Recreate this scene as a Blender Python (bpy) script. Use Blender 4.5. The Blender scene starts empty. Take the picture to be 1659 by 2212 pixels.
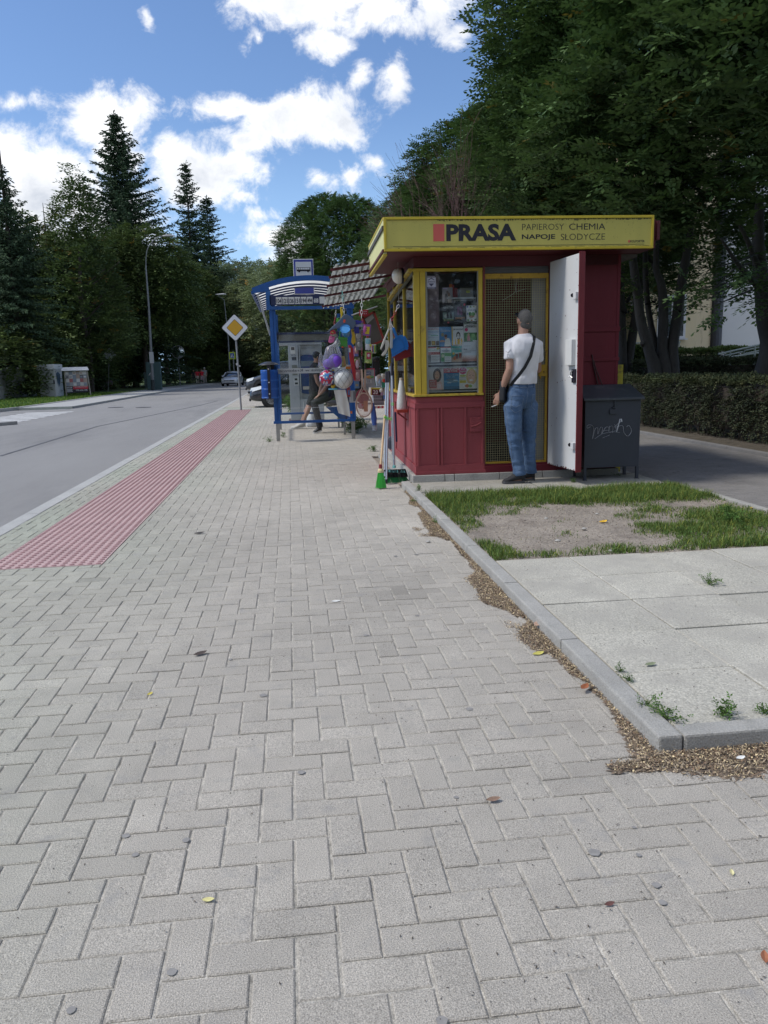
import bpy, bmesh, math, random
import numpy as np
from mathutils import Vector, Matrix, Euler
S = bpy.context.scene
R = math.radians
random.seed(7); rng = np.random.default_rng(11)

# ------------------------------------------------------------------ camera
CAMH, YAW, PITCH, ROLL, FPX = 1.33, R(6.5), math.atan(311/1700), .025, 1700.0
fw = Vector((math.sin(YAW)*math.cos(PITCH), math.cos(YAW)*math.cos(PITCH), -math.sin(PITCH)))
rt = Vector((math.cos(YAW), -math.sin(YAW), 0)); up = rt.cross(fw)
CR = rt*math.cos(ROLL) - up*math.sin(ROLL); CU = up*math.cos(ROLL) + rt*math.sin(ROLL)
cd = bpy.data.cameras.new('camera'); cam = bpy.data.objects.new('camera', cd)
S.collection.objects.link(cam)
M4 = Matrix((CR, CU, -fw)).transposed().to_4x4(); M4.translation = (0, 0, CAMH); cam.matrix_world = M4
cd.sensor_fit = 'HORIZONTAL'; cd.sensor_width = 36; cd.lens = 36*FPX/1659
cd.clip_start = .05; cd.clip_end = 3000
S.camera = cam

# measured directions of the photograph -> points of the place
def ray(px, py): return fw + CR*((px-829.5)/FPX) - CU*((py-1106)/FPX)
def G(px, py, z=0):
    d = ray(px, py); t = (z-CAMH)/d.z; return Vector((0, 0, CAMH)) + d*t
def W(px, py, Y):
    d = ray(px, py); t = Y/d.y; return Vector((0, 0, CAMH)) + d*t

# ------------------------------------------------------------------ sky, sun, exposure
SUN_EL, SUN_AZ = R(52), R(-92)          # azimuth clockwise from +Y
w = bpy.data.worlds.new('World'); S.world = w; w.use_nodes = True
nt = w.node_tree; N = nt.nodes; L = nt.links; N.clear()
def wn(t, **k):
    n = N.new(t)
    for a, b in k.items(): setattr(n, a, b)
    return n
def wm(op, a, b=None, c=None, clamp=False):
    n = wn('ShaderNodeMath', operation=op, use_clamp=clamp)
    for i, v in enumerate((a, b, c)):
        if v is None: continue
        if isinstance(v, (int, float)): n.inputs[i].default_value = v
        else: L.new(v, n.inputs[i])
    return n.outputs[0]
sky = wn('ShaderNodeTexSky', sky_type='NISHITA'); sky.sun_disc = False
sky.sun_elevation = SUN_EL; sky.sun_rotation = SUN_AZ; sky.air_density = 1.0; sky.dust_density = .6; sky.ozone_density = 2.0
tc = wn('ShaderNodeTexCoord'); sx = wn('ShaderNodeSeparateXYZ'); L.new(tc.outputs['Generated'], sx.inputs[0])
X, Y, Z = sx.outputs
ya = wm('MAXIMUM', wm('ABSOLUTE', Y), .08)
U, V = wm('DIVIDE', X, ya), wm('DIVIDE', Z, ya)
uv = wn('ShaderNodeCombineXYZ'); L.new(U, uv.inputs[0]); L.new(V, uv.inputs[1])
def wnoise(vec, scale, detail, rough, dist=0.0, off=(0, 0, 0)):
    mp = wn('ShaderNodeMapping'); L.new(vec, mp.inputs[0]); mp.inputs['Location'].default_value = off
    n = wn('ShaderNodeTexNoise'); L.new(mp.outputs[0], n.inputs['Vector'])
    n.inputs['Scale'].default_value = scale; n.inputs['Detail'].default_value = detail
    n.inputs['Roughness'].default_value = rough; n.inputs['Distortion'].default_value = dist
    return n.outputs['Fac']
# cloud bodies: centre (in the photograph's own 1659 px measure), half width, half height, weight
CL = [(110, 390, 150, 100, 1.0), (10, 340, 90, 70, .9), (250, 330, 70, 60, .9), (40, 560, 150, 110, 1.0), (200, 500, 150, 150, 1.0), (230, 270, 100, 85, 1.0), (300, 240, 60, 50, .7), (60, 430, 90, 80, .9),
      (440, 380, 130, 75, 1.05), (520, 370, 60, 50, .8), (380, 330, 60, 40, .7), (620, 265, 130, 60, 1.0), (700, 250, 110, 62, 1.0), (500, 240, 130, 36, .75), (560, 300, 110, 38, .7), (760, 280, 50, 34, .8),
      (720, 10, 190, 75, 1.1), (700, 100, 60, 36, .75), (600, 10, 130, 45, .8), (950, 10, 80, 70, .8), (1000, 70, 50, 40, .5),
      (553, 83, 26, 26, .55), (850, 175, 40, 55, .62), (775, 170, 26, 50, .5), (690, 385, 42, 34, .58), (748, 380, 36, 30, .5), (820, 350, 44, 30, .55), (848, 375, 50, 26, .5),
      (522, 425, 42, 22, .6), (553, 462, 34, 22, .6), (600, 510, 95, 34, .8), (640, 540, 90, 40, .85), (560, 490, 50, 22, .6), (335, 220, 30, 18, .5), (30, 225, 140, 26, .45), (318, 45, 16, 20, .5), (590, 505, 60, 20, .6), (715, 440, 22, 18, .4)]
def uvof(px, py):
    d = ray(px, py); return d.x/d.y, d.z/d.y
warp1 = wnoise(uv.outputs[0], 9, 5, .6, 0, (3, 7, 1)); warp2 = wnoise(uv.outputs[0], 9, 5, .6, 0, (11, 2, 5))
wu = wm('ADD', U, wm('MULTIPLY', wm('SUBTRACT', warp1, .5), .07)); wv = wm('ADD', V, wm('MULTIPLY', wm('SUBTRACT', warp2, .5), .05))
wuv = wn('ShaderNodeCombineXYZ'); L.new(wu, wuv.inputs[0]); L.new(wv, wuv.inputs[1])
acc = None
for (px, py, rx, ry, wt) in CL:
    u, v = uvof(px, py)
    s = wn('ShaderNodeVectorMath', operation='SUBTRACT'); L.new(wuv.outputs[0], s.inputs[0]); s.inputs[1].default_value = (u, v, 0)
    m = wn('ShaderNodeVectorMath', operation='MULTIPLY'); L.new(s.outputs[0], m.inputs[0]); m.inputs[1].default_value = (FPX/rx, FPX/ry, 0)
    l = wn('ShaderNodeVectorMath', operation='LENGTH'); L.new(m.outputs[0], l.inputs[0])
    f = wm('MULTIPLY', wm('SUBTRACT', 1.16, l.outputs['Value']), wt)
    acc = f if acc is None else wm('MAXIMUM', acc, f)
acc = wm('MINIMUM', acc, .75)
# unseen broken cloud cover, added behind the viewer and overhead for neutral fill light
mr = wn('ShaderNodeMapRange'); L.new(Y, mr.inputs[0]); mr.inputs[1].default_value = .35; mr.inputs[2].default_value = -.1; mr.inputs[3].default_value = -1; mr.inputs[4].default_value = .35
mr2 = wn('ShaderNodeMapRange'); L.new(Z, mr2.inputs[0]); mr2.inputs[1].default_value = .55; mr2.inputs[2].default_value = .85; mr2.inputs[3].default_value = -1; mr2.inputs[4].default_value = .3
acc = wm('MAXIMUM', acc, wm('MAXIMUM', mr.outputs[0], mr2.outputs[0]))
fb = wnoise(uv.outputs[0], 16, 9, .68, .3); fb2 = wnoise(uv.outputs[0], 5, 3, .5, 0, (5, 5, 5))
dens = wm('ADD', acc, wm('ADD', wm('MULTIPLY', wm('SUBTRACT', fb, .5), 2.1), wm('MULTIPLY', wm('SUBTRACT', fb2, .5), .5)))
cov = wn('ShaderNodeMapRange', interpolation_type='SMOOTHSTEP'); L.new(dens, cov.inputs[0]); cov.inputs[1].default_value = .12; cov.inputs[2].default_value = .72
# bright rims and slightly grey bodies
sh1 = wnoise(wuv.outputs[0], 8, 6, .55, 0, (1, 2, 3)); 
thick = wn('ShaderNodeMapRange', interpolation_type='SMOOTHSTEP'); L.new(wm('ADD', dens, wm('MULTIPLY', wm('SUBTRACT', sh1, .5), 3.0)), thick.inputs[0]); thick.inputs[1].default_value = .45; thick.inputs[2].default_value = 1.9
cc = wn('ShaderNodeMix', data_type='RGBA'); L.new(thick.outputs[0], cc.inputs[0])
cc.inputs[6].default_value = (8.3, 8.4, 8.6, 1); cc.inputs[7].default_value = (4.6, 5.0, 5.7, 1)
tint = wn('ShaderNodeMix', data_type='RGBA', blend_type='MULTIPLY'); tint.inputs[0].default_value = 1; L.new(sky.outputs[0], tint.inputs[6]); tint.inputs[7].default_value = (.86, .98, 1.16, 1)
hz = wn('ShaderNodeMapRange', interpolation_type='SMOOTHSTEP'); L.new(Z, hz.inputs[0]); hz.inputs[1].default_value = .30; hz.inputs[2].default_value = -.02
hmix = wn('ShaderNodeMix', data_type='RGBA'); L.new(wm('MULTIPLY', hz.outputs[0], .92), hmix.inputs[0]); L.new(tint.outputs[2], hmix.inputs[6]); hmix.inputs[7].default_value = (3.6, 5.7, 8.6, 1)
mx = wn('ShaderNodeMix', data_type='RGBA'); L.new(cov.outputs[0], mx.inputs[0]); L.new(hmix.outputs[2], mx.inputs[6]); L.new(cc.outputs[2], mx.inputs[7])
bg = wn('ShaderNodeBackground'); bg.inputs[1].default_value = .094; L.new(mx.outputs[2], bg.inputs[0])
wo = wn('ShaderNodeOutputWorld'); L.new(bg.outputs[0], wo.inputs[0])

sl = bpy.data.lights.new('sun', 'SUN'); sl.energy = 1.9; sl.angle = R(11); sl.color = (1, .95, .87)
so = bpy.data.objects.new('sun', sl); S.collection.objects.link(so)
sd = Vector((math.sin(SUN_AZ)*math.cos(SUN_EL), math.cos(SUN_AZ)*math.cos(SUN_EL), math.sin(SUN_EL)))
so.rotation_euler = (-sd).to_track_quat('-Z', 'Y').to_euler(); so.location = (0, 0, 30)
S.view_settings.view_transform = 'Standard'; S.view_settings.look = 'None'
S.view_settings.exposure = .54; S.view_settings.gamma = 1
S.render.engine = 'CYCLES'
S.cycles.caustics_reflective = False; S.cycles.caustics_refractive = False; S.cycles.max_bounces = 6; S.cycles.transparent_max_bounces = 12
# ------------------------------------------------------------------ materials
MC = {}
def mat(name, col, rough=.7, metal=0, var=.12, vs=6, fine=0, fs=120, bump=0, bs=40, dirt=None, dirt_s=3, dirt_lo=.55, dirt_hi=.75, spec=.5, coat=0, trans=0, alpha=1, attr=False, transl=0, emit=0, coord='Object', vscale=(1, 1, 1)):
    if name in MC: return MC[name]
    m = bpy.data.materials.new(name); m.use_nodes = True; MC[name] = m
    t = m.node_tree; n = t.nodes; l = t.links
    b = n['Principled BSDF']; b.inputs['Roughness'].default_value = rough; b.inputs['Metallic'].default_value = metal
    b.inputs['Specular IOR Level'].default_value = spec
    if coat: b.inputs['Coat Weight'].default_value = coat; b.inputs['Coat Roughness'].default_value = .08
    if trans: b.inputs['Transmission Weight'].default_value = trans
    if alpha < 1: b.inputs['Alpha'].default_value = alpha
    co = n.new('ShaderNodeTexCoord'); mp = n.new('ShaderNodeMapping'); l.new(co.outputs[coord], mp.inputs[0]); mp.inputs['Scale'].default_value = vscale
    def noise(s, d=4, r=.6):
        x = n.new('ShaderNodeTexNoise'); x.inputs['Scale'].default_value = s; x.inputs['Detail'].default_value = d; x.inputs['Roughness'].default_value = r
        l.new(mp.outputs[0], x.inputs['Vector']); return x.outputs['Fac']
    def mul(csock, fac, amt):
        mr = n.new('ShaderNodeMapRange'); l.new(fac, mr.inputs[0]); mr.inputs[1].default_value = .25; mr.inputs[2].default_value = .75
        mr.inputs[3].default_value = 1-amt; mr.inputs[4].default_value = 1+amt
        v = n.new('ShaderNodeVectorMath'); v.operation = 'SCALE'; l.new(csock, v.inputs[0]); l.new(mr.outputs[0], v.inputs['Scale']); return v.outputs[0]
    if attr:
        a = n.new('ShaderNodeAttribute'); a.attribute_name = 'tone'
        base = n.new('ShaderNodeRGB'); base.outputs[0].default_value = (*col, 1)
        v = n.new('ShaderNodeVectorMath'); v.operation = 'MULTIPLY'; l.new(base.outputs[0], v.inputs[0]); l.new(a.outputs['Color'], v.inputs[1]); c = v.outputs[0]
    else:
        base = n.new('ShaderNodeRGB'); base.outputs[0].default_value = (*col, 1); c = base.outputs[0]
    if var: c = mul(c, noise(vs), var)
    if fine: c = mul(c, noise(fs, 2), fine)
    if dirt is not None:
        rp = n.new('ShaderNodeMapRange'); l.new(noise(dirt_s, 8, .7), rp.inputs[0]); rp.inputs[1].default_value = dirt_lo; rp.inputs[2].default_value = dirt_hi
        mx = n.new('ShaderNodeMix'); mx.data_type = 'RGBA'; l.new(rp.outputs[0], mx.inputs[0]); l.new(c, mx.inputs[6]); mx.inputs[7].default_value = (*dirt, 1); c = mx.outputs[2]
    l.new(c, b.inputs['Base Color'])
    if bump:
        bp = n.new('ShaderNodeBump'); bp.inputs['Strength'].default_value = bump; bp.inputs['Distance'].default_value = .02; l.new(noise(bs, 6), bp.inputs['Height']); l.new(bp.outputs[0], b.inputs['Normal'])
    if emit: b.inputs['Emission Strength'].default_value = emit; l.new(c, b.inputs['Emission Color'])
    if transl:
        tr = n.new('ShaderNodeBsdfTranslucent'); l.new(c, tr.inputs[0]); ms = n.new('ShaderNodeMixShader'); ms.inputs[0].default_value = transl
        l.new(b.outputs[0], ms.inputs[1]); l.new(tr.outputs[0], ms.inputs[2]); l.new(ms.outputs[0], n['Material Output'].inputs[0])
    return m
def glass(name, tintc=(.8, .85, .85), opac=.12, rough=.03):
    """a pane: mostly clear, reflecting by Fresnel, slightly dusty"""
    if name in MC: return MC[name]
    m = bpy.data.materials.new(name); m.use_nodes = True; MC[name] = m
    t = m.node_tree; n = t.nodes; l = t.links; n.clear()
    o = n.new('ShaderNodeOutputMaterial'); tr = n.new('ShaderNodeBsdfTransparent'); tr.inputs[0].default_value = (.93, .95, .95, 1)
    g = n.new('ShaderNodeBsdfGlossy'); g.inputs['Roughness'].default_value = rough
    d = n.new('ShaderNodeBsdfDiffuse'); d.inputs[0].default_value = (*tintc, 1)
    f = n.new('ShaderNodeFresnel'); f.inputs[0].default_value = 1.5
    mm = n.new('ShaderNodeMath'); mm.operation = 'MULTIPLY'; mm.inputs[1].default_value = .7; mm.use_clamp = True; l.new(f.outputs[0], mm.inputs[0])
    a = n.new('ShaderNodeMixShader'); a.inputs[0].default_value = opac; l.new(tr.outputs[0], a.inputs[1]); l.new(d.outputs[0], a.inputs[2])
    b = n.new('ShaderNodeMixShader'); l.new(mm.outputs[0], b.inputs[0]); l.new(a.outputs[0], b.inputs[1]); l.new(g.outputs[0], b.inputs[2]); l.new(b.outputs[0], o.inputs[0])
    return m
def plain(rgb, rough=.6, **k):
    k.setdefault('var', .06)
    return mat('paint_%02x%02x%02x_%d' % (*[int(c*255) for c in rgb], int(rough*100)), rgb, rough, **k)
def s2l(h):      # 'rrggbb' seen tone -> linear
    return tuple((int(h[i:i+2], 16)/255)**2.2 for i in (0, 2, 4))

# ------------------------------------------------------------------ mesh builder
class MB:
    def __init__(s): s.v = []; s.f = []; s.m = []; s.k = 0
    def mi(s, k): s.k = k; return s
    def add(s, vs, fs):
        o = len(s.v); s.v += [tuple(x) for x in vs]; s.f += [tuple(o+i for i in f) for f in fs]; s.m += [s.k]*len(fs); return s
    def box(s, x0, x1, y0, y1, z0, z1, T=None):
        vs = [Vector(p) for p in ((x0,y0,z0),(x1,y0,z0),(x1,y1,z0),(x0,y1,z0),(x0,y0,z1),(x1,y0,z1),(x1,y1,z1),(x0,y1,z1))]
        if T is not None: vs = [T @ p for p in vs]
        return s.add(vs, [(0,3,2,1),(4,5,6,7),(0,1,5,4),(1,2,6,5),(2,3,7,6),(3,0,4,7)])
    def cbox(s, c, d, rot=(0,0,0)):
        T = Matrix.Translation(c) @ Euler(rot).to_matrix().to_4x4()
        return s.box(-d[0]/2, d[0]/2, -d[1]/2, d[1]/2, -d[2]/2, d[2]/2, T)
    def bar(s, a, b, wd, th, upv=(0,0,1)):
        a, b = Vector(a), Vector(b); d = b-a; ln = d.length; x = d/ln; u = Vector(upv)
        if abs(x.dot(u)) > .98: u = Vector((0,1,0))
        y = u.cross(x).normalized(); z = x.cross(y)
        T = Matrix((x, y, z)).transposed().to_4x4(); T.translation = a
        return s.box(0, ln, -wd/2, wd/2, -th/2, th/2, T)
    def tube(s, pts, r, n=10, caps=True, ry=None):
        pts = [Vector(p) for p in pts]; rs = r if isinstance(r, (list, tuple)) else [r]*len(pts)
        rys = rs if ry is None else (ry if isinstance(ry, (list, tuple)) else [ry]*len(pts))
        o = len(s.v); prev = None
        for i, p in enumerate(pts):
            d = (pts[min(i+1, len(pts)-1)]-pts[max(i-1, 0)]).normalized()
            if prev is None:
                u = Vector((0,0,1)) if abs(d.z) < .9 else Vector((0,1,0)); a = d.cross(u).normalized()
            else:
                a = (prev - d*prev.dot(d)).normalized()
            prev = a; b = d.cross(a)
            for k in range(n):
                t = 2*math.pi*k/n; s.v.append(tuple(p + a*rs[i]*math.cos(t) + b*rys[i]*math.sin(t)))
        for i in range(len(pts)-1):
            for k in range(n):
                k2 = (k+1) % n; s.f.append((o+i*n+k, o+i*n+k2, o+(i+1)*n+k2, o+(i+1)*n+k)); s.m.append(s.k)
        if caps:
            s.f.append(tuple(o+k for k in range(n))[::-1]); s.m.append(s.k)
            e = o+(len(pts)-1)*n; s.f.append(tuple(e+k for k in range(n))); s.m.append(s.k)
        return s
    def cyl(s, a, b, r, r2=None, n=16): return s.tube([a, b], [r, r if r2 is None else r2], n)
    def loft(s, rings, caps=True, closed=True):
        n = len(rings[0]); o = len(s.v)
        for rg in rings: s.v += [tuple(p) for p in rg]
        for i in range(len(rings)-1):
            for k in range(n if closed else n-1):
                k2 = (k+1) % n; s.f.append((o+i*n+k, o+i*n+k2, o+(i+1)*n+k2, o+(i+1)*n+k)); s.m.append(s.k)
        if caps:
            s.f.append(tuple(o+k for k in range(n))[::-1]); s.m.append(s.k)
            e = o+(len(rings)-1)*n; s.f.append(tuple(e+k for k in range(n))); s.m.append(s.k)
        return s
    def lathe(s, prof, c=(0,0,0), n=20, T=None):
        rings = []
        for r, z in prof:
            rg = []
            for k in range(n):
                t = 2*math.pi*k/n; p = Vector((c[0]+max(r, 1e-4)*math.cos(t), c[1]+max(r, 1e-4)*math.sin(t), c[2]+z)); rg.append(T @ p if T else p)
            rings.append(rg)
        return s.loft(rings)
    def ball(s, c, r, n=20, sc=(1,1,1)):
        rings = []
        for i in range(n//2+1):
            ph = -math.pi/2 + math.pi*i/(n//2); rr = max(math.cos(ph), .004)
            rings.append([(c[0]+r*sc[0]*rr*math.cos(2*math.pi*k/n), c[1]+r*sc[1]*rr*math.sin(2*math.pi*k/n), c[2]+r*sc[2]*math.sin(ph)) for k in range(n)])
        return s.loft(rings)
    def prism(s, pts, y0, y1):          # outline in x,z extruded along y
        n = len(pts); a = [(p[0], y0, p[1]) for p in pts]; b = [(p[0], y1, p[1]) for p in pts]
        return s.add(a+b, [tuple(range(n)), tuple(range(2*n-1, n-1, -1))] + [(i, i+n, (i+1) % n+n, (i+1) % n) for i in range(n)])
    def quad(s, *p): return s.add(p, [tuple(range(len(p)))])
    def xf(s, T):
        s.v = [tuple(T @ Vector(p)) for p in s.v]; return s
    def build(s, name, mats, parent=None, smooth=False, bevel=0, loc=None, rot=None, seg=2):
        me = bpy.data.meshes.new(name); me.from_pydata(s.v, [], s.f)
        for m in (mats if isinstance(mats, (list, tuple)) else [mats]): me.materials.append(m)
        if any(s.m): me.polygons.foreach_set('material_index', s.m)
        bm = bmesh.new(); bm.from_mesh(me)
        if bevel:
            bmesh.ops.remove_doubles(bm, verts=bm.verts, dist=1e-5)
        bmesh.ops.recalc_face_normals(bm, faces=bm.faces)
        if bevel:
            es = [e for e in bm.edges if len(e.link_faces) == 2 and e.calc_face_angle(0) > .5]
            bmesh.ops.bevel(bm, geom=es, offset=bevel, segments=seg, profile=.6, affect='EDGES', clamp_overlap=True)
        bm.to_mesh(me); bm.free()
        me.polygons.foreach_set('use_smooth', [False]*len(me.polygons))
        if smooth: 
            me.polygons.foreach_set('use_smooth', [True]*len(me.polygons))
            try: me.set_sharp_from_angle(angle=R(50))
            except Exception: pass
        return link(name, me, parent, loc, rot)
def link(name, me, parent=None, loc=None, rot=None):
    o = bpy.data.objects.new(name, me); S.collection.objects.link(o); o.parent = parent
    if loc is not None: o.location = loc
    if rot is not None: o.rotation_euler = rot
    return o
def tag(o, label=None, cat=None, group=None, kind=None):
    if label: o['label'] = label
    if cat: o['category'] = cat
    if group: o['group'] = group
    if kind: o['kind'] = kind
    return o
def thing(name, label, cat, loc=(0,0,0), rot=(0,0,0), group=None):
    o = bpy.data.objects.new(name, None); S.collection.objects.link(o); o.location = loc
    o.rotation_euler = rot if isinstance(rot, (tuple, list, Euler)) else (0, 0, rot); o.empty_display_size = .1
    return tag(o, label, cat, group)
def dup(o, loc=None, rot=None, label=None, parent=None, scale=None):
    kids = [c for c in bpy.data.objects if c.parent == o]
    c = o.copy(); S.collection.objects.link(c)
    if parent: c.parent = parent
    if loc is not None: c.location = loc
    if rot is not None: c.rotation_euler = rot
    if scale is not None: c.scale = (scale,)*3 if isinstance(scale, (int, float)) else scale
    if label: c['label'] = label
    for k in kids: dup(k, parent=c)
    return c
def npmesh(name, V_, F_, mats, tone=None, parent=None, smooth=False, mi=None):
    """fast mesh from numpy arrays, F_ is (n,3) or (n,4)"""
    me = bpy.data.meshes.new(name); nv, nf, k = len(V_), len(F_), F_.shape[1]
    me.vertices.add(nv); me.vertices.foreach_set('co', np.asarray(V_, np.float32).ravel())
    me.loops.add(nf*k); me.loops.foreach_set('vertex_index', np.asarray(F_, np.int32).ravel())
    me.polygons.add(nf); me.polygons.foreach_set('loop_start', np.arange(0, nf*k, k, dtype=np.int32))
    for m in (mats if isinstance(mats, (list, tuple)) else [mats]): me.materials.append(m)
    if mi is not None: me.polygons.foreach_set('material_index', np.asarray(mi, np.int32))
    me.update(calc_edges=True)
    if tone is not None:       # per face colour multiplier
        a = me.color_attributes.new('tone', 'FLOAT_COLOR', 'CORNER')
        c = np.ones((nf, k, 4), np.float32); c[:, :, :3] = np.asarray(tone)[:, None, :]; a.data.foreach_set('color', c.ravel())
    me.polygons.foreach_set('use_smooth', [bool(smooth)]*nf)
    return link(name, me, parent)

# lettering: built-in font, converted to a thin mesh, fitted into a box (x, z, width, height) on a plane facing -y
def text_mesh(s, bold=0.0, ext=.02):
    cu = bpy.data.curves.new('t', 'FONT'); cu.body = s; cu.size = 1; cu.offset = bold; cu.extrude = ext; cu.resolution_u = 3
    o = bpy.data.objects.new('t', cu); S.collection.objects.link(o)
    dg = bpy.context.evaluated_depsgraph_get(); me = bpy.data.meshes.new_from_object(o.evaluated_get(dg))
    bpy.data.objects.remove(o); bpy.data.curves.remove(cu); return me
def text(s, m, box, parent=None, y=0, bold=0.0, name='lettering', T=None, depth=.0015, mirror=False):
    me = text_mesh(s, bold); n = len(me.vertices); co = np.zeros(n*3, np.float32); me.vertices.foreach_get('co', co); co = co.reshape(-1, 3)
    mn, mx = co.min(0), co.max(0); x, z, w_, h_ = box
    out = np.zeros_like(co); fx = (co[:, 0]-mn[0])/max(mx[0]-mn[0], 1e-6)
    if mirror: fx = 1-fx
    out[:, 0] = x + fx*w_
    out[:, 2] = z + (co[:, 1]-mn[1])/max(mx[1]-mn[1], 1e-6)*h_; out[:, 1] = y - (co[:, 2]-mn[2])/max(mx[2]-mn[2], 1e-6)*depth
    if T is not None: out = np.array([tuple(T @ Vector(p)) for p in out], np.float32)
    me.vertices.foreach_set('co', out.ravel()); me.materials.clear(); me.materials.append(m); me.name = name; me.update()
    return link(name, me, parent)

def remesh(mb_or_obj, vox, smooth_it=6, fac=.5):
    """fuse overlapping closed shapes into one continuous surface; returns mesh"""
    me = bpy.data.meshes.new('r'); me.from_pydata(mb_or_obj.v, [], mb_or_obj.f)
    bm = bmesh.new(); bm.from_mesh(me); bmesh.ops.recalc_face_normals(bm, faces=bm.faces); bm.to_mesh(me); bm.free()
    o = bpy.data.objects.new('r', me); S.collection.objects.link(o)
    md = o.modifiers.new('r', 'REMESH'); md.mode = 'VOXEL'; md.voxel_size = vox; md.use_smooth_shade = True
    if smooth_it:
        sm = o.modifiers.new('s', 'SMOOTH'); sm.iterations = smooth_it; sm.factor = fac
    dg = bpy.context.evaluated_depsgraph_get(); out = bpy.data.meshes.new_from_object(o.evaluated_get(dg))
    bpy.data.objects.remove(o); return out
def rebuild(name, mb, vox, m, parent=None, smooth_it=6, fac=.5, disp=None):
    me = remesh(mb, vox, smooth_it, fac); me.materials.clear(); me.materials.append(m); me.name = name
    if disp:
        n = len(me.vertices); co = np.zeros(n*3, np.float32); me.vertices.foreach_get('co', co); co = co.reshape(-1, 3)
        no = np.array([v.normal[:] for v in me.vertices]); co += no*disp(co)[:, None]; me.vertices.foreach_set('co', co.astype(np.float32).ravel())
    me.polygons.foreach_set('use_smooth', [True]*len(me.polygons)); me.update()
    return link(name, me, parent)
# ------------------------------------------------------------------ ground, road, pavements
KX0, KX1 = -2.66, -2.51          # street kerb
TX0, TX1, TY0 = -2.19, -1.39, 5.66   # tactile strip
def sheet(name, pts, z, m, kind='structure', parent=None, lab=None, skirt=0, sub=0):
    mb = MB(); n = len(pts); top = [(p[0], p[1], z) for p in pts]; mb.add(top, [tuple(range(n))])
    if skirt:
        o = len(mb.v); mb.add([(p[0], p[1], z) for p in pts]+[(p[0], p[1], z-skirt) for p in pts], [(i, (i+1) % n, (i+1) % n+n, i+n) for i in range(n)])
    me = bpy.data.meshes.new(name); me.from_pydata(mb.v, [], mb.f); me.materials.append(m); me.update()
    o = link(name, me, parent); return tag(o, kind=kind)
RC = lambda x0, x1, y0, y1: [(x0, y0), (x1, y0), (x1, y1), (x0, y1)]
grassg = mat('verge_grass', (.075, .115, .03), .9, vs=1.2, var=.35, fine=.35, fs=30, bump=.6, bs=25)
sheet('ground', RC(-900, 900, -300, 1800), -.14, grassg)
asph = mat('asphalt', (.275, .27, .262), .9, vs=.35, var=.10, fine=.22, fs=160, bump=.35, bs=180, spec=.25, dirt=(.19, .188, .187), dirt_s=.25, dirt_lo=.52, dirt_hi=.75, vscale=(1.6, .35, 1))
def bend(y): return 0 if y < 85 else (y-85)**2/200
ys = [-20]+list(range(0, 85, 5))+list(range(85, 200, 5))
def strip(name, xl, xr, z, m, y0=-20, y1=200, skirt=0, kind='structure'):
    yy = [y0]+[y for y in ys if y0 < y < y1]+[y1]; mb = MB()
    for a, b in zip(yy[:-1], yy[1:]):
        mb.quad((xl+bend(a), a, z), (xr+bend(a), a, z), (xr+bend(b), b, z), (xl+bend(b), b, z))
        if skirt:
            mb.quad((xl+bend(a), a, z), (xl+bend(b), b, z), (xl+bend(b), b, z-skirt), (xl+bend(a), a, z-skirt)); mb.quad((xr+bend(b), b, z), (xr+bend(a), a, z), (xr+bend(a), a, z-skirt), (xr+bend(b), b, z-skirt))
    return tag(mb.build(name, m), kind=kind)
strip('road', -9.6, KX0, -.10, asph)
sheet('road', RC(-60, -9.6, 12, 34.2), -.10, asph)
tag(MB().box(-60, -9.6, 34.2, 36, -.1, -.095).build('road', asph), kind='structure')
conc = mat('kerb_concrete', (.42, .42, .40), .85, vs=3, var=.12, fine=.15, fs=90, bump=.3, bs=60)
foot = mat('left_footway_concrete', (.40, .40, .385), .85, vs=1, var=.1, fine=.12, fs=60)
strip('footpath', -11.9, -9.75, -.005, foot, 36.6, 200, .12)
strip('kerb', -9.75, -9.6, .003, conc, 36.5, 200, .12)
strip('kerb', -12.05, -11.9, .03, conc, 36.5, 200, .15)
# verge on the far side of the side street, rising a little to the wall
mb = MB(); edge = [(-60, 36), (-13.2, 34.1), (-12.4, 34.3), (-12.05, 36.6), (-12.05, 85), (-9, 110), (5, 145), (60, 200), (-60, 200)]
mb.add([(p[0], p[1], .01) for p in edge], [tuple(range(len(edge)))]); n_ = len(edge)
mb.add([(p[0], p[1], .01) for p in edge]+[(p[0], p[1], -.12) for p in edge], [(i, (i+1) % n_, (i+1) % n_+n_, i+n_) for i in range(n_)])
tag(mb.build('grass_verge', grassg), kind='structure')
mb = MB()
kp = [(-16, 35.0), (-13.2, 34.05), (-12.5, 34.15), (-12.15, 35), (-11.95, 36.6)]
for a, b in zip(kp[:-1], kp[1:]): mb.bar((*a, -.03), (*b, -.03), .13, .14)
mb.box(-11.9, -9.6, 36.48, 36.62, -.13, .002)
tag(mb.build('kerb', conc), kind='structure')
# right-hand street kerb in one metre stones
mb = MB(); y = -1.0
while y < 70:
    mb.box(KX0, KX1, y+.004, y+.996, -.13, .004+random.uniform(-.002, .002)); y += 1
tag(mb.build('kerb', conc, bevel=.012), kind='structure')
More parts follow.
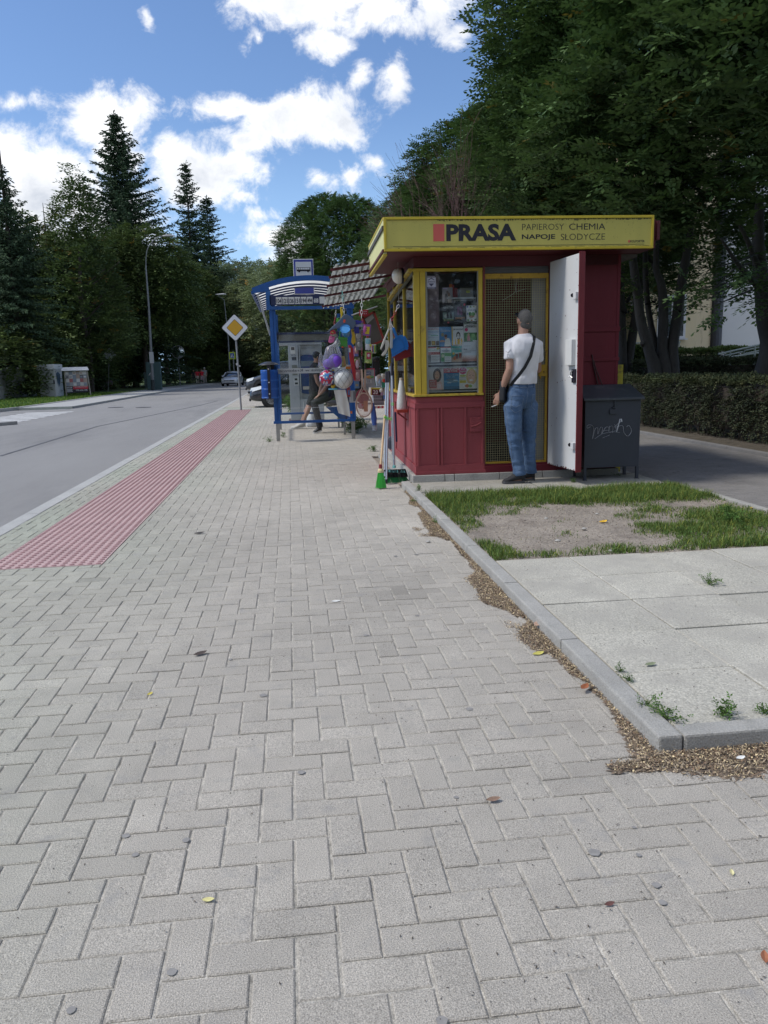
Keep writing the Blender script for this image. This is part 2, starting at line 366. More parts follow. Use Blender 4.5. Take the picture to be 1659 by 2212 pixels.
# sealed seam, manhole covers, markings
tar = mat('tar_seam', (.10, .10, .105), .7, vs=2, var=.2)
seam = MB(); pts = [G(0, 985, -.096), G(210, 921, -.096), G(430, 876, -.096), G(470, 866, -.096)]
for a, b in zip(pts[:-1], pts[1:]): seam.bar((a.x, a.y, -.0975), (b.x, b.y, -.0975), .07, .004)
tag(seam.build('road', tar), kind='structure')
paint = mat('road_paint', (.72, .72, .70), .7, vs=3, var=.08, dirt=(.28, .28, .28), dirt_s=5, dirt_lo=.5, dirt_hi=.8)
mb = MB()
for k in range(9):
    yy = 25.8+k*.9; mb.box(-10.6, -8.75, yy, yy+.42, -.099, -.0955)
mb.box(-9.3, -2.7, 92, 92.3, -.099, -.0955)
tag(mb.build('road_marking', paint), kind='structure')
for c in (G(250, 880, -.095), G(310, 880, -.095)):
    o = MB().cyl((0, 0, -.008), (0, 0, .003), .33, n=24).build('manhole_cover', mat('cast_iron', (.06, .06, .062), .6, vs=30, var=.3))
    o.location = (c.x, c.y, -.093); tag(o, 'round dark manhole cover in the road, ' + ('nearer the zebra stripes' if c.x < -8.0 else 'to the right of its twin'), 'manhole cover', 'manhole covers in the road')
# traffic island with painted tip
mb = MB(); isl = [(-8.35, 25.4), (-9.2, 24.2), (-14, 22.2), (-14, 25.4), (-9.6, 25.9)]
mb.add([(x, y, -.0) for x, y in isl]+[(x, y, -.11) for x, y in isl], [tuple(range(5)), (0, 1, 6, 5), (1, 2, 7, 6), (2, 3, 8, 7), (3, 4, 9, 8), (4, 0, 5, 9)])
tag(mb.build('kerb', mat('island_stone', (.33, .33, .32), .85, var=.15)), kind='structure')
mb = MB(); mb.add([(-14, 22.9, -.094), (-9.0, 24.0, -.094), (-8.0, 25.3, -.094), (-9, 23.75, -.094), (-14, 22.5, -.094)], [(0, 1, 2, 3, 4)])
mb.add([(-9.8, 24.75, .003), (-14, 23.6, .003), (-14, 24.9, .003)], [(0, 1, 2)])
tag(mb.build('road_marking', paint), kind='structure')

# block paving, every block modelled; herringbone square to the kerb
UX, UY, B = -.146, .085, .1
def bricks_herring(x0, x1, y0, y1):
    out = []
    for i in range(int((x0-UX)/B)-2, int((x1-UX)/B)+3):
        for j in range(int((y0-UY)/B)-2, int((y1-UY)/B)+3):
            k = (i-j) % 4
            if k == 0: out.append((UX+i*B, UY+j*B, UX+(i+2)*B, UY+(j+1)*B))
            elif k == 3: out.append((UX+i*B, UY+j*B, UX+(i+1)*B, UY+(j+2)*B))
    return out
def bricks_bond(x0, x1, y0, y1, bw=.2, bh=.1, flip=False):
    out = []; j = 0; y = y0
    while y < y1:
        x = x0 - (bw/2 if j % 2 else 0)
        while x < x1: out.append((x, y, x+bw, y+bh)); x += bw
        y += bh; j += 1
    return out
def pave(name, br, rects, m, base_m, z=0, gap=.0034, bev=.0036, tone=None, jit=.0009, drop=.0048, minarea=.0028):
    cl = []
    for (a0, b0, a1, b1) in br:
        got = []
        for (x0, x1, y0, y1) in rects:
            c = (max(a0, x0), max(b0, y0), min(a1, x1), min(b1, y1))
            if c[2]-c[0] > .012 and c[3]-c[1] > .012: got.append(c)
        full = (a1-a0)*(b1-b0); s_ = sum((c[2]-c[0])*(c[3]-c[1]) for c in got)
        if len(got) > 1 and s_ > .95*full: got = [(a0, b0, a1, b1)]
        cl += got
    A = np.array(cl); n = len(A); g = gap
    tilt = rng.normal(0, jit*.35, (n, 4)); h = z + rng.normal(0, jit, (n, 1)) + tilt
    jx = rng.normal(0, .0007, (n, 4))
    def ring(ins, hh):
        x0, y0, x1, y1 = (A[:, 0]+ins+jx[:, 0], A[:, 1]+ins+jx[:, 1], A[:, 2]-ins+jx[:, 2], A[:, 3]-ins+jx[:, 3])
        P = np.empty((n, 4, 3)); P[:, 0, 0] = x0; P[:, 0, 1] = y0; P[:, 1, 0] = x1; P[:, 1, 1] = y0; P[:, 2, 0] = x1; P[:, 2, 1] = y1; P[:, 3, 0] = x0; P[:, 3, 1] = y1; P[:, :, 2] = hh; return P
    V_ = np.concatenate([ring(g+bev, h), ring(g, h-bev*.8), ring(g, h-.03)], 1).reshape(-1, 3)
    f = [(0, 1, 2, 3)] + [(4+i, 4+(i+1) % 4, (i+1) % 4, i) for i in range(4)] + [(8+i, 8+(i+1) % 4, 4+(i+1) % 4, 4+i) for i in range(4)]
    F_ = (np.array(f)[None]+np.arange(n)[:, None, None]*12).reshape(-1, 4)
    t = rng.normal(1, .028, (n, 1)) * np.ones((n, 3)); cx, cy = (A[:, 0]+A[:, 2])/2, (A[:, 1]+A[:, 3])/2
    if tone is not None: t = t*tone(cx, cy)
    pk = rng.random(n); t[pk < .008] *= .88
    T_ = np.repeat(t, 9, 0); o = npmesh(name, V_, F_, m, T_); tag(o, kind='structure')
    mb = MB()
    for (x0, x1, y0, y1) in rects: mb.quad((x0, y0, z-drop), (x1, y0, z-drop), (x1, y1, z-drop), (x0, y1, z-drop))
    me = bpy.data.meshes.new(name+'_bedding'); me.from_pydata(mb.v, [], mb.f); me.materials.append(base_m); me.update(); tag(link(name+'_bedding', me), kind='structure')
    return o
def ptone(cx, cy):      # greener, paler blocks towards the street, greyer and warmer by the kiosk; faint stains
    g_ = np.clip((-.4-cx)/1.6, 0, 1); g2 = np.clip(g_*(.75+.25*np.sin(cx*2.1+cy*1.7)), 0, 1)[:, None]
    t = (1-g2)*np.array([1.02, 1.0, .97]) + g2*np.array([.90, .99, .90])
    big = .04*np.sin(cx*1.3+cy*.9)+.035*np.sin(cx*3.1-cy*2.3+1)
    t = t*(1+big)[:, None]
    for (sx_, sy_, r_, a_) in ((.62, 4.55, .16, .72), (.45, 3.55, .09, .84), (.75, 4.85, .1, .8), (.2, 3.9, .08, .88), (.95, 6.6, .3, 1.12), (-.9, 8, .5, 1.06)):
        t = t*(1+(a_-1)*np.exp(-((cx-sx_)**2+(cy-sy_)**2)/r_**2))[:, None]
    return t
paver = mat('paver_concrete', (.43, .405, .36), .88, attr=True, vs=5, var=.10, fine=.55, fs=300, bump=.5, bs=230, dirt=(.31, .30, .285), dirt_s=7, dirt_lo=.56, dirt_hi=.80)
sand = mat('joint_sand', (.47, .445, .39), .95, vs=18, var=.55, fine=.35, fs=220, bump=.6, bs=150)
PAV = [(KX1, TX0, -.6, 31), (TX0, TX1, -.6, TY0), (TX0, TX1, 28.46, 31), (TX1, 1.2, -.6, 12.0), (1.2, 4.5, -.6, 2.385), (TX1, 3.9, 12.0, 31)]
xs_ = (KX1, 4.5)
pave('pavement', bricks_herring(KX1, 4.5, -.6, 31), PAV, paver, sand, tone=ptone)
def fartone(a, b): return np.ones((len(a), 3))*np.array([1.0, .98, .95])
pave('parking_area', bricks_bond(KX1, 9, 31, 62, .4, .4), [(KX1, 9, 31, 62)], paver, sand, tone=fartone, z=.0)
random.seed(77); mb = MB()
for i in range(46):
    x, y = random.uniform(-2.2, 1.0) if i > 12 else random.uniform(-.8, 2.2), random.choice([random.uniform(1.2, 3), random.uniform(2, 8), random.uniform(8, 14)])
    if i <= 12: y = random.uniform(1.2, 2.2)
    r_ = random.uniform(.006, .016) if random.random() < .8 else random.uniform(.012, .022); n_ = 14
    mb.add([(x+r_*(.85+.2*random.random())*math.cos(k*2*math.pi/n_), y+r_*(.85+.2*random.random())*math.sin(k*2*math.pi/n_), .0032) for k in range(n_)], [tuple(range(n_))])
tag(mb.build('pavement_stains', mat('stain', (.27, .26, .245), .8, var=.2, vs=50)), kind='stuff')
# tactile strip: paving tiles with rows of truncated domes
tp = mat('tactile_pink', (.49, .345, .33), .85, vs=3, var=.14, fine=.2, fs=150, bump=.25, bs=90, dirt=(.42, .33, .31), dirt_s=3, dirt_lo=.55, dirt_hi=.85)
td = mat('tactile_dome', (.275, .155, .155), .8, vs=4, var=.2, dirt=(.36, .24, .23), dirt_s=3.5, dirt_lo=.62, dirt_hi=.8)
mb = MB(); y = TY0
while y < 28.4:
    for x in (TX0, TX0+.4): mb.box(x+.002, x+.398, y+.002, y+.398, -.02, .002)
    y += .4
tactile = tag(mb.build('tactile_paving', tp), kind='structure')
P_ = .8/13; nx = 13; ny = int((y-TY0)/P_); gx, gy = np.meshgrid(TX0+P_/2+P_*np.arange(nx), TY0+P_/2+P_*np.arange(ny)); c = np.stack([gx.ravel(), gy.ravel()], 1)
k8 = np.arange(8)*math.pi/4; cs = np.stack([np.cos(k8), np.sin(k8)], 1)
V_ = np.zeros((len(c), 16, 3)); V_[:, :8, :2] = c[:, None]+cs*.0205; V_[:, 8:, :2] = c[:, None]+cs*.0165; V_[:, :8, 2] = .001; V_[:, 8:, 2] = .0062
F1 = np.array([(i, (i+1) % 8, 8+(i+1) % 8, 8+i) for i in range(8)] + [(8, 9, 10, 11), (11, 12, 13, 14), (14, 15, 8, 11)])
F_ = (F1[None]+np.arange(len(c))[:, None, None]*16).reshape(-1, 4)
tag(npmesh('tactile_studs', V_.reshape(-1, 3), F_, td), kind='structure')
# edging kerb of the raised bed, one metre stones with a cracked joint
ek = mat('edging_concrete', (.37, .36, .33), .85, vs=4, var=.14, fine=.25, fs=150, bump=.4, bs=120, dirt=(.24, .24, .22), dirt_s=5)
mb = MB(); y = 2.38
while y < 8.7:
    e = min(y+1.0, 8.7); mb.box(1.20+random.uniform(-.004, .004), 1.285, y+.003, e-.003, -.05, .07+random.uniform(-.003, .003)); y = e
x = 1.29
while x < 5: mb.box(x, x+.997, 2.38, 2.465, -.05, .07+random.uniform(-.003, .002)); x += 1
tag(mb.build('kerb', ek, bevel=.009), kind='structure')
# cast slabs
slab = mat('slab_concrete', (.46, .44, .375), .9, vs=1.6, var=.16, fine=.4, fs=120, bump=.4, bs=90, dirt=(.40, .38, .33), dirt_s=3.4, dirt_lo=.46, dirt_hi=.66, attr=True)
def stone(cx, cy): return np.ones((len(cx), 3))*rng.normal(1, .045, (len(cx), 1))
pave('concrete_slabs', [(1.30+.5*i, 2.475+.495*j, 1.80+.5*i, 2.97+.495*j) for i in range(8) for j in range(5)], [(1.29, 5.3, 2.47, 4.95)], slab, mat('slab_joint', (.12, .11, .09), .95, var=.3, vs=10), z=.055, gap=.003, bev=.004, tone=stone, jit=.003, drop=.012)
pave('concrete_slabs', [(1.30+1.28*i, 7.72+1.0*j, 2.58+1.28*i, 8.72+1.0*j) for i in range(2) for j in range(1)]+[(3.86, 7.72, 4.0, 8.72)], [(1.29, 3.95, 7.72, 8.8)], slab, mat('slab_joint', (.12, .11, .09)), z=.05, gap=.003, bev=.004, tone=lambda a, b: np.ones((len(a), 3))*.72, jit=.002)
tag(MB().box(1.3, 4.0, 8.6, 12, -.02, .03).build('footing', ek), kind='structure')
# bare soil bed with an uneven surface
def hgrid(name, x0, x1, y0, y1, z, amp, m, n=60, sc=3.0):
    from mathutils import noise as nz
    gx = np.linspace(x0, x1, n); gy = np.linspace(y0, y1, n); V_ = []
    for b in gy:
        for a in gx:
            e = min(a-x0, x1-a, b-y0, y1-b); V_.append((a, b, z + (amp*nz.fractal(Vector((a*sc, b*sc, 3)), .7, 2.1, 4) if e > .02 else -.005)))
    F_ = [(j*n+i, j*n+i+1, (j+1)*n+i+1, (j+1)*n+i) for j in range(n-1) for i in range(n-1)]
    return tag(npmesh(name, np.array(V_), np.array(F_), m, smooth=True), kind='structure')
soil = mat('soil', (.30, .26, .215), .95, vs=2.5, var=.25, fine=.4, fs=70, bump=.8, bs=45, dirt=(.13, .105, .085), dirt_s=3)
hgrid('soil', 1.285, 3.95, 4.94, 7.74, .052, .012, soil)
tag(MB().box(3.93, 4.0, 4.9, 7.3, -.02, .075).box(3.98, 5.4, 4.6, 4.93, -.02, .06).build('kerb', ek, bevel=.006), kind='structure')
tag(MB().box(1.2, 6.5, -.6, 14, -.13, -.03).build('bedding', soil), kind='structure')
# dark path on the right and its kerb, planted strip under the hedge
pathm = mat('path_paver', (.21, .20, .19), .9, attr=True, vs=3, var=.15, fine=.3, fs=140, bump=.4, bs=110)
pave('path', bricks_bond(4.0, 6.4, 4.9, 34, .2, .1), [(4.0, 6.4, 4.95, 34)], pathm, mat('path_joint', (.07, .065, .055), .95, var=.2), z=.015, drop=.008)
mb = MB(); y = 4
while y < 34: mb.box(6.4, 6.5, y+.003, y+.997, -.02, .06); y += 1
tag(mb.build('kerb', mat('path_kerb', (.2, .195, .19), .9, var=.15), bevel=.008), kind='structure')
earth = mat('hedge_earth', (.09, .075, .055), .95, vs=6, var=.4, fine=.4, fs=60, bump=.8, bs=30, dirt=(.2, .16, .11), dirt_s=20, dirt_lo=.62, dirt_hi=.72)
hgrid('soil', 6.5, 12, 3, 40, .03, .03, earth, n=70)
sheet('lawn', RC(9, 60, 3, 60), .005, grassg)
tag(MB().box(3.9, 4.0, 12, 34, -.02, .03).box(9, 60, 62, 63, -.1, .01).build('kerb', ek), kind='structure')

# grass blades: one object for what nobody could count
gm = mat('grass_blades', (.115, .185, .045), .7, attr=True, var=0, transl=.25, spec=.2)
def blades(name, P, H, m, lean=.5, wd=.004, hue=None):
    n = len(P); az = rng.random(n)*2*math.pi; d = np.stack([np.cos(az), np.sin(az)], 1); ln = rng.random(n)*lean
    wv = np.stack([-d[:, 1], d[:, 0]], 1)*wd*(.6+.8*rng.random((n, 1)))
    V_ = np.zeros((n, 6, 3)); b = P
    for i, (t, s_) in enumerate(((0, 1), (.55, .8), (1, .08))):
        off = d*(ln*H*t**1.6)[:, None]
        for k, sg in ((0, -1), (1, 1)):
            V_[:, i*2+k, :2] = b[:, :2]+off+wv*sg*s_; V_[:, i*2+k, 2] = b[:, 2]+H*t*(1-.25*ln*t)
    F_ = (np.array([(0, 1, 3, 2), (2, 3, 5, 4)])[None]+np.arange(n)[:, None, None]*6).reshape(-1, 4)
    t = (.55+.9*rng.random((n, 1)))*np.ones((n, 3)); dry = rng.random(n) < .22; t[dry] = t[dry]*np.array([2.2, 1.5, 1.3])
    if hue is not None: t = t*hue
    return tag(npmesh(name, V_.reshape(-1, 3), F_, m, np.repeat(t, 2, 0)), kind='stuff')
from mathutils import noise as NZ
def gfield(n, x0, x1, y0, y1, f):
    out = []
    while len(out) < n:
        for _ in range(2000):
            x, y = random.uniform(x0, x1), random.uniform(y0, y1); p = f(x, y)
            if p > 0 and random.random() < p: out.append((x, y, p))
    return np.array(out[:n])
def dens(x, y):
    n = NZ.fractal(Vector((x*2.2, y*2.2, 9)), .7, 2.1, 4)
    dd = ((x-2.0)/.62)**2 + ((y-6.05)/.78)**2; dd2 = ((x-3.35)/.6)**2+((y-6.5)/.4)**2; dd3 = ((x-1.6)/.3)**2+((y-5.3)/.25)**2
    v = .76+.9*n - 1.3*math.exp(-dd**1.6*.55) - .6*math.exp(-dd2) - .55*math.exp(-dd3)
    if y > 6.9: v += .30 - 1.2*max(0, y-7.5)
    if x < 1.5: v += .25
    if 4.95 < y < 5.25 and x > 1.9: v += .25
    return max(0, min(1, v))
Pg = gfield(42000, 1.30, 3.93, 4.97, 7.72, dens); Hg = (.02+.06*Pg[:, 2]*rng.random(len(Pg)))*(1+.25*(Pg[:, 1] > 6.8)); Pg[:, 2] = .05
blades('grass', Pg, Hg, gm, 1.1, .0024)
# broad-leaved ground weeds mixed in
def leaflets(name, P, size, m, kind='stuff', up=.6, tone=(1, 1, 1), parent=None):
    n = len(P); nrm = rng.normal(0, 1, (n, 3)); nrm[:, 2] = np.abs(nrm[:, 2])+up; nrm /= np.linalg.norm(nrm, axis=1)[:, None]
    a = np.cross(nrm, rng.normal(0, 1, (n, 3))); a /= np.linalg.norm(a, axis=1)[:, None]; b = np.cross(nrm, a)
    s_ = (size*(.6+.8*rng.random((n, 1))))
    V_ = np.stack([P-a*s_, P-b*s_*.42, P+a*s_, P+b*s_*.42], 1)
    F_ = np.arange(n*4).reshape(n, 4); t = (.5+rng.random((n, 1)))*np.array(tone)
    return tag(npmesh(name, V_.reshape(-1, 3), F_, m, t, parent=parent), kind=kind)
Pw = gfield(9000, 1.30, 3.9, 4.97, 7.8, lambda x, y: dens(x, y) if (NZ.noise(Vector((x*3, y*3, 1))) > .05) else 0); Pw[:, 2] = .055+.03*rng.random(len(Pw))
leaflets('clover', Pw, .008, gm, tone=(.8, .95, .9))
# short grass along the left verge
Pv = gfield(16000, -17, -12.1, 34.5, 62, lambda x, y: .9 if x > -12.9 or NZ.noise(Vector((x, y*.5, 0))) > -.1 else .3); Pv[:, 2] = .0
blades('verge_grass', Pv, .05+.09*rng.random(len(Pv)), gm, .8, .016, np.array([.85, 1.0, .8]))

# leaf litter swept along the kerb
lm = mat('litter', (.46, .37, .26), .9, attr=True, var=0)
def lit(x, y):
    n = .5+NZ.fractal(Vector((x*3, y*1.2, 4)), .8, 2, 3)
    if y > 2.35 and x < 1.2:
        wdt = (.04+.17*n)*(1 if y < 6.8 else max(0, 1-(y-6.8)/1.6)); return max(0, 1-((1.2-x)/max(wdt, .02))**2.5)
    if y <= 2.38:
        wd2 = .09+.24*n*math.exp(-((x-1.75)/.5)**2); return max(0, 1-((2.38-y)/wd2)**2.5) if x > 1.0 else (max(0, 1-((1.25-x)/.25)**2)*max(0, 1-((2.38-y)/.22)) )
    return 0
Pl = gfield(36000, .8, 3.4, 1.7, 8.4, lit); Pl[:, 2] = .003+.016*Pl[:, 2]*rng.random(len(Pl))
n = len(Pl); nr = rng.normal(0, .5, (n, 3)); nr[:, 2] = 1; nr /= np.linalg.norm(nr, axis=1)[:, None]; a = np.cross(nr, rng.normal(0, 1, (n, 3))); a /= np.linalg.norm(a, axis=1)[:, None]; b = np.cross(nr, a)
ty = rng.random(n); la = .72*np.where(ty < .74, .0045, np.where(ty < .95, .014, .03))*(.5+rng.random(n)); lb = np.where(ty < .70, .003, np.where(ty < .93, .0012, .0009))*(.6+rng.random(n))
V_ = np.stack([Pl-a*la[:, None], Pl-b*lb[:, None], Pl+a*la[:, None], Pl+b*lb[:, None]], 1)
pal = np.array([(.8, .8, .8), (1.15, 1.12, 1.05), (.5, .47, .47), (1.5, 1.5, 1.25), (.62, .5, .45), (.28, .27, .27), (.42, .40, .38)]); t = pal[rng.integers(0, 7, n)]*(.7+.6*rng.random((n, 1)))
tag(npmesh('leaf_litter', V_.reshape(-1, 3), np.arange(n*4).reshape(n, 4), lm, t), kind='stuff')
Pm = gfield(5000, .8, 3.4, 1.7, 8.4, lambda x, y: 1 if lit(x, y) > .35 else 0); Pm[:, 2] = .0015
leaflets('mulch', Pm, .02, mat('mulch', (.20, .155, .115), .95, attr=True, var=0), up=6)
# seeds, grit and crumbs scattered on the blocks and slabs
Ps = gfield(9000, -2.4, 4.2, .4, 9, lambda x, y: .25+.75*(x > .2)); Ps[:, 2] = np.where((Ps[:, 0] > 1.29) & (Ps[:, 1] > 2.46), .058, .003)
leaflets('grit', Ps, .0038, mat('grit', (.09, .075, .06), .9, attr=True, var=0), up=3)
Pd = gfield(4200, 1.32, 3.9, 5.0, 7.6, lambda x, y: .9-.6*dens(x, y)); Pd[:, 2] = .062+.012*rng.random(len(Pd))
leaflets('soil_crumbs', Pd, .0065, mat('crumb', (.27, .225, .18), .95, attr=True, var=0), up=.6)
Pq = gfield(1500, .9, 3.9, 1.8, 8.2, lambda x, y: (.9 if x > 1.3 and y > 5 else .25*(lit(x, y) > .1))); Pq[:, 2] = np.where((Pq[:, 0] > 1.29) & (Pq[:, 1] > 2.46), .070, .012)
n = len(Pq); a = rng.normal(0, 1, (n, 3)); a[:, 2] *= .12; a /= np.linalg.norm(a, axis=1)[:, None]; b = np.cross(a, np.array([0, 0, 1.0])); la = (.012+.03*rng.random(n)**2)[:, None]
V_ = np.stack([Pq-a*la, Pq-b*.0009, Pq+a*la, Pq+b*.0009], 1); tag(npmesh('dry_stalks', V_.reshape(-1, 3), np.arange(n*4).reshape(n, 4), mat('straw', (.50, .42, .26), .9, attr=True, var=0), (.6+.8*rng.random((n, 1)))*np.ones((n, 3))), kind='stuff')
mb = MB(); random.seed(12)
for i, (px, py) in enumerate([(1262, 1142), (1205, 1168), (1320, 1190), (1290, 1110), (1440, 1140), (1180, 1120), (925, 1170)]):
    p = G(px, py, .06 if px > 1000 else .01); o = MB().ball((0, 0, 0), .012+.008*random.random(), 8, (1.3, 1, .7)).build('pebble', plain((.38, .37, .34), .8), smooth=True); o.location = p; tag(o, ['pale pebble in the middle of the bare soil', 'small pebble at the left of the bare soil', 'pebble at the slab edge of the soil bed', 'pebble near the yellow leaf on the soil', 'pebble in the grass at the right of the soil', 'pebble at the far left of the bare soil', 'grey stone in the litter by the edging kerb'][i], 'stone', 'loose stones by the kiosk')
# larger fallen leaves, each its own object
def fleaf(label, x, y, z, sz, col, rz, curl=.3):
    pts = []; n = 7
    mb = MB(); rows = []
    for i in range(n+1):
        t = i/n; w_ = sz*.42*math.sin(math.pi*min(1, t*.98+.02))**.8; px = (t-.5)*sz*2*.9; zz = curl*sz*(t-.5)**2*1.6
        rows.append([(px, -w_, zz+curl*w_*.5+.001), (px, 0, zz), (px, w_, zz+curl*w_*.7+.001)])
    mb.loft(rows, caps=False, closed=False)
    me = bpy.data.meshes.new('fallen_leaf'); me.from_pydata(mb.v, [], mb.f); me.materials.append(plain(col, .7, vs=40, var=.35)); me.update()
    o = link('fallen_leaf', me); o.location = (x, y, z); o.rotation_euler = (.1, -.05, rz)
    return tag(o, label, 'leaf', 'fallen leaves on the ground')
FL = [('pale pinkish brown dry leaf on the litter beside the edging kerb', (1162, 1348), .03, .045, (.50, .33, .24), .9), ('yellow green leaf on the blocks at the litter edge', (1163, 1412), .006, .035, (.55, .5, .12), .3),
      ('bright yellow leaf lying on the bare soil', (1303, 1127), .065, .05, (.75, .45, .03), .5), ('dark curled leaf on the middle of the herringbone paving', (433, 1412), .006, .04, (.08, .06, .05), .6),
      ('brown curled leaf on the near right paving', (1066, 1727), .008, .026, (.25, .16, .11), .1), ('small black leaf on the paving near the pink strip', (431, 1152), .006, .05, (.05, .045, .04), .4),
      ('pale yellow sliver of leaf on the near left paving', (450, 1944), .004, .018, (.68, .63, .28), -.1), ('white pale petal on the paving left of the kerb', (726, 1299), .004, .03, (.7, .7, .66), 0),
      ('rust red curled leaf in the litter strip', (1263, 1484), .02, .035, (.30, .10, .04), .8), ('green grey leaf on the slab at the right', (1405, 1365+70), .062, .03, (.22, .25, .15), .2),
      ('small yellow petal on the nearest right paving', (1581, 1885), .003, .014, (.7, .65, .35), 1.2), ('reddish leaf at the right edge of the nearest paving', (1652, 2068), .004, .022, (.35, .14, .07), 1.1),
      ('tiny dark red leaf on the near right paving', (1317, 1953), .003, .016, (.14, .06, .05), .2), ('white cigarette end lying near the kerb corner', (1600, 1637), .03, .02, (.8, .8, .76), .2),
      ('yellow leaf at the grass edge on the right', (1625, 1097), .06, .035, (.6, .42, .05), 0), ('small yellow flower head on the left paving', (324, 1499), .004, .018, (.65, .55, .1), 1)]
for lb, (px, py), z, sz, col, rz in FL:
    p = G(px, py, z); fleaf(lb, p.x, p.y, p.z, sz, col, rz)
# ------------------------------------------------------------------ kiosk
KO = Vector((1.383, 8.736, 0)); KR = R(-1.2); KM = Matrix.Translation(KO) @ Matrix.Rotation(KR, 4, 'Z')
def K(x, y, z): return KM @ Vector((x, y, z))
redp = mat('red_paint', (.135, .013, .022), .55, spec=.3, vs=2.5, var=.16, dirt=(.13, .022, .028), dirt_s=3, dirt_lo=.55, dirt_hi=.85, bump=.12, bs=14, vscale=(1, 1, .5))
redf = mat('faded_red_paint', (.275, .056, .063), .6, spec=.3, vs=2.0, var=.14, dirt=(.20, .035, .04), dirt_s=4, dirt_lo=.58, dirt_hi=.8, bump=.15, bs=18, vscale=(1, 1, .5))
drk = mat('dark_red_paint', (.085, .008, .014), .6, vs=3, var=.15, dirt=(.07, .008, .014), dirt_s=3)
yel = mat('yellow_paint', (.52, .37, .035), .55, vs=4, var=.15, dirt=(.20, .13, .035), dirt_s=5, dirt_lo=.60, dirt_hi=.72, bump=.15, bs=30)
yelw = mat('worn_yellow_paint', (.50, .36, .04), .6, vs=8, var=.2, dirt=(.16, .06, .03), dirt_s=14, dirt_lo=.52, dirt_hi=.66, bump=.2, bs=40)
signy = mat('sign_yellow', (.52, .455, .105), .55, vs=1.5, var=.06, dirt=(.34, .31, .10), dirt_s=7, dirt_lo=.60, dirt_hi=.85, vscale=(3, 1, .5))
signl = mat('sign_side_lit', (.68, .66, .30), .5, vs=2, var=.08, dirt=(.35, .37, .26), dirt_s=6, dirt_lo=.6, dirt_hi=.75)
blk = mat('lettering_black', (.012, .011, .02), .5, var=0)
wht = mat('white_metal_paint', (.62, .63, .64), .5, vs=2, var=.05, dirt=(.33, .32, .31), dirt_s=6, dirt_lo=.66, dirt_hi=.76, bump=.1, bs=8)
steel = mat('galvanised_steel', (.42, .43, .44), .42, metal=.8, vs=12, var=.15)
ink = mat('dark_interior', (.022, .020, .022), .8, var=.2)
grime = mat('sign_grime', (.13, .12, .05), .85, vs=20, var=.3)
kiosk = thing('kiosk', 'maroon newspaper kiosk with yellow PRASA sign along its flat roof', 'kiosk', KO, KR)
Wd, Dp = 2.31, 2.9
# lower wall of the window bay, front and left, with battens
mb = MB(); mb.box(0, .78, 0, .06, .13, 1.0).box(0, .06, .06, Dp, .13, .86)
mb.box(0, .06, .06, Dp, .86, 1.0)
for z0, z1 in ((.13, .235), (.875, .935)): mb.box(-.014, .776, -.014, .0, z0, z1).box(-.014, 0, 0, Dp, z0, z1)
mb.box(-.02, .79, -.02, .0, .13, .165) 
for x in (.006, .235, .275, .545, .74): mb.box(x, x+.022, -.017, 0, .235, .875)
for y in (.02, .95, 1.0, 2.0, 2.84): mb.box(-.012, 0, y, y+.05, .235, .875)
mb.build('lower_wall', redf, kiosk, bevel=.003)
mb = MB()          # rivetted repair plate with a bracket
mb.box(.605, .745, -.020, -.012, .60, .76)
for x, z in ((.625, .75), (.722, .75), (.722, .615), (.635, .69)): mb.cyl((x, -.026, z), (x, -.018, z), .009, n=8)
mb.tube([(.62, -.024, .66), (.68, -.032, .672), (.73, -.026, .70)], .007, 6)
mb.build('repair_plate', redf, kiosk)
# threshold and step under the door
MB().box(.78, 1.62, -.02, .06, .125, .205).box(.78, 1.62, -.005, .05, .205, .222).build('threshold', redp, kiosk, bevel=.004)
# right hand front wall, side and back walls
mb = MB(); mb.box(1.60, Wd, 0, .06, .13, 2.5)
for z0, z1 in ((1.67, 1.725), (1.347, 1.386)): mb.box(1.6, Wd+.012, -.014, 0, z0, z1).box(Wd, Wd+.012, 0, Dp, z0, z1)
mb.box(Wd-.06, Wd, .06, Dp, .13, 2.5).box(.06, Wd-.06, Dp-.06, Dp, .13, 2.5).box(Wd-.03, Wd+.004, -.005, 0, .13, 2.5)
mb.build('right_wall', redp, kiosk, bevel=.003)
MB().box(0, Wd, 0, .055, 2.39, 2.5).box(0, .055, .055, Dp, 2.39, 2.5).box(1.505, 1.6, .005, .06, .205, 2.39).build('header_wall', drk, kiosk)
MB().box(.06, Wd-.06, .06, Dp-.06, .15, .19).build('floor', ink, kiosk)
# roof: slab, soffit, fascia box
OV = .40
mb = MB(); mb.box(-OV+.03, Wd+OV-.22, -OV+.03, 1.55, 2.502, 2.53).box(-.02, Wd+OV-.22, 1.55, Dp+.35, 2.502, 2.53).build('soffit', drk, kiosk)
MB().box(-OV+.03, Wd+OV-.22, -OV+.03, 1.55, 2.72, 2.76).box(-.02, Wd+OV-.22, 1.55, Dp+.35, 2.72, 2.76).build('roof', mat('roof_felt', (.08, .08, .08), .9, var=.2), kiosk)
fx0, fx1, fz0, fz1 = -.353, 2.50, 2.505, 2.838
fa = MB(); fa.box(fx0+.012, fx1-.012, -OV+.006, -OV+.04, fz0+.012, fz1-.012).build('sign_panel', signy, kiosk)
fr = MB()
fr.box(fx0, fx1, -OV-.008, -OV+.05, fz1-.026, fz1).box(fx0, fx1, -OV-.008, -OV+.05, fz0, fz0+.024).box(fx0, fx0+.024, -OV-.0082, -OV+.05, fz0+.024, fz1-.026).box(fx1-.024, fx1, -OV-.0082, -OV+.05, fz0+.024, fz1-.026)
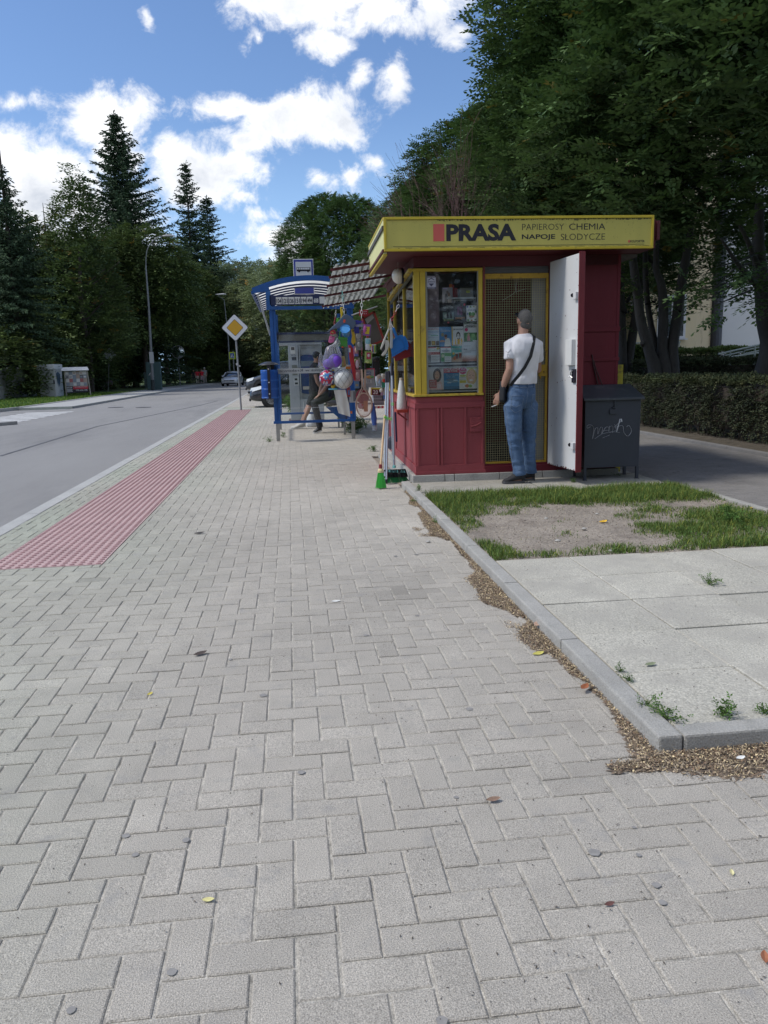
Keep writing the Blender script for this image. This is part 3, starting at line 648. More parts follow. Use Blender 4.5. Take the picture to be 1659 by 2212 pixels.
fr.build('sign_frame', mat('sign_frame_yellow', (.55, .42, .03), .5, vs=3, var=.12, dirt=(.24, .19, .05), dirt_s=6, dirt_lo=.6, dirt_hi=.75), kiosk, bevel=.003)
# dark lines and grime along the panel edges
MB().box(-.262, 2.404, -OV+.0035, -OV+.0065, 2.5465, 2.550).box(fx0+.03, fx1-.03, -OV+.0025, -OV+.0062, fz1-.029, fz1-.026).build('sign_line', blk, kiosk)
mb = MB(); random.seed(3); x = .2
while x < 2.46:
    h = random.uniform(.002, .010)*(1+.8*math.sin(x*5)**2); mb.box(x, x+random.uniform(.006, .02), -OV+.003, -OV+.0064, fz1-.030-h, fz1-.028); x += random.uniform(.008, .035)
x = -.3
while x < 2.46:
    mb.box(x, x+random.uniform(.01, .08), -OV+.003, -OV+.0064, fz0+.024, fz0+.024+random.uniform(.002, .007)); x += random.uniform(.03, .1)
for i in range(150):
    a, b = random.uniform(-.3, 2.46), fz1-.04-abs(random.gauss(0, .09)); 
    if b > fz0+.03: mb.box(a, a+random.uniform(.001, .0035), -OV+.004, -OV+.0063, b-random.uniform(.002, .009), b)
tag(mb.build('grime', grime, kiosk), kind='stuff')
yy = -OV+.006
MB().box(.156, .271, yy-.0025, yy, 2.598, 2.767).build('red_square', mat('sign_red', (.60, .11, .085), .5, var=.05), kiosk)
text('PRASA', blk, (.291, 2.596, .735, .170), kiosk, yy, .045)
text('PAPIEROSY', blk, (1.087, 2.701, .445, .060), kiosk, yy, -.012)
text('CHEMIA', blk, (1.588, 2.699, .388, .062), kiosk, yy, 0)
text('NAPOJE', blk, (1.085, 2.596, .355, .062), kiosk, yy, .018)
text('SŁODYCZE', blk, (1.500, 2.598, .475, .062), kiosk, yy, -.012)
text('KOLPORTER', blk, (2.252, 2.566, .156, .024), kiosk, yy, .01)
MB().box(2.228, 2.247, yy-.0025, yy, 2.566, 2.590).build('red_square', MC['sign_red'], kiosk)
# left fascia, side light put into its paler yellow, and maroon right return
mb = MB(); mb.box(fx0, fx0+.03, -OV+.05, 1.55, fz0-.02, fz1-.012).build('side_fascia', signl, kiosk)
mb = MB(); mb.box(fx0-.006, fx0+.034, -OV+.05, 1.55, fz1-.012, fz1+.006).box(fx0-.006, fx0+.034, -OV+.05, 1.55, fz0-.035, fz0-.02).build('fascia_trim', MC['sign_frame_yellow'], kiosk)
mb = MB(); mb.box(fx1, fx1+.05, -OV+.06, Dp+.3, fz0+.01, fz1-.03).box(fx1+.05, fx1+.085, -OV+.03, Dp, fz0+.09, fz1-.05).build('side_return', drk, kiosk, bevel=.004)
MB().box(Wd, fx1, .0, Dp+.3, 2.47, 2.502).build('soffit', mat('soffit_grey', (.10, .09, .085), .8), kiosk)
# --- corner window
win = MB()
win.box(-.004, .062, -.008, .06, 1.03, 2.347).box(.066, .126, -.004, .06, 1.03, 2.347)      # twin corner posts
win.box(-.010, .756, -.012, .07, 2.347, 2.378).box(.712, .756, -.006, .06, 1.03, 2.347)
wf = win.build('window_frame', yel, kiosk, bevel=.004)
MB().box(-.028, .760, -.034, .07, 1.006, 1.030).box(-.03, .07, .07, Dp, 1.006, 1.03).build('sill', yelw, kiosk, bevel=.003)
MB().box(.126, .712, .022, .026, 1.03, 2.347).build('glass', glass('shop_glass', (.45, .47, .48), .012), kiosk)
MB().box(.130, .148, .012, .03, 1.03, 2.347).box(.700, .712, .012, .03, 1.03, 2.347).build('glazing_bead', mat('bead_grey', (.25, .26, .25), .6), kiosk)
# left side glazing: posts, panes, sloping dark yellow-edged rail
for y in (.98, 2.05, 2.83): MB().box(.0, .045, y, y+.05, 1.03, 2.39).build('side_post', yel, kiosk, bevel=.003)
for a, b in ((.07, .98), (1.03, 2.05), (2.10, 2.83)): MB().box(.018, .023, a, b, 1.03, 2.385).build('side_pane', glass('side_glass', (.35, .38, .38), .03), kiosk)
mb = MB(); mb.bar((-.03, .0, 2.365), (-.03, 2.3, 2.245), .05, .03).build('side_rail', yelw, kiosk)
mb = MB(); mb.bar((-.005, .0, 2.345), (-.005, 2.3, 2.215), .02, .06).build('side_rail', mat('rail_olive', (.09, .085, .04), .7, dirt=(.2, .17, .06), dirt_s=8), kiosk)
# rusty jamb between window and door
MB().box(.760, .782, -.012, .04, .22, 2.39).build('door_jamb', mat('rusty_jamb', (.15, .03, .03), .7, vs=14, var=.4, dirt=(.42, .22, .12), dirt_s=16, dirt_lo=.6, dirt_hi=.7), kiosk)
# mesh door
md_ = thing('mesh_door', None, None, (0, 0, 0)); md_.parent = kiosk
mf = MB(); mf.box(.784, 1.50, .012, .04, 2.262, 2.315).box(.784, 1.50, .012, .04, .225, .248).box(1.478, 1.50, .010, .042, .248, 2.262).box(.784, .792, .012, .04, .248, 2.262)
mf.build('frame', mat('door_yellow', (.46, .28, .025), .6, vs=5, var=.15, dirt=(.18, .08, .02), dirt_s=14, dirt_lo=.56, dirt_hi=.68), md_)
mb = MB(); x = .800
while x < 1.476: mb.box(x-.0013, x+.0013, .0235, .0265, .248, 2.262); x += .0262
z = .262
while z < 2.258: mb.box(.792, 1.478, .0205, .0235, z-.0013, z+.0013); z += .0262
mb.build('wire_mesh', mat('mesh_wire', (.46, .41, .24), .55, vs=8, var=.25), md_)
lk = MB(); lk.box(1.395, 1.482, -.004, .012, 1.195, 1.325).cyl((1.452, -.012, 1.25), (1.452, -.004, 1.25), .012, n=10); lk.box(1.41, 1.425, -.003, .01, 1.165, 1.195)
lk.build('lock_box', MC['door_yellow'], md_, bevel=.004)
MB().cyl((1.452, -.014, 1.25), (1.452, -.0125, 1.25), .006, n=8).box(1.449, 1.455, -.0145, -.0125, 1.232, 1.25).build('keyhole', ink, md_)
# strings caught on the mesh, gap above it
mb = MB(); cr = mat('string_pale', (.36, .30, .25), .8)
for a in ([(1.12, .01, 2.26), (1.125, .008, 2.17), (1.13, .01, 2.12), (1.09, .008, 2.09), (.98, .008, 2.03)], [(1.15, .01, 2.26), (1.13, .005, 2.15), (1.14, .005, 2.10)], [(1.13, .006, 2.12), (1.25, .006, 2.15)], [(.85, .006, 1.28), (.96, .006, 1.285)]): mb.tube(a, .0028, 5)
mb.build('loose_string', cr, md_)
MB().tube([(.80, -.0, 2.352), (.95, -.01, 2.366), (1.2, -.012, 2.364), (1.50, 0, 2.352)], .005, 6).box(.784, 1.5, .03, .04, 2.32, 2.39).build('transom', mat('transom_grey', (.10, .10, .105), .5), kiosk)
# inside: side curtain / cabinet seen through the mesh, shelves of the window, back of the display
MB().box(1.34, 1.56, .10, .13, .2, 2.38).build('inner_panel', mat('inner_grey', (.29, .29, .27), .8, vs=1.5, var=.15), kiosk)
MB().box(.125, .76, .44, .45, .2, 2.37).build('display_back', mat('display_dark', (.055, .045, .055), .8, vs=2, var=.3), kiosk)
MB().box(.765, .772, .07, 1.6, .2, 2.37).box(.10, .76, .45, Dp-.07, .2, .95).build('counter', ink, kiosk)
sh = mat('shelf_pale', (.42, .43, .43), .5, var=.1)
for z, x0, x1, y0 in ((2.078, .38, .705, .10), (1.715, .13, .705, .09), (1.365, .13, .705, .045), (1.328, .13, .705, .05), (1.062, .13, .705, .045)):
    MB().box(x0, x1, y0, .43, z-.016, z).build('shelf', sh, kiosk)
MB().box(.14, .30, .16, .17, 1.75, 2.33).build('inner_poster', mat('reflecting_poster', (.20, .13, .15), .4, vs=4, var=.4), kiosk)
# the open door leaf, hinged on the right of the mesh
leaf = thing('door', None, None, (1.512, -.01, 0), R(-82.5)); leaf.parent = kiosk     # local x runs out from the hinge
MB().box(0, .70, -.004, .002, .205, 2.425).build('white_face', wht, leaf, bevel=.002)
redd = mat('door_red', (.17, .016, .022), .5, vs=3, var=.15, dirt=(.10, .19, .15), dirt_s=4.5, dirt_lo=.66, dirt_hi=.69, bump=.15, bs=20, vscale=(6, 6, 1))
MB().box(.003, .697, .002, .040, .207, 2.422).box(.697, .712, -.010, .055, .190, 2.44).build('red_edge', redd, leaf, bevel=.003)
chip = MB(); random.seed(9)
for i in range(120):
    z = random.choice([random.uniform(1.0, 1.7), random.uniform(.2, 2.4)]); x = .70-abs(random.gauss(0, .006)); chip.box(x-random.uniform(.001, .005), x, -.0065, -.0042, z, z+random.uniform(.002, .018))
for i in range(26):
    x, z = random.uniform(.05, .68), random.uniform(.22, 2.4); chip.box(x, x+random.uniform(.002, .012), -.0062, -.0042, z, z+random.uniform(.002, .014))
for i in range(30): x = random.uniform(.02, .68); chip.box(x, x+random.uniform(.004, .02), -.0062, -.0042, .206, .206+random.uniform(.003, .02))
tag(chip.build('chipped_paint', mat('chip_dark', (.14, .05, .045), .8), leaf), kind='stuff')
for zz in (2.02, .475):
    b = MB().box(.625, .685, -.034, -.004, zz-.045, zz+.028).build('bolt', wht, leaf, bevel=.004)
    MB().cyl((.60, -.022, zz), (.625, -.022, zz), .011, n=8).lathe([(.001, 0), (.02, .002), (.02, .012), (.001, .014)], T=Matrix.Translation((.598, -.022, zz)) @ Matrix.Rotation(-math.pi/2, 4, 'Y'), n=10).build('knob', blk, b)
MB().box(.50, .645, -.05, -.004, 1.31, 1.575).box(.475, .50, -.03, -.004, 1.33, 1.56).build('lock_cover', mat('lock_cover_white', (.66, .67, .66), .45, var=.05, dirt=(.3, .15, .1), dirt_s=9, dirt_lo=.70, dirt_hi=.76), leaf, bevel=.005)
b = MB().box(.60, .675, -.022, -.004, 1.13, 1.27).build('latch', blk, leaf, bevel=.003)
MB().tube([(.64, -.03, 1.255), (.615, -.04, 1.235), (.61, -.04, 1.20), (.64, -.03, 1.18)], .006, 6).tube([(.61, -.03, 1.215), (.60, -.05, 1.19)], .008, 6).build('catch', steel, b)
# concrete blocks under the kiosk
mb = MB(); x = -.055
for ln in (.37, .11, .52, .50, .50, .40):
    mb.box(x, x+ln-.006, -.045, .2, .02, .128); x += ln
mb.build('footing_blocks', ek, kiosk, bevel=.007)
MB().box(-.05, .02, .2, Dp, .0, .128).build('footing_edge', ek, kiosk, bevel=.007)
# round lamp under the awning, blind box
lampw = thing('wall_lamp', 'round white glass lamp on the kiosk side wall under the corrugated awning', 'lamp', K(-.05, .50, 2.36), KR)
lampw.rotation_euler = (0, 0, KR)
MB().lathe([(.085, 0), (.09, .02), (.08, .03)], T=Matrix.Rotation(-math.pi/2, 4, 'Y'), n=18).build('base', blk, lampw)
MB().ball((-.055, 0, 0), .088, 18, (.9, 1, 1)).build('globe', mat('opal_glass', (.80, .74, .62), .3, var=.02), lampw, smooth=True)
# awning: corrugated sheets on thin maroon beams
aw = thing('awning', 'corrugated translucent awning on thin maroon beams over the left side of the kiosk', 'awning', (0, 0, 0))
corr = mat('corrugated_sheet', (.44, .46, .44), .55, vs=3, var=.12, dirt=(.20, .20, .17), dirt_s=3.0, dirt_lo=.42, dirt_hi=.62, transl=.5, vscale=(6, .8, 1))
ax0, ax1 = .60, 1.42
def awz(x, y): return 2.56 - (y-10.2)*.075 + (x-ax0)*.15
for r_ in range(4):
    y0 = 10.16+r_*.80; y1 = y0+.88; mb = MB(); rows = []
    nx = 84; prof = []
    for i in range(nx+1):
        x = ax0+(ax1-ax0)*i/nx; ph = (x-ax0)/.084*2*math.pi; prof.append((x, -.015*max(-1, min(1, 2.0*math.cos(ph)))))
    for y in (y0, y1):
        off = .0 if y == y0 else .012
        rows.append([(x, y, awz(x, y)+c+.03-off) for x, c in prof])
    mb.loft(rows, caps=False, closed=False); me = bpy.data.meshes.new('corrugated_sheet'); me.from_pydata(mb.v, [], mb.f); me.materials.append(corr); me.update(); link('corrugated_sheet', me, aw)
for y in (10.24, 10.72, 11.35, 12.15, 13.15):
    MB().bar((ax0-.03, y, awz(ax0-.03, y)), (1.62, y, awz(1.62, y)), .03, .032).build('beam', drk, aw)
# ------------------------------------------------------------------ books and magazines behind the corner window
def zw(x, y): return .133+(x-175)*.000988, 2.332-(y-115)*.000981
def cover(name, label, cat, r, base, arts=(), texts=(), depth=.012, y=.085, tilt=.05, group='printed matter in the kiosk window'):
    x0, z1 = zw(r[0], r[1]); x1, z0 = zw(r[2], r[3]); w_, h_ = x1-x0, z1-z0
    t = thing(name, label, cat, K((x0+x1)/2, y, z0), (-tilt, 0, KR), group=group); t.rotation_euler = Euler((-tilt, 0, KR), 'XYZ')
    mb = MB(); mb.box(-w_/2, w_/2, 0, depth, 0, h_).build('pages', plain(tuple(min(.8, c*1.3) for c in base), .45), t, bevel=.0015)
    cols = []; mb = MB()
    for i, (k, a, b, c, d, col) in enumerate(arts):
        if col not in cols: cols.append(col)
        mb.mi(cols.index(col)); yy = -.0006-.00035*(i+1)
        X0, X1, Z0, Z1 = -w_/2+a*w_, -w_/2+c*w_, b*h_, d*h_
        if k == 'r': mb.quad((X0, yy, Z0), (X1, yy, Z0), (X1, yy, Z1), (X0, yy, Z1))
        elif k == 'e': mb.add([((X0+X1)/2+(X1-X0)/2*math.cos(q*math.pi/8), yy, (Z0+Z1)/2+(Z1-Z0)/2*math.sin(q*math.pi/8)) for q in range(16)], [tuple(range(16))])
        elif k == 't':      # tapered: shoulders
            m_ = (X1-X0)*.28; mb.quad((X0, yy, Z0), (X1, yy, Z0), (X1-m_*.4, yy, Z1-.25*(Z1-Z0)), (X1-m_, yy, Z1), (X0+m_, yy, Z1), (X0+m_*.4, yy, Z1-.25*(Z1-Z0)))
    if arts: mb.build('cover_picture', [plain(tuple(min(.8, v*1.3) for v in c), .5, vs=60, var=.22) for c in cols], t)
    for (s, a, b, c, d, col, bold) in texts: text(s, plain(col, .5), (-w_/2+a*w_, b*h_, (c-a)*w_, (d-b)*h_), t, -.006-.0005*len(arts)*.4, bold)
    return t
W_, Bk, Rd, Gn, Bl, Sk = (.62,.62,.61), (.02,.02,.025), (.42,.04,.05), (.06,.20,.05), (.05,.16,.36), (.46,.28,.20)
cover('magazine', 'dim magazine showing a person in red and grey, upper left of the window', 'magazine', (195,335,358,650), (.09,.085,.095), [('r',0,.0,1,.74,(.13,.12,.13)),('t',.1,.05,.9,.45,(.05,.05,.055)),('e',.38,.40,.66,.62,Sk),('e',.34,.52,.7,.70,(.05,.04,.04)),('e',.0,.3,.25,.62,(.25,.05,.06)),('r',.0,.08,.28,.16,Rd),('e',.52,.3,.84,.48,(.4,.38,.38))], [('WAŻ', .28,.82,.75,.93,(.30,.30,.34),.01), ('100', .05,.09,.24,.15,W_,.01)], y=.2)
cover('book', 'novel with an embracing couple on a pale grey cover, upper middle', 'book', (375,262,492,430), (.22,.20,.22), [('t',.2,.0,.55,.6,(.03,.03,.04)),('t',.5,.0,.9,.5,(.40,.32,.28)),('e',.38,.55,.6,.8,(.10,.07,.06)),('e',.52,.42,.74,.66,(.16,.09,.06)),('r',.1,.9,.5,.96,(.4,.3,.5))], [('* * *', .3,-.02,.9,.04,W_,0)], y=.11)
cover('book', 'black thriller with white name and two silhouettes walking', 'book', (372,452,495,660), Bk, [('r',0,.22,1,.58,(.16,.22,.20)),('e',.1,.28,.55,.5,(.34,.38,.34)),('t',.34,.28,.56,.72,Bk),('e',.38,.66,.52,.78,Bk),('t',.62,.28,.86,.72,Bk),('e',.68,.66,.82,.78,Bk),('r',.42,-.0,.56,.09,(.5,.1,.13))], [('T E S S', .3,.92,.72,.97,W_,0),('GERRITSEN', .06,.79,.95,.90,W_,.02),('BEZ ODWROTU', .08,.14,.95,.23,(.4,.5,.2),.02)], y=.075)
cover('book', 'black book with purple trousers and orange title letters', 'book', (497,405,635,645), (.025,.025,.03), [('t',.28,.32,.48,.70,(.16,.05,.12)),('t',.52,.32,.72,.70,(.16,.05,.12)),('r',.28,.62,.72,.70,(.13,.04,.10)),('e',.80,.74,.96,.84,(.5,.06,.10)),('r',0,.985,1,1,(.5,.5,.5))], [('MICHAŁ ŚMIELAK', .2,.86,.8,.90,(.4,.4,.42),0),('ZAKRĘTY', .1,.10,.9,.22,(.62,.24,.03),.02)], y=.08)
cover('book', 'white herb atlas with green leaves and a brown bowl', 'book', (640,467,757,642), (.64,.65,.63), [('e',.25,.22,.75,.42,(.32,.17,.09)),('e',.2,.34,.5,.60,Gn),('e',.45,.34,.82,.58,(.10,.28,.07)),('e',.02,.86,.2,.98,(.1,.12,.35)),('e',.3,.86,.5,.97,Gn),('e',.6,.88,.8,.97,(.3,.3,.1)),('e',.84,.5,.97,.7,Gn),('e',.05,.02,.25,.14,(.1,.25,.1)),('e',.4,.02,.6,.12,(.35,.2,.1)),('e',.75,.04,.95,.16,Gn),('e',.03,.4,.14,.55,(.15,.2,.4))], [('ATLAS ZIÓŁ', .1,.66,.92,.79,(.05,.13,.34),.01)], y=.07)
cover('magazine', 'white garden calendar with a pink disc and gardener among leaves', 'magazine', (608,650,757,865), (.62,.63,.61), [('r',0,.0,1,.46,(.06,.17,.06)),('e',.15,.08,.5,.42,(.15,.32,.12)),('e',.5,.05,.95,.4,(.10,.28,.09)),('e',.55,.2,.8,.4,(.2,.4,.16)),('t',.22,.04,.46,.34,(.5,.2,.22)),('e',.27,.30,.42,.44,Sk),('e',.05,.52,.3,.70,(.50,.04,.14)),('r',0,.9,1,1,(.05,.08,.05)),('r',.66,.0,1,.05,W_)], [('KALENDARZ', .16,.80,.86,.87,(.1,.1,.1),.01),('BIODYNAMICZNY', .08,.72,.95,.79,(.1,.1,.1),.01)], y=.055)
cover('magazine', 'pale blue leaflet with red heading and three small photos along its foot', 'magazine', (187,700,325,905), (.50,.56,.64), [('r',.05,.78,.95,.80,Bl),('r',.08,.70,.9,.73,(.2,.3,.45)),('r',.08,.62,.8,.64,(.2,.3,.45)),('r',.3,.54,.9,.58,(.15,.35,.25)),('r',.08,.46,.85,.48,(.25,.3,.4)),('r',.02,.03,.3,.27,(.12,.12,.1)),('r',.35,.03,.68,.27,(.35,.22,.08)),('e',.42,.08,.6,.22,(.5,.4,.12)),('r',.72,.03,.98,.27,(.16,.14,.13))], [('GDY BOLĄ NOGI', .07,.86,.95,.94,(.5,.08,.10),.01)], y=.05)
cover('magazine', 'blue magazine with a woman in a white shirt', 'magazine', (327,698,467,912), (.07,.21,.42), [('t',.40,.0,.92,.42,(.62,.62,.6)),('e',.42,.36,.62,.58,Sk),('e',.40,.46,.64,.62,(.12,.06,.04)),('e',.14,.5,.38,.70,(.25,.22,.12)),('t',.02,.22,.45,.32,Sk)], [('KONFERENCJA', .1,.74,.9,.82,W_,.01),('Zdrowie i', .1,.86,.6,.92,(.4,.55,.7),0)], y=.055)
cover('book', 'book with yellow spine and a drawn woman in a yellow jumper', 'book', (468,695,606,900), (.64,.64,.62), [('r',0,0,.09,1,(.58,.38,.03)),('t',.22,.03,.95,.40,(.60,.36,.03)),('e',.38,.30,.72,.72,(.05,.04,.04)),('e',.44,.34,.66,.62,(.62,.6,.57)),('r',.36,.05,.46,.44,(.62,.6,.58)),('r',.66,.05,.76,.44,(.62,.6,.58)),('r',.48,.48,.53,.50,Bk),('r',.58,.48,.63,.50,Bk)], [('Jak mniej żyć', .14,.80,.95,.90,Bk,.01)], y=.06, tilt=.09)
cover('magazine', 'white magazine with a broad red band, lower left of its shelf', 'magazine', (187,920,327,1088), (.60,.60,.59), [('r',0,.52,1,.68,(.45,.06,.06)),('r',.02,.02,.3,.5,(.2,.2,.2)),('r',.36,.38,.95,.42,(.3,.3,.3)),('r',.36,.28,.9,.31,(.3,.3,.3)),('r',.36,.18,.95,.21,(.3,.3,.3)),('r',.36,.08,.85,.11,(.3,.3,.3)),('e',.74,.84,1.0,1.0,(.4,.3,.06)),('r',0,.95,.7,1,(.5,.1,.1))], [('Jedz na zdrowie', .08,.76,.92,.87,(.1,.4,.25),.0),('ULECZ SIĘ DIETĄ', .04,.55,.96,.65,W_,.01)], y=.05)
cover('magazine', 'white magazine with green picture blocks', 'magazine', (340,922,460,1088), (.60,.62,.61), [('r',.02,.02,.36,.62,(.10,.28,.12)),('r',.38,.38,.98,.62,(.15,.35,.16)),('r',.4,.3,.95,.33,(.3,.35,.3)),('r',.4,.2,.9,.23,(.3,.3,.3)),('r',.4,.1,.95,.13,(.3,.3,.3)),('r',.0,.96,1,1,(.5,.1,.12)),('e',.06,.3,.32,.55,(.45,.5,.3))], [('NA', .5,.84,.65,.91,(.1,.15,.3),.01),('PODNIEBIENIU', .1,.70,.95,.80,(.1,.15,.3),.01)], y=.055)
cover('magazine', 'teal preserves magazine with jars of jam', 'magazine', (460,905,582,1086), (.05,.30,.27), [('r',0,0,1,.26,(.34,.22,.13)),('r',.40,.18,.66,.5,(.12,.03,.02)),('r',.72,.2,.98,.52,(.22,.04,.02)),('r',.38,.5,.68,.56,(.6,.6,.58)),('r',.7,.52,1,.58,(.55,.5,.4)),('r',.22,.1,.42,.34,(.45,.12,.03)),('e',.12,.42,.34,.58,(.6,.38,.05)),('r',0,.97,1,1,W_)], [('Przetwory', .1,.72,1.0,.85,W_,.015)], y=.065)
cover('magazine', 'grey white folder fading to copper red at its foot', 'magazine', (582,868,757,1085), (.47,.50,.53), [('r',0,0,1,.14,(.36,.17,.13)),('r',0,.14,1,.22,(.42,.27,.23)),('r',0,.22,1,.30,(.47,.38,.35)),('r',.12,.78,.55,.80,(.25,.28,.3)),('r',.22,.52,.9,.54,(.15,.15,.17)),('r',.12,.46,.6,.48,(.2,.2,.2))], [('Król', .12,.57,.32,.66,(.06,.06,.08),.01)], y=.05)
cover('magazine', 'magazine with a dark haired woman above a red text box, lower left', 'magazine', (192,1150,370,1395), (.45,.43,.43), [('t',.08,.0,.95,.46,(.52,.34,.31)),('e',.32,.34,.86,.98,(.07,.05,.05)),('e',.42,.46,.74,.86,Sk),('r',.50,.55,.64,.575,(.4,.08,.08)),('r',.06,.08,.54,.46,(.40,.09,.09)),('r',.58,.06,.82,.26,(.55,.45,.45)),('r',.46,.70,.52,.715,Bk),('r',.60,.70,.66,.715,Bk)], [('SOPOT', .12,.34,.46,.42,W_,.01),('LATO', .12,.24,.42,.31,W_,.0),('100 PORAD', .10,.14,.50,.21,W_,.0)], y=.05)
cover('magazine', 'red topped magazine with dolphins leaping from a blue sea', 'magazine', (372,1145,548,1395), (.025,.15,.30), [('r',0,.74,1,1,(.42,.03,.06)),('r',0,.32,1,.40,(.10,.30,.42)),('e',.15,.36,.80,.50,(.08,.14,.20)),('e',.3,.30,.95,.40,(.14,.22,.28)),('r',0,0,1,.14,(.02,.10,.20)),('e',.6,.38,.9,.42,(.45,.55,.6)),('e',.2,.28,.5,.32,(.45,.5,.5))], [('O CZYM LEKARZ', .03,.88,.98,.97,W_,.02),('CI NIE POWIE', .03,.77,.88,.86,W_,.02),('Zdrowa woda morska', .15,.62,.95,.68,(.45,.6,.65),0),('i wielkie ssaki', .15,.54,.7,.60,(.45,.6,.65),0)], y=.05)
cover('magazine', 'magazine with a smiling blonde woman over a plate of food', 'magazine', (548,1150,757,1395), (.57,.56,.53), [('e',.38,.18,.98,.94,(.50,.36,.17)),('e',.46,.28,.88,.86,(.58,.36,.27)),('e',.56,.36,.76,.44,(.62,.6,.58)),('r',.54,.60,.62,.62,(.1,.1,.1)),('r',.71,.60,.79,.62,(.1,.1,.1)),('e',.0,.68,.42,1.0,(.45,.03,.16)),('r',.42,.93,1,1,(.32,.42,.08)),('r',.02,.28,.38,.40,(.45,.38,.04)),('r',.02,.44,.36,.46,(.3,.3,.3)),('r',.02,.52,.36,.54,(.3,.3,.3)),('e',.02,.56,.38,.66,(.35,.4,.1)),('e',.2,.02,.8,.26,(.62,.6,.58)),('e',.3,.06,.55,.22,(.40,.14,.05)),('e',.5,.06,.7,.2,(.2,.35,.08))], [('żyj', .12,.86,.32,.97,(.6,.5,.55),.01),('lepiej', .04,.75,.40,.86,W_,.01)], y=.05)
# badge sticker
x0, z1 = zw(187, 145); x1, z0 = zw(288, 283)
t = thing('sticker', 'square white and violet club badge sticker at the top left of the kiosk glass', 'sticker', K(x0, .0195, z0), KR)
MB().box(0, x1-x0, 0, .0015, 0, z1-z0).build('backing', plain((.10,.09,.17), .5), t); MB().box(.001, x1-x0-.001, -.0005, 0, .018, z1-z0-.018).build('white_field', plain((.50,.50,.60), .5), t)
w_ = x1-x0; mb = MB(); mb.add([(w_*.5+w_*.40*a, -.0012, .07+.034*b) for a, b in ((-.85, .7), (0, 1.35), (.85, .7), (.85, .45), (0, 1.05), (-.85, .45))], [(0, 1, 2, 3, 4, 5)]); mb.add([(w_*.5+w_*.40*a, -.0012, .07+.034*b) for a, b in ((-.75, -.45), (.75, -.45), (0, -1.4))], [(0, 1, 2)]); mb.add([(w_*.5+w_*.40*a, -.0014, .07+.034*b) for a, b in ((-.2, -.6), (.2, -.6), (0, -.95))], [(0, 1, 2)]).build('shield', plain((.07,.07,.13), .5), t)
text('JEWENTUS', plain((.05,.05,.11), .5), (w_*.1, .062, w_*.8, .016), t, -.0015, .02); text('24 STO 20.06', plain((.6,.6,.66), .5), (w_*.15, .003, w_*.7, .010), t, -.0015, .01); text('KIBICE RAZEM', plain((.6,.6,.66), .5), (w_*.08, z1-z0-.012, w_*.8, .008), t, -.0015, .01)
# carton and basket on the top shelf
x0, z1 = zw(580, 210); x1, z0 = zw(750, 314)
t = thing('cardboard_box', 'plain grey brown carton with a yellow price tag on the top shelf', 'box', K(x0, .13, 2.0785), KR); MB().box(0, x1-x0-.02, 0, .16, 0, z1-z0).box(-.002, x1-x0-.018, -.002, .162, z1-z0-.02, z1-z0+.001).build('carton', plain((.20,.185,.16), .8), t, bevel=.002)
MB().box(.07, .11, -.004, -.002, .05, .072).build('price_tag', plain((.55,.58,.02), .5), t); text('3,50', blk, (.075, .054, .03, .014), t, -.0042, .02)
t = thing('basket', 'small red plastic basket filled with orange and red toys', 'basket', K(.40, .14, 2.0785), KR)
mb = MB()
for i in range(7): mb.box(.016*i, .016*i+.009, 0, .003, 0, .10)
for zz in (0, .05, .095): mb.box(0, .105, -.001, .004, zz, zz+.008)
for yy in (.0, .1): mb.box(0, .003, yy, yy+.01, 0, .1).box(.102, .105, yy, yy+.01, 0, .1)
mb.box(0, .105, 0, .11, 0, .004).build('lattice', plain((.25,.02,.03), .5), t)
mb = MB().mi(0); mb.cyl((.03, .05, .02), (.04, .05, .15), .018, n=8); mb.mi(1).cyl((.07, .05, .02), (.06, .05, .14), .016, n=8); mb.build('toys', [plain((.55,.14,.02), .5), plain((.35,.03,.04), .5)], t)
# dim stack behind the side panes and inner clutter
random.seed(21); cl = [(.35,.34,.32), (.10,.16,.28), (.45,.42,.38), (.28,.06,.06), (.12,.22,.12), (.5,.42,.1)]
for i in range(9):
    w_, h_ = random.uniform(.08, .15), random.uniform(.10, .22); y_ = .2+i*.25
    t = thing('carton', '', 'carton', K(.10+random.uniform(0, .12), y_, 1.031), (0, 0, KR+random.uniform(-.3, .3)), group='cartons on the kiosk counter inside the side panes')
    t['label'] = 'small carton inside the side panes of the kiosk'
    MB().box(0, w_, 0, w_*.7, 0, h_).build('carton_body', plain(cl[i % 6], .6), t, bevel=.003); MB().box(.01, w_-.01, -.001, 0, h_*.3, h_*.6).build('printed_panel', plain(cl[(i+3) % 6], .6), t)

# ------------------------------------------------------------------ grey metal box beside the door
gb = mat('box_grey_blue', (.040, .046, .058), .5, vs=1.6, var=.16, dirt=(.075, .08, .09), dirt_s=4, dirt_lo=.6, dirt_hi=.9, bump=.1, bs=10)
bx = thing('metal_box', 'dark grey metal storage box on legs with a white graffiti scrawl', 'storage box', K(1.80, -.40, .0), KR)
w_, d_ = .625, .38
mb = MB(); mb.box(0, w_, 0, d_, .19, .93).build('body', gb, bx, bevel=.004)
mb = MB(); mb.add([(-.025, -.03, .925), (w_+.03, -.03, .925), (w_+.03, d_, 1.055), (-.025, d_, 1.055), (-.025, -.03, .95), (w_+.03, -.03, .95), (w_+.03, d_, 1.085), (-.025, d_, 1.085)], [(0,3,2,1),(4,5,6,7),(0,1,5,4),(1,2,6,5),(2,3,7,6),(3,0,4,7)]).build('lid', mat('lid_grey', (.055, .062, .072), .45, vs=3, var=.15, dirt=(.12, .12, .12), dirt_s=6), bx, bevel=.003)
mb = MB(); mb.add([(0, d_, .93), (0, 0, .93), (0, d_, 1.05), (w_, d_, .93), (w_, 0, .93), (w_, d_, 1.05)], [(0, 1, 2), (3, 5, 4), (0, 2, 5, 3)]).build('side_wedge', gb, bx)
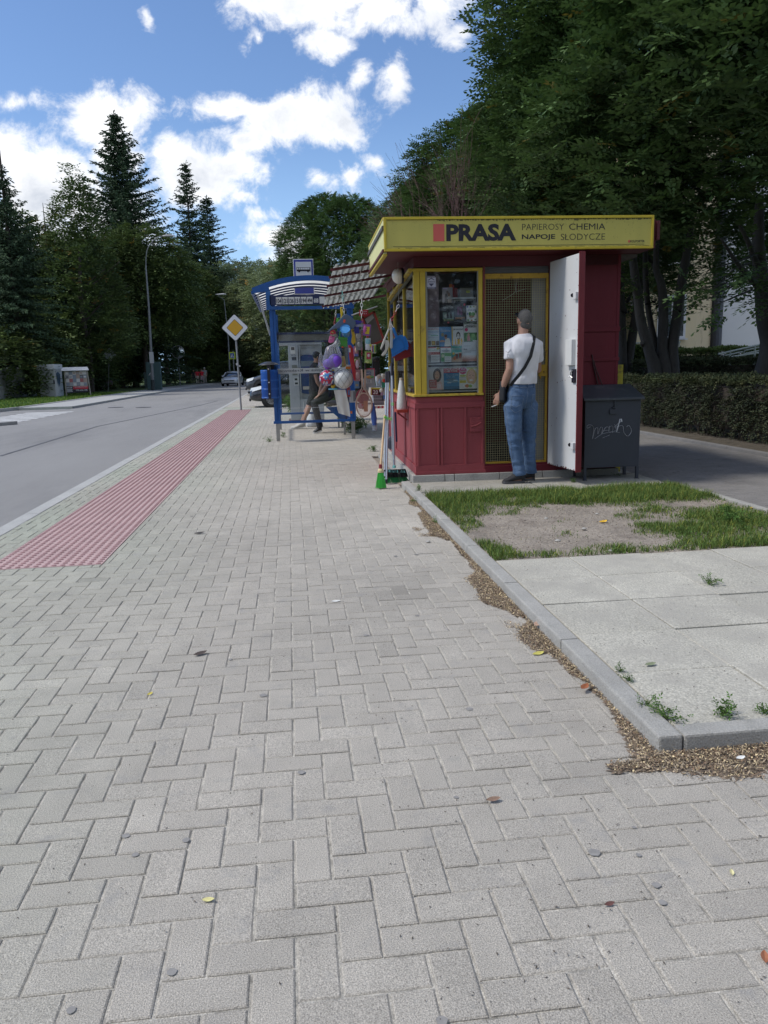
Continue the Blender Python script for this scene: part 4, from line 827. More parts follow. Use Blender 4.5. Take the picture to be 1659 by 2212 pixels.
for x in (0.0, w_-.03):
    for y_ in (0, d_-.03): MB().box(x, x+.03, y_, y_+.03, .035, .19).box(x-.008, x+.038, y_-.008, y_+.038, .05, .056).build('leg', gb, bx)
h_ = MB().box(.27, .35, -.02, 0, .775, .825).box(.30, .34, -.028, -.0, .838, .85).box(.32, .335, -.018, 0, .83, .93).build('hasp', gb, bx, bevel=.003)
gr = mat('spray_silver', (.62, .63, .65), .5, vs=12, var=.25); mb = MB()
def scr(pts, r=.0062):
    P_ = [Vector((p[0], -.0015, p[1])) for p in pts]; sm = []
    for i in range(len(P_)-1):
        p0, p1, p2, p3 = P_[max(i-1, 0)], P_[i], P_[i+1], P_[min(i+2, len(P_)-1)]
        for k in range(5):
            t = k/5; sm.append(.5*((2*p1)+(p2-p0)*t+(2*p0-5*p1+4*p2-p3)*t*t+(3*p1-p0-3*p2+p3)*t**3))
    sm.append(P_[-1]); mb.tube(sm, r, 5, ry=.0012)
def gz(x, y): return (x-335)*.001475+.003, .19+(1995-y)*.00149
for st in ([(375,1690),(350,1700),(352,1680),(380,1678),(400,1705),(392,1780),(410,1710),(430,1700),(432,1745),(450,1700),(468,1702),(462,1745),(490,1700),(515,1700),(515,1730),(520,1690)],
           [(480,1722),(520,1720)], [(520,1695),(545,1692),(545,1740)], [(520,1735),(575,1725)], [(555,1690),(580,1730),(560,1680)], [(600,1640),(590,1680),(575,1735)], [(610,1655),(560,1700),(620,1690),(632,1740),(665,1768),(690,1730),(670,1690),(652,1700)],
           [(410,1780),(470,1745),(550,1735),(600,1740)], [(470,1775),(525,1755)], [(608,1640),(615,1662)]): scr([gz(*p) for p in st])
mb.build('graffiti', gr, bx)
# yellow A-board leaning by the box
t = thing('yellow_board', 'narrow faded yellow board standing behind the grey metal box', 'board', K(2.42, .35, .03), KR)
MB().box(0, .10, 0, .03, 0, 1.27).box(.02, .08, -.006, 0, .15, 1.0).build('panel', mat('board_yellow', (.42, .36, .02), .6, vs=6, var=.2, dirt=(.08, .07, .03), dirt_s=9, dirt_lo=.5, dirt_hi=.6), t, bevel=.003)
t = thing('iron_bar', 'rusty forked iron bar leaning on the maroon wall above the box', 'bar', K(2.08, -.03, 1.06), KR)
MB().tube([(0, 0, 0), (-.06, .012, .25), (-.075, .02, .36)], .008, 6).tube([(.05, -.01, 0), (-.03, .01, .20), (-.055, .018, .30)], .007, 6).build('rod', mat('dark_rust', (.05, .02, .02), .8, vs=20, var=.3), t)
# ------------------------------------------------------------------ people
def er(c, rt_, fw_, rx, ry, n=20, sq=1.0):
    out = []
    for k in range(n):
        t = 2*math.pi*k/n; cx, cy = math.cos(t), math.sin(t)
        if sq != 1: cx = math.copysign(abs(cx)**sq, cx); cy = math.copysign(abs(cy)**sq, cy)
        out.append(Vector(c)+rt_*rx*cx+fw_*ry*cy)
    return out
def cr1(a, u):
    i = min(int(u), len(a)-2); t = u-i; p0, p1, p2, p3 = a[max(i-1, 0)], a[i], a[i+1], a[min(i+2, len(a)-1)]
    return max(.004, .5*((2*p1)+(p2-p0)*t+(2*p0-5*p1+4*p2-p3)*t*t+(3*p1-p0-3*p2+p3)*t**3))
def sp_pts(P, n):
    m_ = len(P); return [Vector([cr1_(P, u, k) for k in range(3)]) for u in np.linspace(0, m_-1, (m_-1)*n+1)]
def cr1_(P, u, k):
    i = min(int(u), len(P)-2); t = u-i; p0, p1, p2, p3 = P[max(i-1, 0)][k], P[i][k], P[i+1][k], P[min(i+2, len(P)-1)][k]
    return .5*((2*p1)+(p2-p0)*t+(2*p0-5*p1+4*p2-p3)*t*t+(3*p1-p0-3*p2+p3)*t**3)
def spine(mb, C_, rxs, rys, rt_, n=20, sq=1.0):
    if len(C_) > 3:
        m_ = len(C_); C_ = sp_pts(C_, 4); u = np.linspace(0, m_-1, len(C_)); rxs = [cr1(rxs, v) for v in u]; rys = [cr1(rys, v) for v in u]
    rings = []
    for i, c in enumerate(C_):
        d = (Vector(C_[min(i+1, len(C_)-1)])-Vector(C_[max(i-1, 0)])).normalized(); f = d.cross(rt_).normalized()
        rings.append(er(c, rt_, f, rxs[i], rys[i], n, sq))
    mb.loft(rings)
def hand(mb, wr, d, up_, side, s=1.0, curl=.5, spread=1.0, fingers=(0, 0, 0, 0)):
    """wr wrist point, d direction to fingers, up_ back-of-hand normal, side thumb side vector"""
    wr = Vector(wr); d = Vector(d).normalized(); side = Vector(side); side = (side-d*side.dot(d)).normalized(); up_ = d.cross(side) if Vector(up_).dot(d.cross(side)) > 0 else -d.cross(side)
    pc = [wr-d*.01*s, wr+d*.03*s, wr+d*.06*s, wr+d*.088*s]
    spine(mb, pc, [.025*s, .035*s, .040*s, .036*s], [.018*s, .015*s, .014*s, .011*s], side, 12)
    for k, (off, ln) in enumerate(((.029, .072), (.010, .080), (-.009, .074), (-.027, .058))):
        c = curl*(1+.15*k)+fingers[k]; b = wr+d*.083*s+side*off*s*spread; dd = d.copy(); pts = [b-dd*.01]; p = b
        for j, f in enumerate((.45, .32, .23)):
            ang = c*(.45+.35*j); dd = (dd*math.cos(ang) - up_*math.sin(ang)).normalized(); p = p+dd*ln*f*s; pts.append(p)
        mb.tube(pts, [.0095*s, .0090*s, .0083*s, .0068*s], 8)
    tb = wr+d*.022*s+side*.028*s; td_ = (d*.62+side*.72-up_*.3).normalized(); t2 = (d*.9+side*.25-up_*.45).normalized()
    mb.tube([tb-td_*.012*s, tb+td_*.028*s, tb+td_*.030*s+t2*.028*s, tb+td_*.030*s+t2*.048*s], [.013*s, .0115*s, .0098*s, .007*s], 8)
def lerp(a, b, t): return Vector(a).lerp(Vector(b), t)
SKIN = mat('skin', (.42, .235, .165), .55, vs=9, var=.10, fine=.06, fs=60, bump=.1, bs=60)
def person(label, J, rt_, skin=SKIN, shirt=None, trousers=None, shoes=None, hair=None, vox=.008, sleeve=.45, leg=1.0, face=Vector((0, 1, 0)), k=1.0, root=None, group=None, shirt_len=1.0, wr_disp=.006, hairstyle='short', handcfg=None, hips=.155, chest=.165):
    """J: head neck chest waist pelvis; sL eL wL hL; sR eR wR hR; pL kL aL tL; pR kR aR tR  (joints in metres)"""
    J = {a: Vector(b) for a, b in J.items()}; rt_ = Vector(rt_).normalized()
    base = (J['aL']+J['aR'])/2; base.z = min(J['tL'].z, J['tR'].z)-.03
    t = thing('person', label, 'person', base, group=group); off = -base
    J = {a: b+off for a, b in J.items()}
    H = J['head']; fd = Vector(face).normalized(); sd_ = fd.cross(Vector((0, 0, 1))).normalized()
    m = MB()
    spine(m, [J['pelvis']-Vector((0, 0, .05)), J['pelvis']+Vector((0, 0, .04)), J['waist'], J['chest'], lerp(J['chest'], J['neck'], .55), lerp(J['chest'], J['neck'], .9)], [hips*k, hips*k, .135*k, chest*k, .14*k, .07*k], [.10*k, .11*k, .095*k, .11*k, .085*k, .055*k], rt_)
    m.tube([lerp(J['chest'], J['neck'], .7), J['neck'], J['neck']+(H-J['neck'])*.55], [.062*k, .056*k, .056*k], 14)
    # head: skull, jaw, nose, ears
    T = Matrix((sd_, fd, Vector((0, 0, 1)))).transposed().to_4x4(); T.translation = H
    sub = MB(); sub.ball((0, -.008*k, .015*k), .1*k, 20, (.76, .96, 1.02)); sub.ball((0, .022*k, -.055*k), .068*k, 16, (.82, .92, .85)); sub.tube([(0, .085*k, .015*k), (0, .106*k, -.02*k), (0, .088*k, -.03*k)], [.008*k, .013*k, .009*k], 8)
    for s_ in (-1, 1): sub.ball((s_*.077*k, -.005*k, -.005*k), .03*k, 10, (.35, .62, 1.0)); sub.ball((s_*.032*k, .078*k, .022*k), .018*k, 8, (1.2, .5, .6))
    sub.ball((0, .085*k, -.058*k), .02*k, 8, (1.2, .5, .45)); sub.xf(T); m.v += []
    o = len(m.v); m.v += sub.v; m.f += [tuple(o+i for i in f) for f in sub.f]; m.m += sub.m
    for S_, sg in (('L', -1), ('R', 1)):
        a, b, c, d = J['s'+S_], J['e'+S_], J['w'+S_], J['h'+S_]
        m.tube([lerp(J['chest'], a, .6)+Vector((0, 0, .02)), a, lerp(a, b, .35), b, lerp(b, c, .3), lerp(b, c, .7), c], [.055*k, .054*k, .048*k, .040*k, .042*k, .032*k, .025*k], 14)
        cfg = (handcfg or {}).get(S_, {}); dd = (d-c).normalized(); hand(m, c, dd, cfg.get('up', rt_*sg), cfg.get('side', fd), k, cfg.get('curl', .45))
        p, q, r, tt = J['p'+S_], J['k'+S_], J['a'+S_], J['t'+S_]
        m.tube([lerp(J['pelvis'], p, .6), p, lerp(p, q, .5), q, lerp(q, r, .35), lerp(q, r, .75), r], [.09*k, .085*k, .072*k, .054*k, .056*k, .04*k, .036*k], 16)
        m.tube([r, r+Vector((0, 0, -.04*k)), lerp(r, tt, .5)-Vector((0, 0, .03)), tt], [.034*k, .032*k, .028*k, .020*k], 12)
    rebuild('body', m, vox, skin, t, 4)
    if shirt:
        m = MB(); g_ = .018*k; pe = lerp(J['waist'], J['pelvis'], shirt_len)
        spine(m, [pe, lerp(J['waist'], pe, .4), J['waist'], lerp(J['waist'], J['chest'], .5), J['chest'], lerp(J['chest'], J['neck'], .5), lerp(J['chest'], J['neck'], .74), lerp(J['chest'], J['neck'], .92)], [.155*k+g_*.6, .145*k+g_, .142*k+g_, .155*k+g_, chest*k+g_, .155*k+g_, .115*k+g_, .062*k+g_*.8], [.115*k, .108*k+g_*.5, .105*k+g_*.5, .11*k+g_*.6, .115*k+g_, .10*k+g_*.6, .07*k+g_*.6, .055*k+g_*.4], rt_, 24, .9)
        for S_ in 'LR':
            a, b, c = J['s'+S_], J['e'+S_], J['w'+S_]
            if sleeve <= 1: m.tube([lerp(J['chest'], a, .5)+Vector((0, 0, .02)), lerp(J['chest'], a, .92), a, lerp(a, b, sleeve*.5), lerp(a, b, sleeve*.92), lerp(a, b, sleeve)], [.07*k, .075*k, .074*k, .072*k, .068*k, .066*k], 16)
            else: m.tube([lerp(J['chest'], a, .5), a, lerp(a, b, .5), b, lerp(b, c, .5), lerp(b, c, .95)], [.07*k, .07*k, .062*k, .054*k, .046*k, .038*k], 16)
        rebuild('shirt', m, vox, shirt, t, 8, disp=lambda co: wr_disp*np.array([NZ.noise(Vector((p[0]*9, p[1]*9, p[2]*14)))+.6*NZ.noise(Vector((p[0]*22+5, p[1]*22, p[2]*12))) for p in co]))
    if trousers:
        m = MB(); g_ = .013*k
        spine(m, [J['pelvis']-Vector((0, 0, .135*k)), J['pelvis']-Vector((0, 0, .07*k)), J['pelvis'], lerp(J['pelvis'], J['waist'], .35), lerp(J['pelvis'], J['waist'], .62)], [hips*k*.6, hips*k*.95+g_, hips*k+g_*1.2, hips*k*.97+g_*.6, .137*k+g_*.4], [.07*k, .115*k, .125*k+g_*.3, .115*k, .10*k], rt_, 24)
        for S_ in 'LR':
            p, q, r = J['p'+S_], J['k'+S_], J['a'+S_]
            P_ = [lerp(J['pelvis'], p, .6), p, lerp(p, q, .4), lerp(p, q, .75), q, lerp(q, r, .3), lerp(q, r, .7), lerp(q, r, 1.0)]; R_ = [.100, .104, .094, .080, .073, .070, .066, .068]
            cut = {1.0: 8, .5: 5}.get(leg, 8); m.tube(P_[:cut], [x*k for x in R_[:cut]], 18)
        def wr_(co):
            out = []
            for p in co:
                hz_ = p[2]+base.z; a_ = 1.3 if (hz_ < .35 or .42 < hz_ < .62) else .7
                out.append(wr_disp*a_*(NZ.noise(Vector((p[0]*10, p[1]*10, p[2]*22)))+.7*abs(NZ.noise(Vector((p[0]*16+3, p[1]*16, p[2]*38))))))
            return np.array(out)
        rebuild('trousers', m, vox, trousers, t, 4, disp=wr_)
    if shoes:
        for S_ in 'LR':
            r, tt = J['a'+S_], J['t'+S_]; d = (tt-r); d.z = 0; ln = d.length; d = d.normalized(); s_ = d.cross(Vector((0, 0, 1)))
            zb = tt.z-.03; fl = lambda u, z_: Vector((r.x, r.y, 0))+d*u+Vector((0, 0, z_))
            tilt = (r.z-.085)-zb
            m = MB(); rings = []
            for u, wd, hh in ((-.055, .030, .095), (-.04, .042, .125), (0, .046, .13), (.05, .045, .112), (.11, .047, .074), (.16, .047, .050), (.20, .040, .040), (.222, .022, .026)):
                lift = tilt*max(0, 1-(u+.05)/.20) if tilt > .02 else 0
                c = fl(u*ln/.19, zb+lift+.012+hh/2*k); rings.append([c+s_*wd*k*math.cos(q)+Vector((0, 0, 1))*hh/2*k*(math.sin(q) if math.sin(q) > -.6 else -.6)*1.0 for q in [2*math.pi*i/14 for i in range(14)]])
            up_ = m.loft(rings).build('shoe', shoes[0], t, smooth=True)
            m = MB(); rings = []
            for u, wd in ((-.060, .022), (-.05, .034), (0, .041), (.06, .042), (.12, .049), (.17, .050), (.21, .042), (.232, .020)):
                lift = tilt*max(0, 1-(u+.05)/.20) if tilt > .02 else 0
                c = fl(u*ln/.19, zb+lift+.015); rings.append([c+s_*wd*k+Vector((0, 0, -.015)), c+s_*wd*k+Vector((0, 0, .012)), c-s_*wd*k+Vector((0, 0, .012)), c-s_*wd*k+Vector((0, 0, -.015))])
            m.loft(rings).build('sole', shoes[1], up_)
    if hair:
        m = MB()
        if hairstyle == 'cap': m.ball((0, -.008*k, .03*k), .106*k, 20, (.80, .98, .98)); m.cbox((0, .105*k, .045*k), (.13*k, .11*k, .012*k), (.15, 0, 0))
        else: m.ball((0, -.016*k, .026*k), 0.0985*k, 24, (.775, .955, 1.0)); m.ball((0, -.040*k, -.040*k), .058*k, 14, (1.16, .86, 1.0))
        m.xf(T); rebuild('hair' if hairstyle != 'cap' else 'cap', m, min(vox, .008), hair, t, 3, disp=lambda co: .0012*np.array([NZ.noise(Vector((p[0]*90, p[1]*90, p[2]*90))) for p in co]))
    for s_ in (-1, 1):
        e = MB().ball((0, 0, 0), .012*k, 10); c = T @ Vector((s_*.031*k, .074*k, .018*k)); e.xf(Matrix.Translation(c)); e.mi(1).ball(tuple(c+fd*.0075*k), .0062*k, 8); e.build('eye', [plain((.7, .68, .65), .2), plain((.05, .04, .03), .2)], t, smooth=True)
    MB().ball((0, 0, 0), .018*k, 10, (1.2, .4, .28)).xf(T @ Matrix.Translation((0, .089*k, -.058*k))).build('mouth', plain((.38, .14, .12), .5), t, smooth=True)
    return t, base, T
# the customer at the mesh door
YM = 8.38
def q(zx, zy, dy=0): return W((1900+zx*500/1229)/1.8517, (1050+zy*500/1229)/1.8517, YM+dy)
yaw = R(28); rgt = Vector((math.cos(yaw), math.sin(yaw), 0)); fwd = Vector((-math.sin(yaw), math.cos(yaw), 0))
denim = mat('blue_denim', (.060, .115, .215), .85, vs=5, var=.28, fine=.22, fs=160, dirt=(.14, .21, .32), dirt_s=6, dirt_lo=.48, dirt_hi=.75, bump=.15, bs=120, vscale=(1, 1, .5))
tee = mat('white_cotton', (.70, .70, .73), .9, vs=8, var=.05, fine=.05, fs=150, bump=.12, bs=50)
JM = dict(head=q(482, 575, .02), neck=q(472, 690, 0), chest=q(485, 850, 0), waist=q(482, 1090, .02), pelvis=q(455, 1310, .02),
          sL=q(352, 800, -.02), eL=q(338, 1050, -.06), wL=q(250, 1290, .0), hL=q(205, 1375, .03), sR=q(606, 805, .07), eR=q(618, 1060, .20), wR=q(430, 1075, .42), hR=q(300, 1040, .44),
          pL=q(372, 1420, -.03), kL=q(392, 1790, -.03), aL=q(440, 2085, -.03), pR=q(528, 1410, .07), kR=q(528, 1770, .10), aR=q(545, 2065, .10), tL=q(300, 2150, -.03), tR=q(405, 2130, .12))
for S_, z_ in (('L', .05), ('R', .05)): JM['t'+S_].z = z_+.03; JM['a'+S_].z = z_+.085
hd = R(14); hface = Vector((-math.sin(hd), math.cos(hd), 0))
man, mb0, MT = person('grey haired man in white T-shirt and jeans with a cigarette at the mesh door', JM, rgt, shirt=tee, trousers=denim, shoes=(mat('black_knit', (.018, .018, .02), .8, var=.3, vs=40), mat('dark_sole', (.06, .06, .065), .6)), hair=mat('grey_hair', (.105, .100, .095), .95, vs=14, var=.3, fine=.5, fs=260, bump=.4, bs=200), vox=.006, sleeve=.62, face=hface, wr_disp=.0065, shirt_len=.46,
    handcfg={'L': dict(up=Vector((-.55, -.8, .1)), side=Vector((-.6, .5, 0)), curl=.55), 'R': dict(up=Vector((0, -.2, 1)), side=Vector((0, -.6, .7)), curl=.7)}, hips=.162, chest=.175)
def mq(zx, zy, dy=0): return q(zx, zy, dy)-mb0
# strap over the right shoulder to the bag on the left hip
st = MB(); back = [(560, 705, .06), (584, 725, -.04), (575, 800, -.115), (548, 920, -.145), (490, 1030, -.15), (430, 1110, -.155), (378, 1170, -.15), (350, 1210, -.10)]
P_ = [mq(*b) for b in back]
for a, b in zip(P_[:-1], P_[1:]): st.bar(a, b+(b-a)*.06, .005, .034, (0, 1, 0))
P_ = [Vector(p) for p in P_]
st = MB(); rings = []
for i, p in enumerate(P_):
    d = (P_[min(i+1, len(P_)-1)]-P_[max(i-1, 0)]).normalized(); nrm = Vector((.1, -1, 0)) if i > 1 else Vector((.4, -.4, .8)); s_ = d.cross(nrm).normalized(); nn = s_.cross(d).normalized()
    rings.append([p+s_*.017+nn*.003, p-s_*.017+nn*.003, p-s_*.017-nn*.003, p+s_*.017-nn*.003])
st.loft(rings).box(0, 0, 0, 0, 0, 0)
bag = thing('shoulder_bag', 'black flat crossbody bag at the left hip of the man in the white T-shirt', 'bag', mb0)
st.f = st.f[:-6]; st.m = st.m[:-6]; st.v = st.v[:-8]
st.build('strap', mat('black_webbing', (.014, .014, .016), .75, var=.2, vs=60), bag)
c = mq(285, 1270, .045); T = Matrix.Translation(c) @ Matrix.Rotation(R(62), 4, 'Z') @ Matrix.Rotation(R(8), 4, 'Y')
b_ = MB(); rings = []
for z_, s_ in ((-.115, .86), (-.10, .97), (-.03, 1), (.06, 1), (.095, .95), (.105, .85)): rings.append([T @ Vector((x*.105*s_, y*.032*s_, z_)) for x, y in ((-1, -.7), (-.85, -1), (.85, -1), (1, -.7), (1, .7), (.85, 1), (-.85, 1), (-1, .7))])
b_.loft(rings).build('bag_body', mat('black_nylon', (.016, .017, .02), .6, vs=20, var=.2, bump=.2, bs=40), bag, smooth=True, bevel=.004)
MB().box(-.09, .09, -.037, -.033, .02, .03).xf(T).build('zip', mat('zip_dark', (.04, .04, .045), .4), bag)
cg = thing('cigarette', 'white cigarette between the fingers of the man at the door', 'cigarette', q(188, 1412, .0))
MB().cyl((-.028, 0, -.006), (.03, .01, .01), .004, n=8).build('paper', plain((.75, .73, .7), .7), cg); MB().cyl((.03, .01, .01), (.045, .0125, .014), .0042, n=8).build('filter', plain((.5, .3, .12), .7), cg)
sg = MB(); sg.tube([MT @ Vector(p) for p in ((-.078, .0, .05), (-.07, .06, .075), (0, .088, .083), (.07, .06, .075), (.078, .0, .05))], .006, 8, ry=.009)
sgo = thing('sunglasses', 'black sunglasses pushed up on the head of the grey haired man', 'sunglasses', mb0); sg.build('frame', blk, sgo)
for s_ in (-1, 1): MB().ball((0, 0, 0), .024, 12, (1, .25, .7)).xf(MT @ Matrix.Translation((s_*.036, .078, .078)) @ Matrix.Rotation(-.7, 4, 'X')).build('lens', mat('dark_lens', (.01, .01, .012), .15), sgo, smooth=True)
# jeans details: pockets, waistband, loops, side seam
thr = mat('denim_thread', (.16, .21, .29), .8, var=.15); dkd = mat('denim_dark', (.030, .062, .135), .85, vs=20, var=.3)
dg = bpy.context.evaluated_depsgraph_get()
from mathutils.bvhtree import BVHTree
jm = [o for o in bpy.data.objects if o.parent == man and o.name.startswith('trousers')][0].data
bv = BVHTree.FromPolygons([v.co for v in jm.vertices], [tuple(p.vertices) for p in jm.polygons])
camo = Vector((0, 0, CAMH))-mb0
def onj(zx, zy, lift=.003):
    p = mq(zx, zy, 0); d = (p-camo).normalized(); h = bv.ray_cast(camo, d); 
    return (h[0]-d*lift, h[0]) if h[0] else (p, p)
dm = MB()
def seam(pts, r=.0022):
    out = []
    for a, b in zip(pts[:-1], pts[1:]):
        for i in range(6): t_ = i/6; out.append(onj(a[0]+(b[0]-a[0])*t_, a[1]+(b[1]-a[1])*t_)[0])
    out.append(onj(*pts[-1])[0]); dm.tube(out, r, 5)
for pk in ([(362, 1310), (350, 1440), (395, 1478), (450, 1452), (486, 1312), (362, 1310)], [(566, 1300), (556, 1420), (590, 1450)], [(560, 1300), (598, 1296)], [(352, 1400), (395, 1425), (452, 1398)]): seam(pk)
seam([(362, 1218), (440, 1228), (520, 1226), (592, 1216)], .003); seam([(520, 1230), (518, 1300), (500, 1400), (468, 1500)], .002); seam([(296, 1420), (320, 1600), (352, 1800), (375, 2000), (385, 2090)], .0022)
seam([(382, 2100), (440, 2118), (500, 2118)], .0022)
dm.build('stitching', thr, man)
lp = MB()
for x in (436, 513, 575): a = onj(x, 1192, .004)[0]; b = onj(x, 1232, .004)[0]; lp.bar(a, b, .004, .012, (0, 1, 0))
lp.build('belt_loops', dkd, man)
sm = [o for o in bpy.data.objects if o.parent == man and o.name.startswith('shirt')][0].data
bv = BVHTree.FromPolygons([v.co for v in sm.vertices], [tuple(p.vertices) for p in sm.polygons]); dm = MB()
seam([(300, 868), (325, 885), (352, 850)], .003); seam([(318, 900), (340, 905), (340, 935), (318, 930), (318, 900)], .002); seam([(305, 965), (350, 958), (395, 962)], .0018)
dm.build('sleeve_flap', mat('cotton_grey', (.55, .55, .58), .9), man)  # seam lines in a slightly greyer cotton tone
# ------------------------------------------------------------------ goods hanging under the awning
YG = 9.72
def zA(x, y, Y_=YG): return W((1300+x*.24111)/1.8517, (1030+y*.24111)/1.8517, Y_)
def zB(x, y, Y_=YG): return W((1250+x*.24111)/1.8517, (1380+y*.24111)/1.8517, Y_)
def z7(x, y, Y_=YG): return W((1450+x*.2396)/1.8517, (1450+y*.2396)/1.8517, Y_)
def plate(name, mb, pts, y0, th, c):     # outline given as world points in a vertical plane
    P_ = [(p.x-c.x, p.z-c.z) for p in pts]; mb.prism(P_, y0, y0+th); return mb
GRP = 'small goods hung for sale at the kiosk'
def good(name, label, cat, c): return thing(name, label, cat, c)
def spl(pts, n=5):
    P_ = [Vector(p) for p in pts]; out = []
    for i in range(len(P_)-1):
        p0, p1, p2, p3 = P_[max(i-1, 0)], P_[i], P_[i+1], P_[min(i+2, len(P_)-1)]
        for k in range(n):
            t = k/n; out.append(.5*((2*p1)+(p2-p0)*t+(2*p0-5*p1+4*p2-p3)*t*t+(3*p1-p0-3*p2+p3)*t**3))
    return out+[P_[-1]]
def chain(label, a, b, cols, ln=.045, r=.0035, wire=None):
    a, b = Vector(a), Vector(b); t = good('chain', label, 'chain', b); d = (a-b); n = max(1, int(d.length/(ln*.8))); u = d.normalized(); s1 = u.cross(Vector((0, 1, 0))).normalized(); s2 = u.cross(s1)
    mb = MB(); ms = [plain(c, .4) for c in cols]
    for i in range(n):
        c = d*((i+.5)/n); s_ = s1 if i % 2 else s2; mb.mi((i//4) % len(cols)); pts = []
        for k in range(13):
            q_ = 2*math.pi*k/12; pts.append(c+u*ln*.55*math.cos(q_)+s_*ln*.26*math.sin(q_))
        mb.tube(pts, r, 6, caps=False)
    mb.build('links', ms, t)
    if wire: MB().tube([d, Vector(wire)-b], .0016, 5).build('wire', plain((.35, .33, .33), .5), t)
    return t
chain('white and teal plastic chain holding the toys, leftmost under the awning', zA(285, 560), zA(320, 960), [(.6,.62,.6), (.15,.42,.40)], wire=zA(262, 215, YG+.2))
chain('thin red and white chain just left of the toys', zA(182, 880), zA(150, 1130), [(.45,.08,.1), (.6,.6,.58)], ln=.03, r=.0025, wire=zA(182, 740))
chain('white plastic chain above the tennis rackets', zA(610, 700), zA(605, 1000), [(.66,.66,.65)], ln=.05, wire=zA(590, 180, YG+.2))
chain('thin dark wire chain carrying the rackets between the small packs', zA(618, 1010), zB(815, 330), [(.28,.28,.28), (.5,.1,.12)], ln=.03, r=.0022)
chain('red and white chain holding the dustpans and mop poles', K(-.12, .42, 2.03), zA(1078, 1090, 9.3), [(.5,.05,.06), (.66,.64,.6)], ln=.05, wire=K(-.12, .42, 2.52))
# slate grey plastic scoop
c = zA(300, 1080); t = good('plastic_scoop', 'slate grey winged plastic scoop with an orange tag above the blue bucket', 'scoop', c)
plate('s', MB(), [zA(*p) for p in ((40,1230),(120,1150),(230,1050),(300,960),(345,940),(420,980),(500,1050),(515,1100),(475,1185),(420,1175),(330,1165),(180,1175))], -.03, .05, c).build('scoop_body', plain((.085,.12,.18), .45), t, bevel=.008)
MB().prism([((zA(*p)-c).x, (zA(*p)-c).z) for p in ((303,1030),(338,1035),(330,1085),(297,1080))], -.034, -.031).build('price_tag', plain((.75,.10,.04), .5), t)
# blue bucket, bottom towards the street
c = zA(355, 1270); t = good('toy_bucket', 'sky blue toy bucket hanging bottom outwards between the toys', 'bucket', c)
T = Matrix.Rotation(R(62), 4, 'X') @ Matrix.Rotation(R(-10), 4, 'Y')
MB().lathe([(.001, 0), (.043, 0), (.047, .004), (.058, .12), (.063, .122), (.060, .128), (.054, .118)], T=T, n=24).build('bucket_body', plain((.05,.26,.58), .35), t, smooth=True)
MB().tube([T @ Vector((.06*math.cos(a), .0, .12+.06*math.sin(a))) for a in [i*math.pi/10 for i in range(11)]], .003, 6).build('handle', plain((.04,.2,.5), .4), t)
# green rake
c = zA(300, 1400); t = good('toy_rake', 'grass green plastic toy rake behind the blue bucket', 'toy rake', c); mb = MB()
for i in range(7):
    x = 225+i*22; mb.bar(zA(x, 1340)-c, zA(x+4, 1480)-c, .012, .008, (0, 1, 0))
mb.bar(zA(222, 1330)-c, zA(375, 1345)-c, .02, .02, (0, 1, 0)); mb.tube([zA(240, 1330)-c, zA(250, 1230)-c, zA(262, 1190)-c], .007, 8); mb.bar(zA(226, 1410)-c, zA(370, 1420)-c, .05, .004, (0, 1, 0))
mb.build('rake_head', plain((.07,.30,.04), .4), t); MB().box(-.02, .0, -.012, -.008, -.07, -.055).build('price_tag', plain((.75,.10,.04), .5), t)
# yellow and green handles of toy spades at the top of the bunch
for lb, pts, col, w_ in (('yellow toy spade handle with a round hole, highest in the bunch of toys', ((250,820),(300,820),(298,900),(285,990),(255,1060),(262,960)), (.62,.45,.02), .02), ('lime green toy handle left of the yellow ones', ((195,1010),(240,990),(260,1040),(225,1090),(190,1070)), (.12,.42,.04), .02), ('yellow toy pistol shape hanging to the right of the blue bucket', ((430,1190),(470,1180),(500,1290),(512,1400),(470,1450),(435,1400),(450,1300)), (.60,.38,.02), .03), ('yellow curved toy handle right of the slate scoop tip', ((340,955),(375,950),(410,1000),(400,1020),(360,990)), (.6,.45,.03), .02)):
    c = zA(*pts[0]); t = good('toy_spade', lb, 'toy', c); plate('h', MB(), [zA(*p) for p in pts], .0, w_, c).build('plastic_body', plain(col, .4), t, bevel=.005)
    q_ = zA(*(sum(p[i] for p in pts[:3])/3 for i in (0, 1)))-c; MB().cyl((q_.x, -.002, q_.z), (q_.x, .001, q_.z), .009, n=10).build('hole', ink, t)
# pink, red and brown toys behind the net bag
for lb, pts, col, col2 in (('pink and white doll pack peeping out left of the net bag', ((60,1400),(80,1300),(130,1290),(170,1310),(150,1400),(90,1420)), (.60,.12,.28), (.6,.55,.5)), ('red and yellow bundled toy at the left of the green rake', ((85,1270),(100,1215),(160,1200),(190,1250),(150,1290)), (.5,.04,.06), (.6,.5,.15)), ('brown grey carded toy under the slate scoop', ((105,1270),(190,1260),(195,1310),(115,1330)), (.28,.24,.2), (.4,.36,.3))):
    c = zA(*pts[0]); t = good('toy_pack', lb, 'toy pack', c); plate('p', MB(), [zA(*p) for p in pts], .03, .03, c).build('card', plain(col, .5), t, bevel=.004)
    m_ = [zA(*(pts[i][0]*.6+pts[0][0]*.4, pts[i][1]*.6+pts[0][1]*.4)) for i in range(1, 4)]; MB().prism([((p-c).x, (p-c).z) for p in m_], .026, .029).build('picture', plain(col2, .5), t)
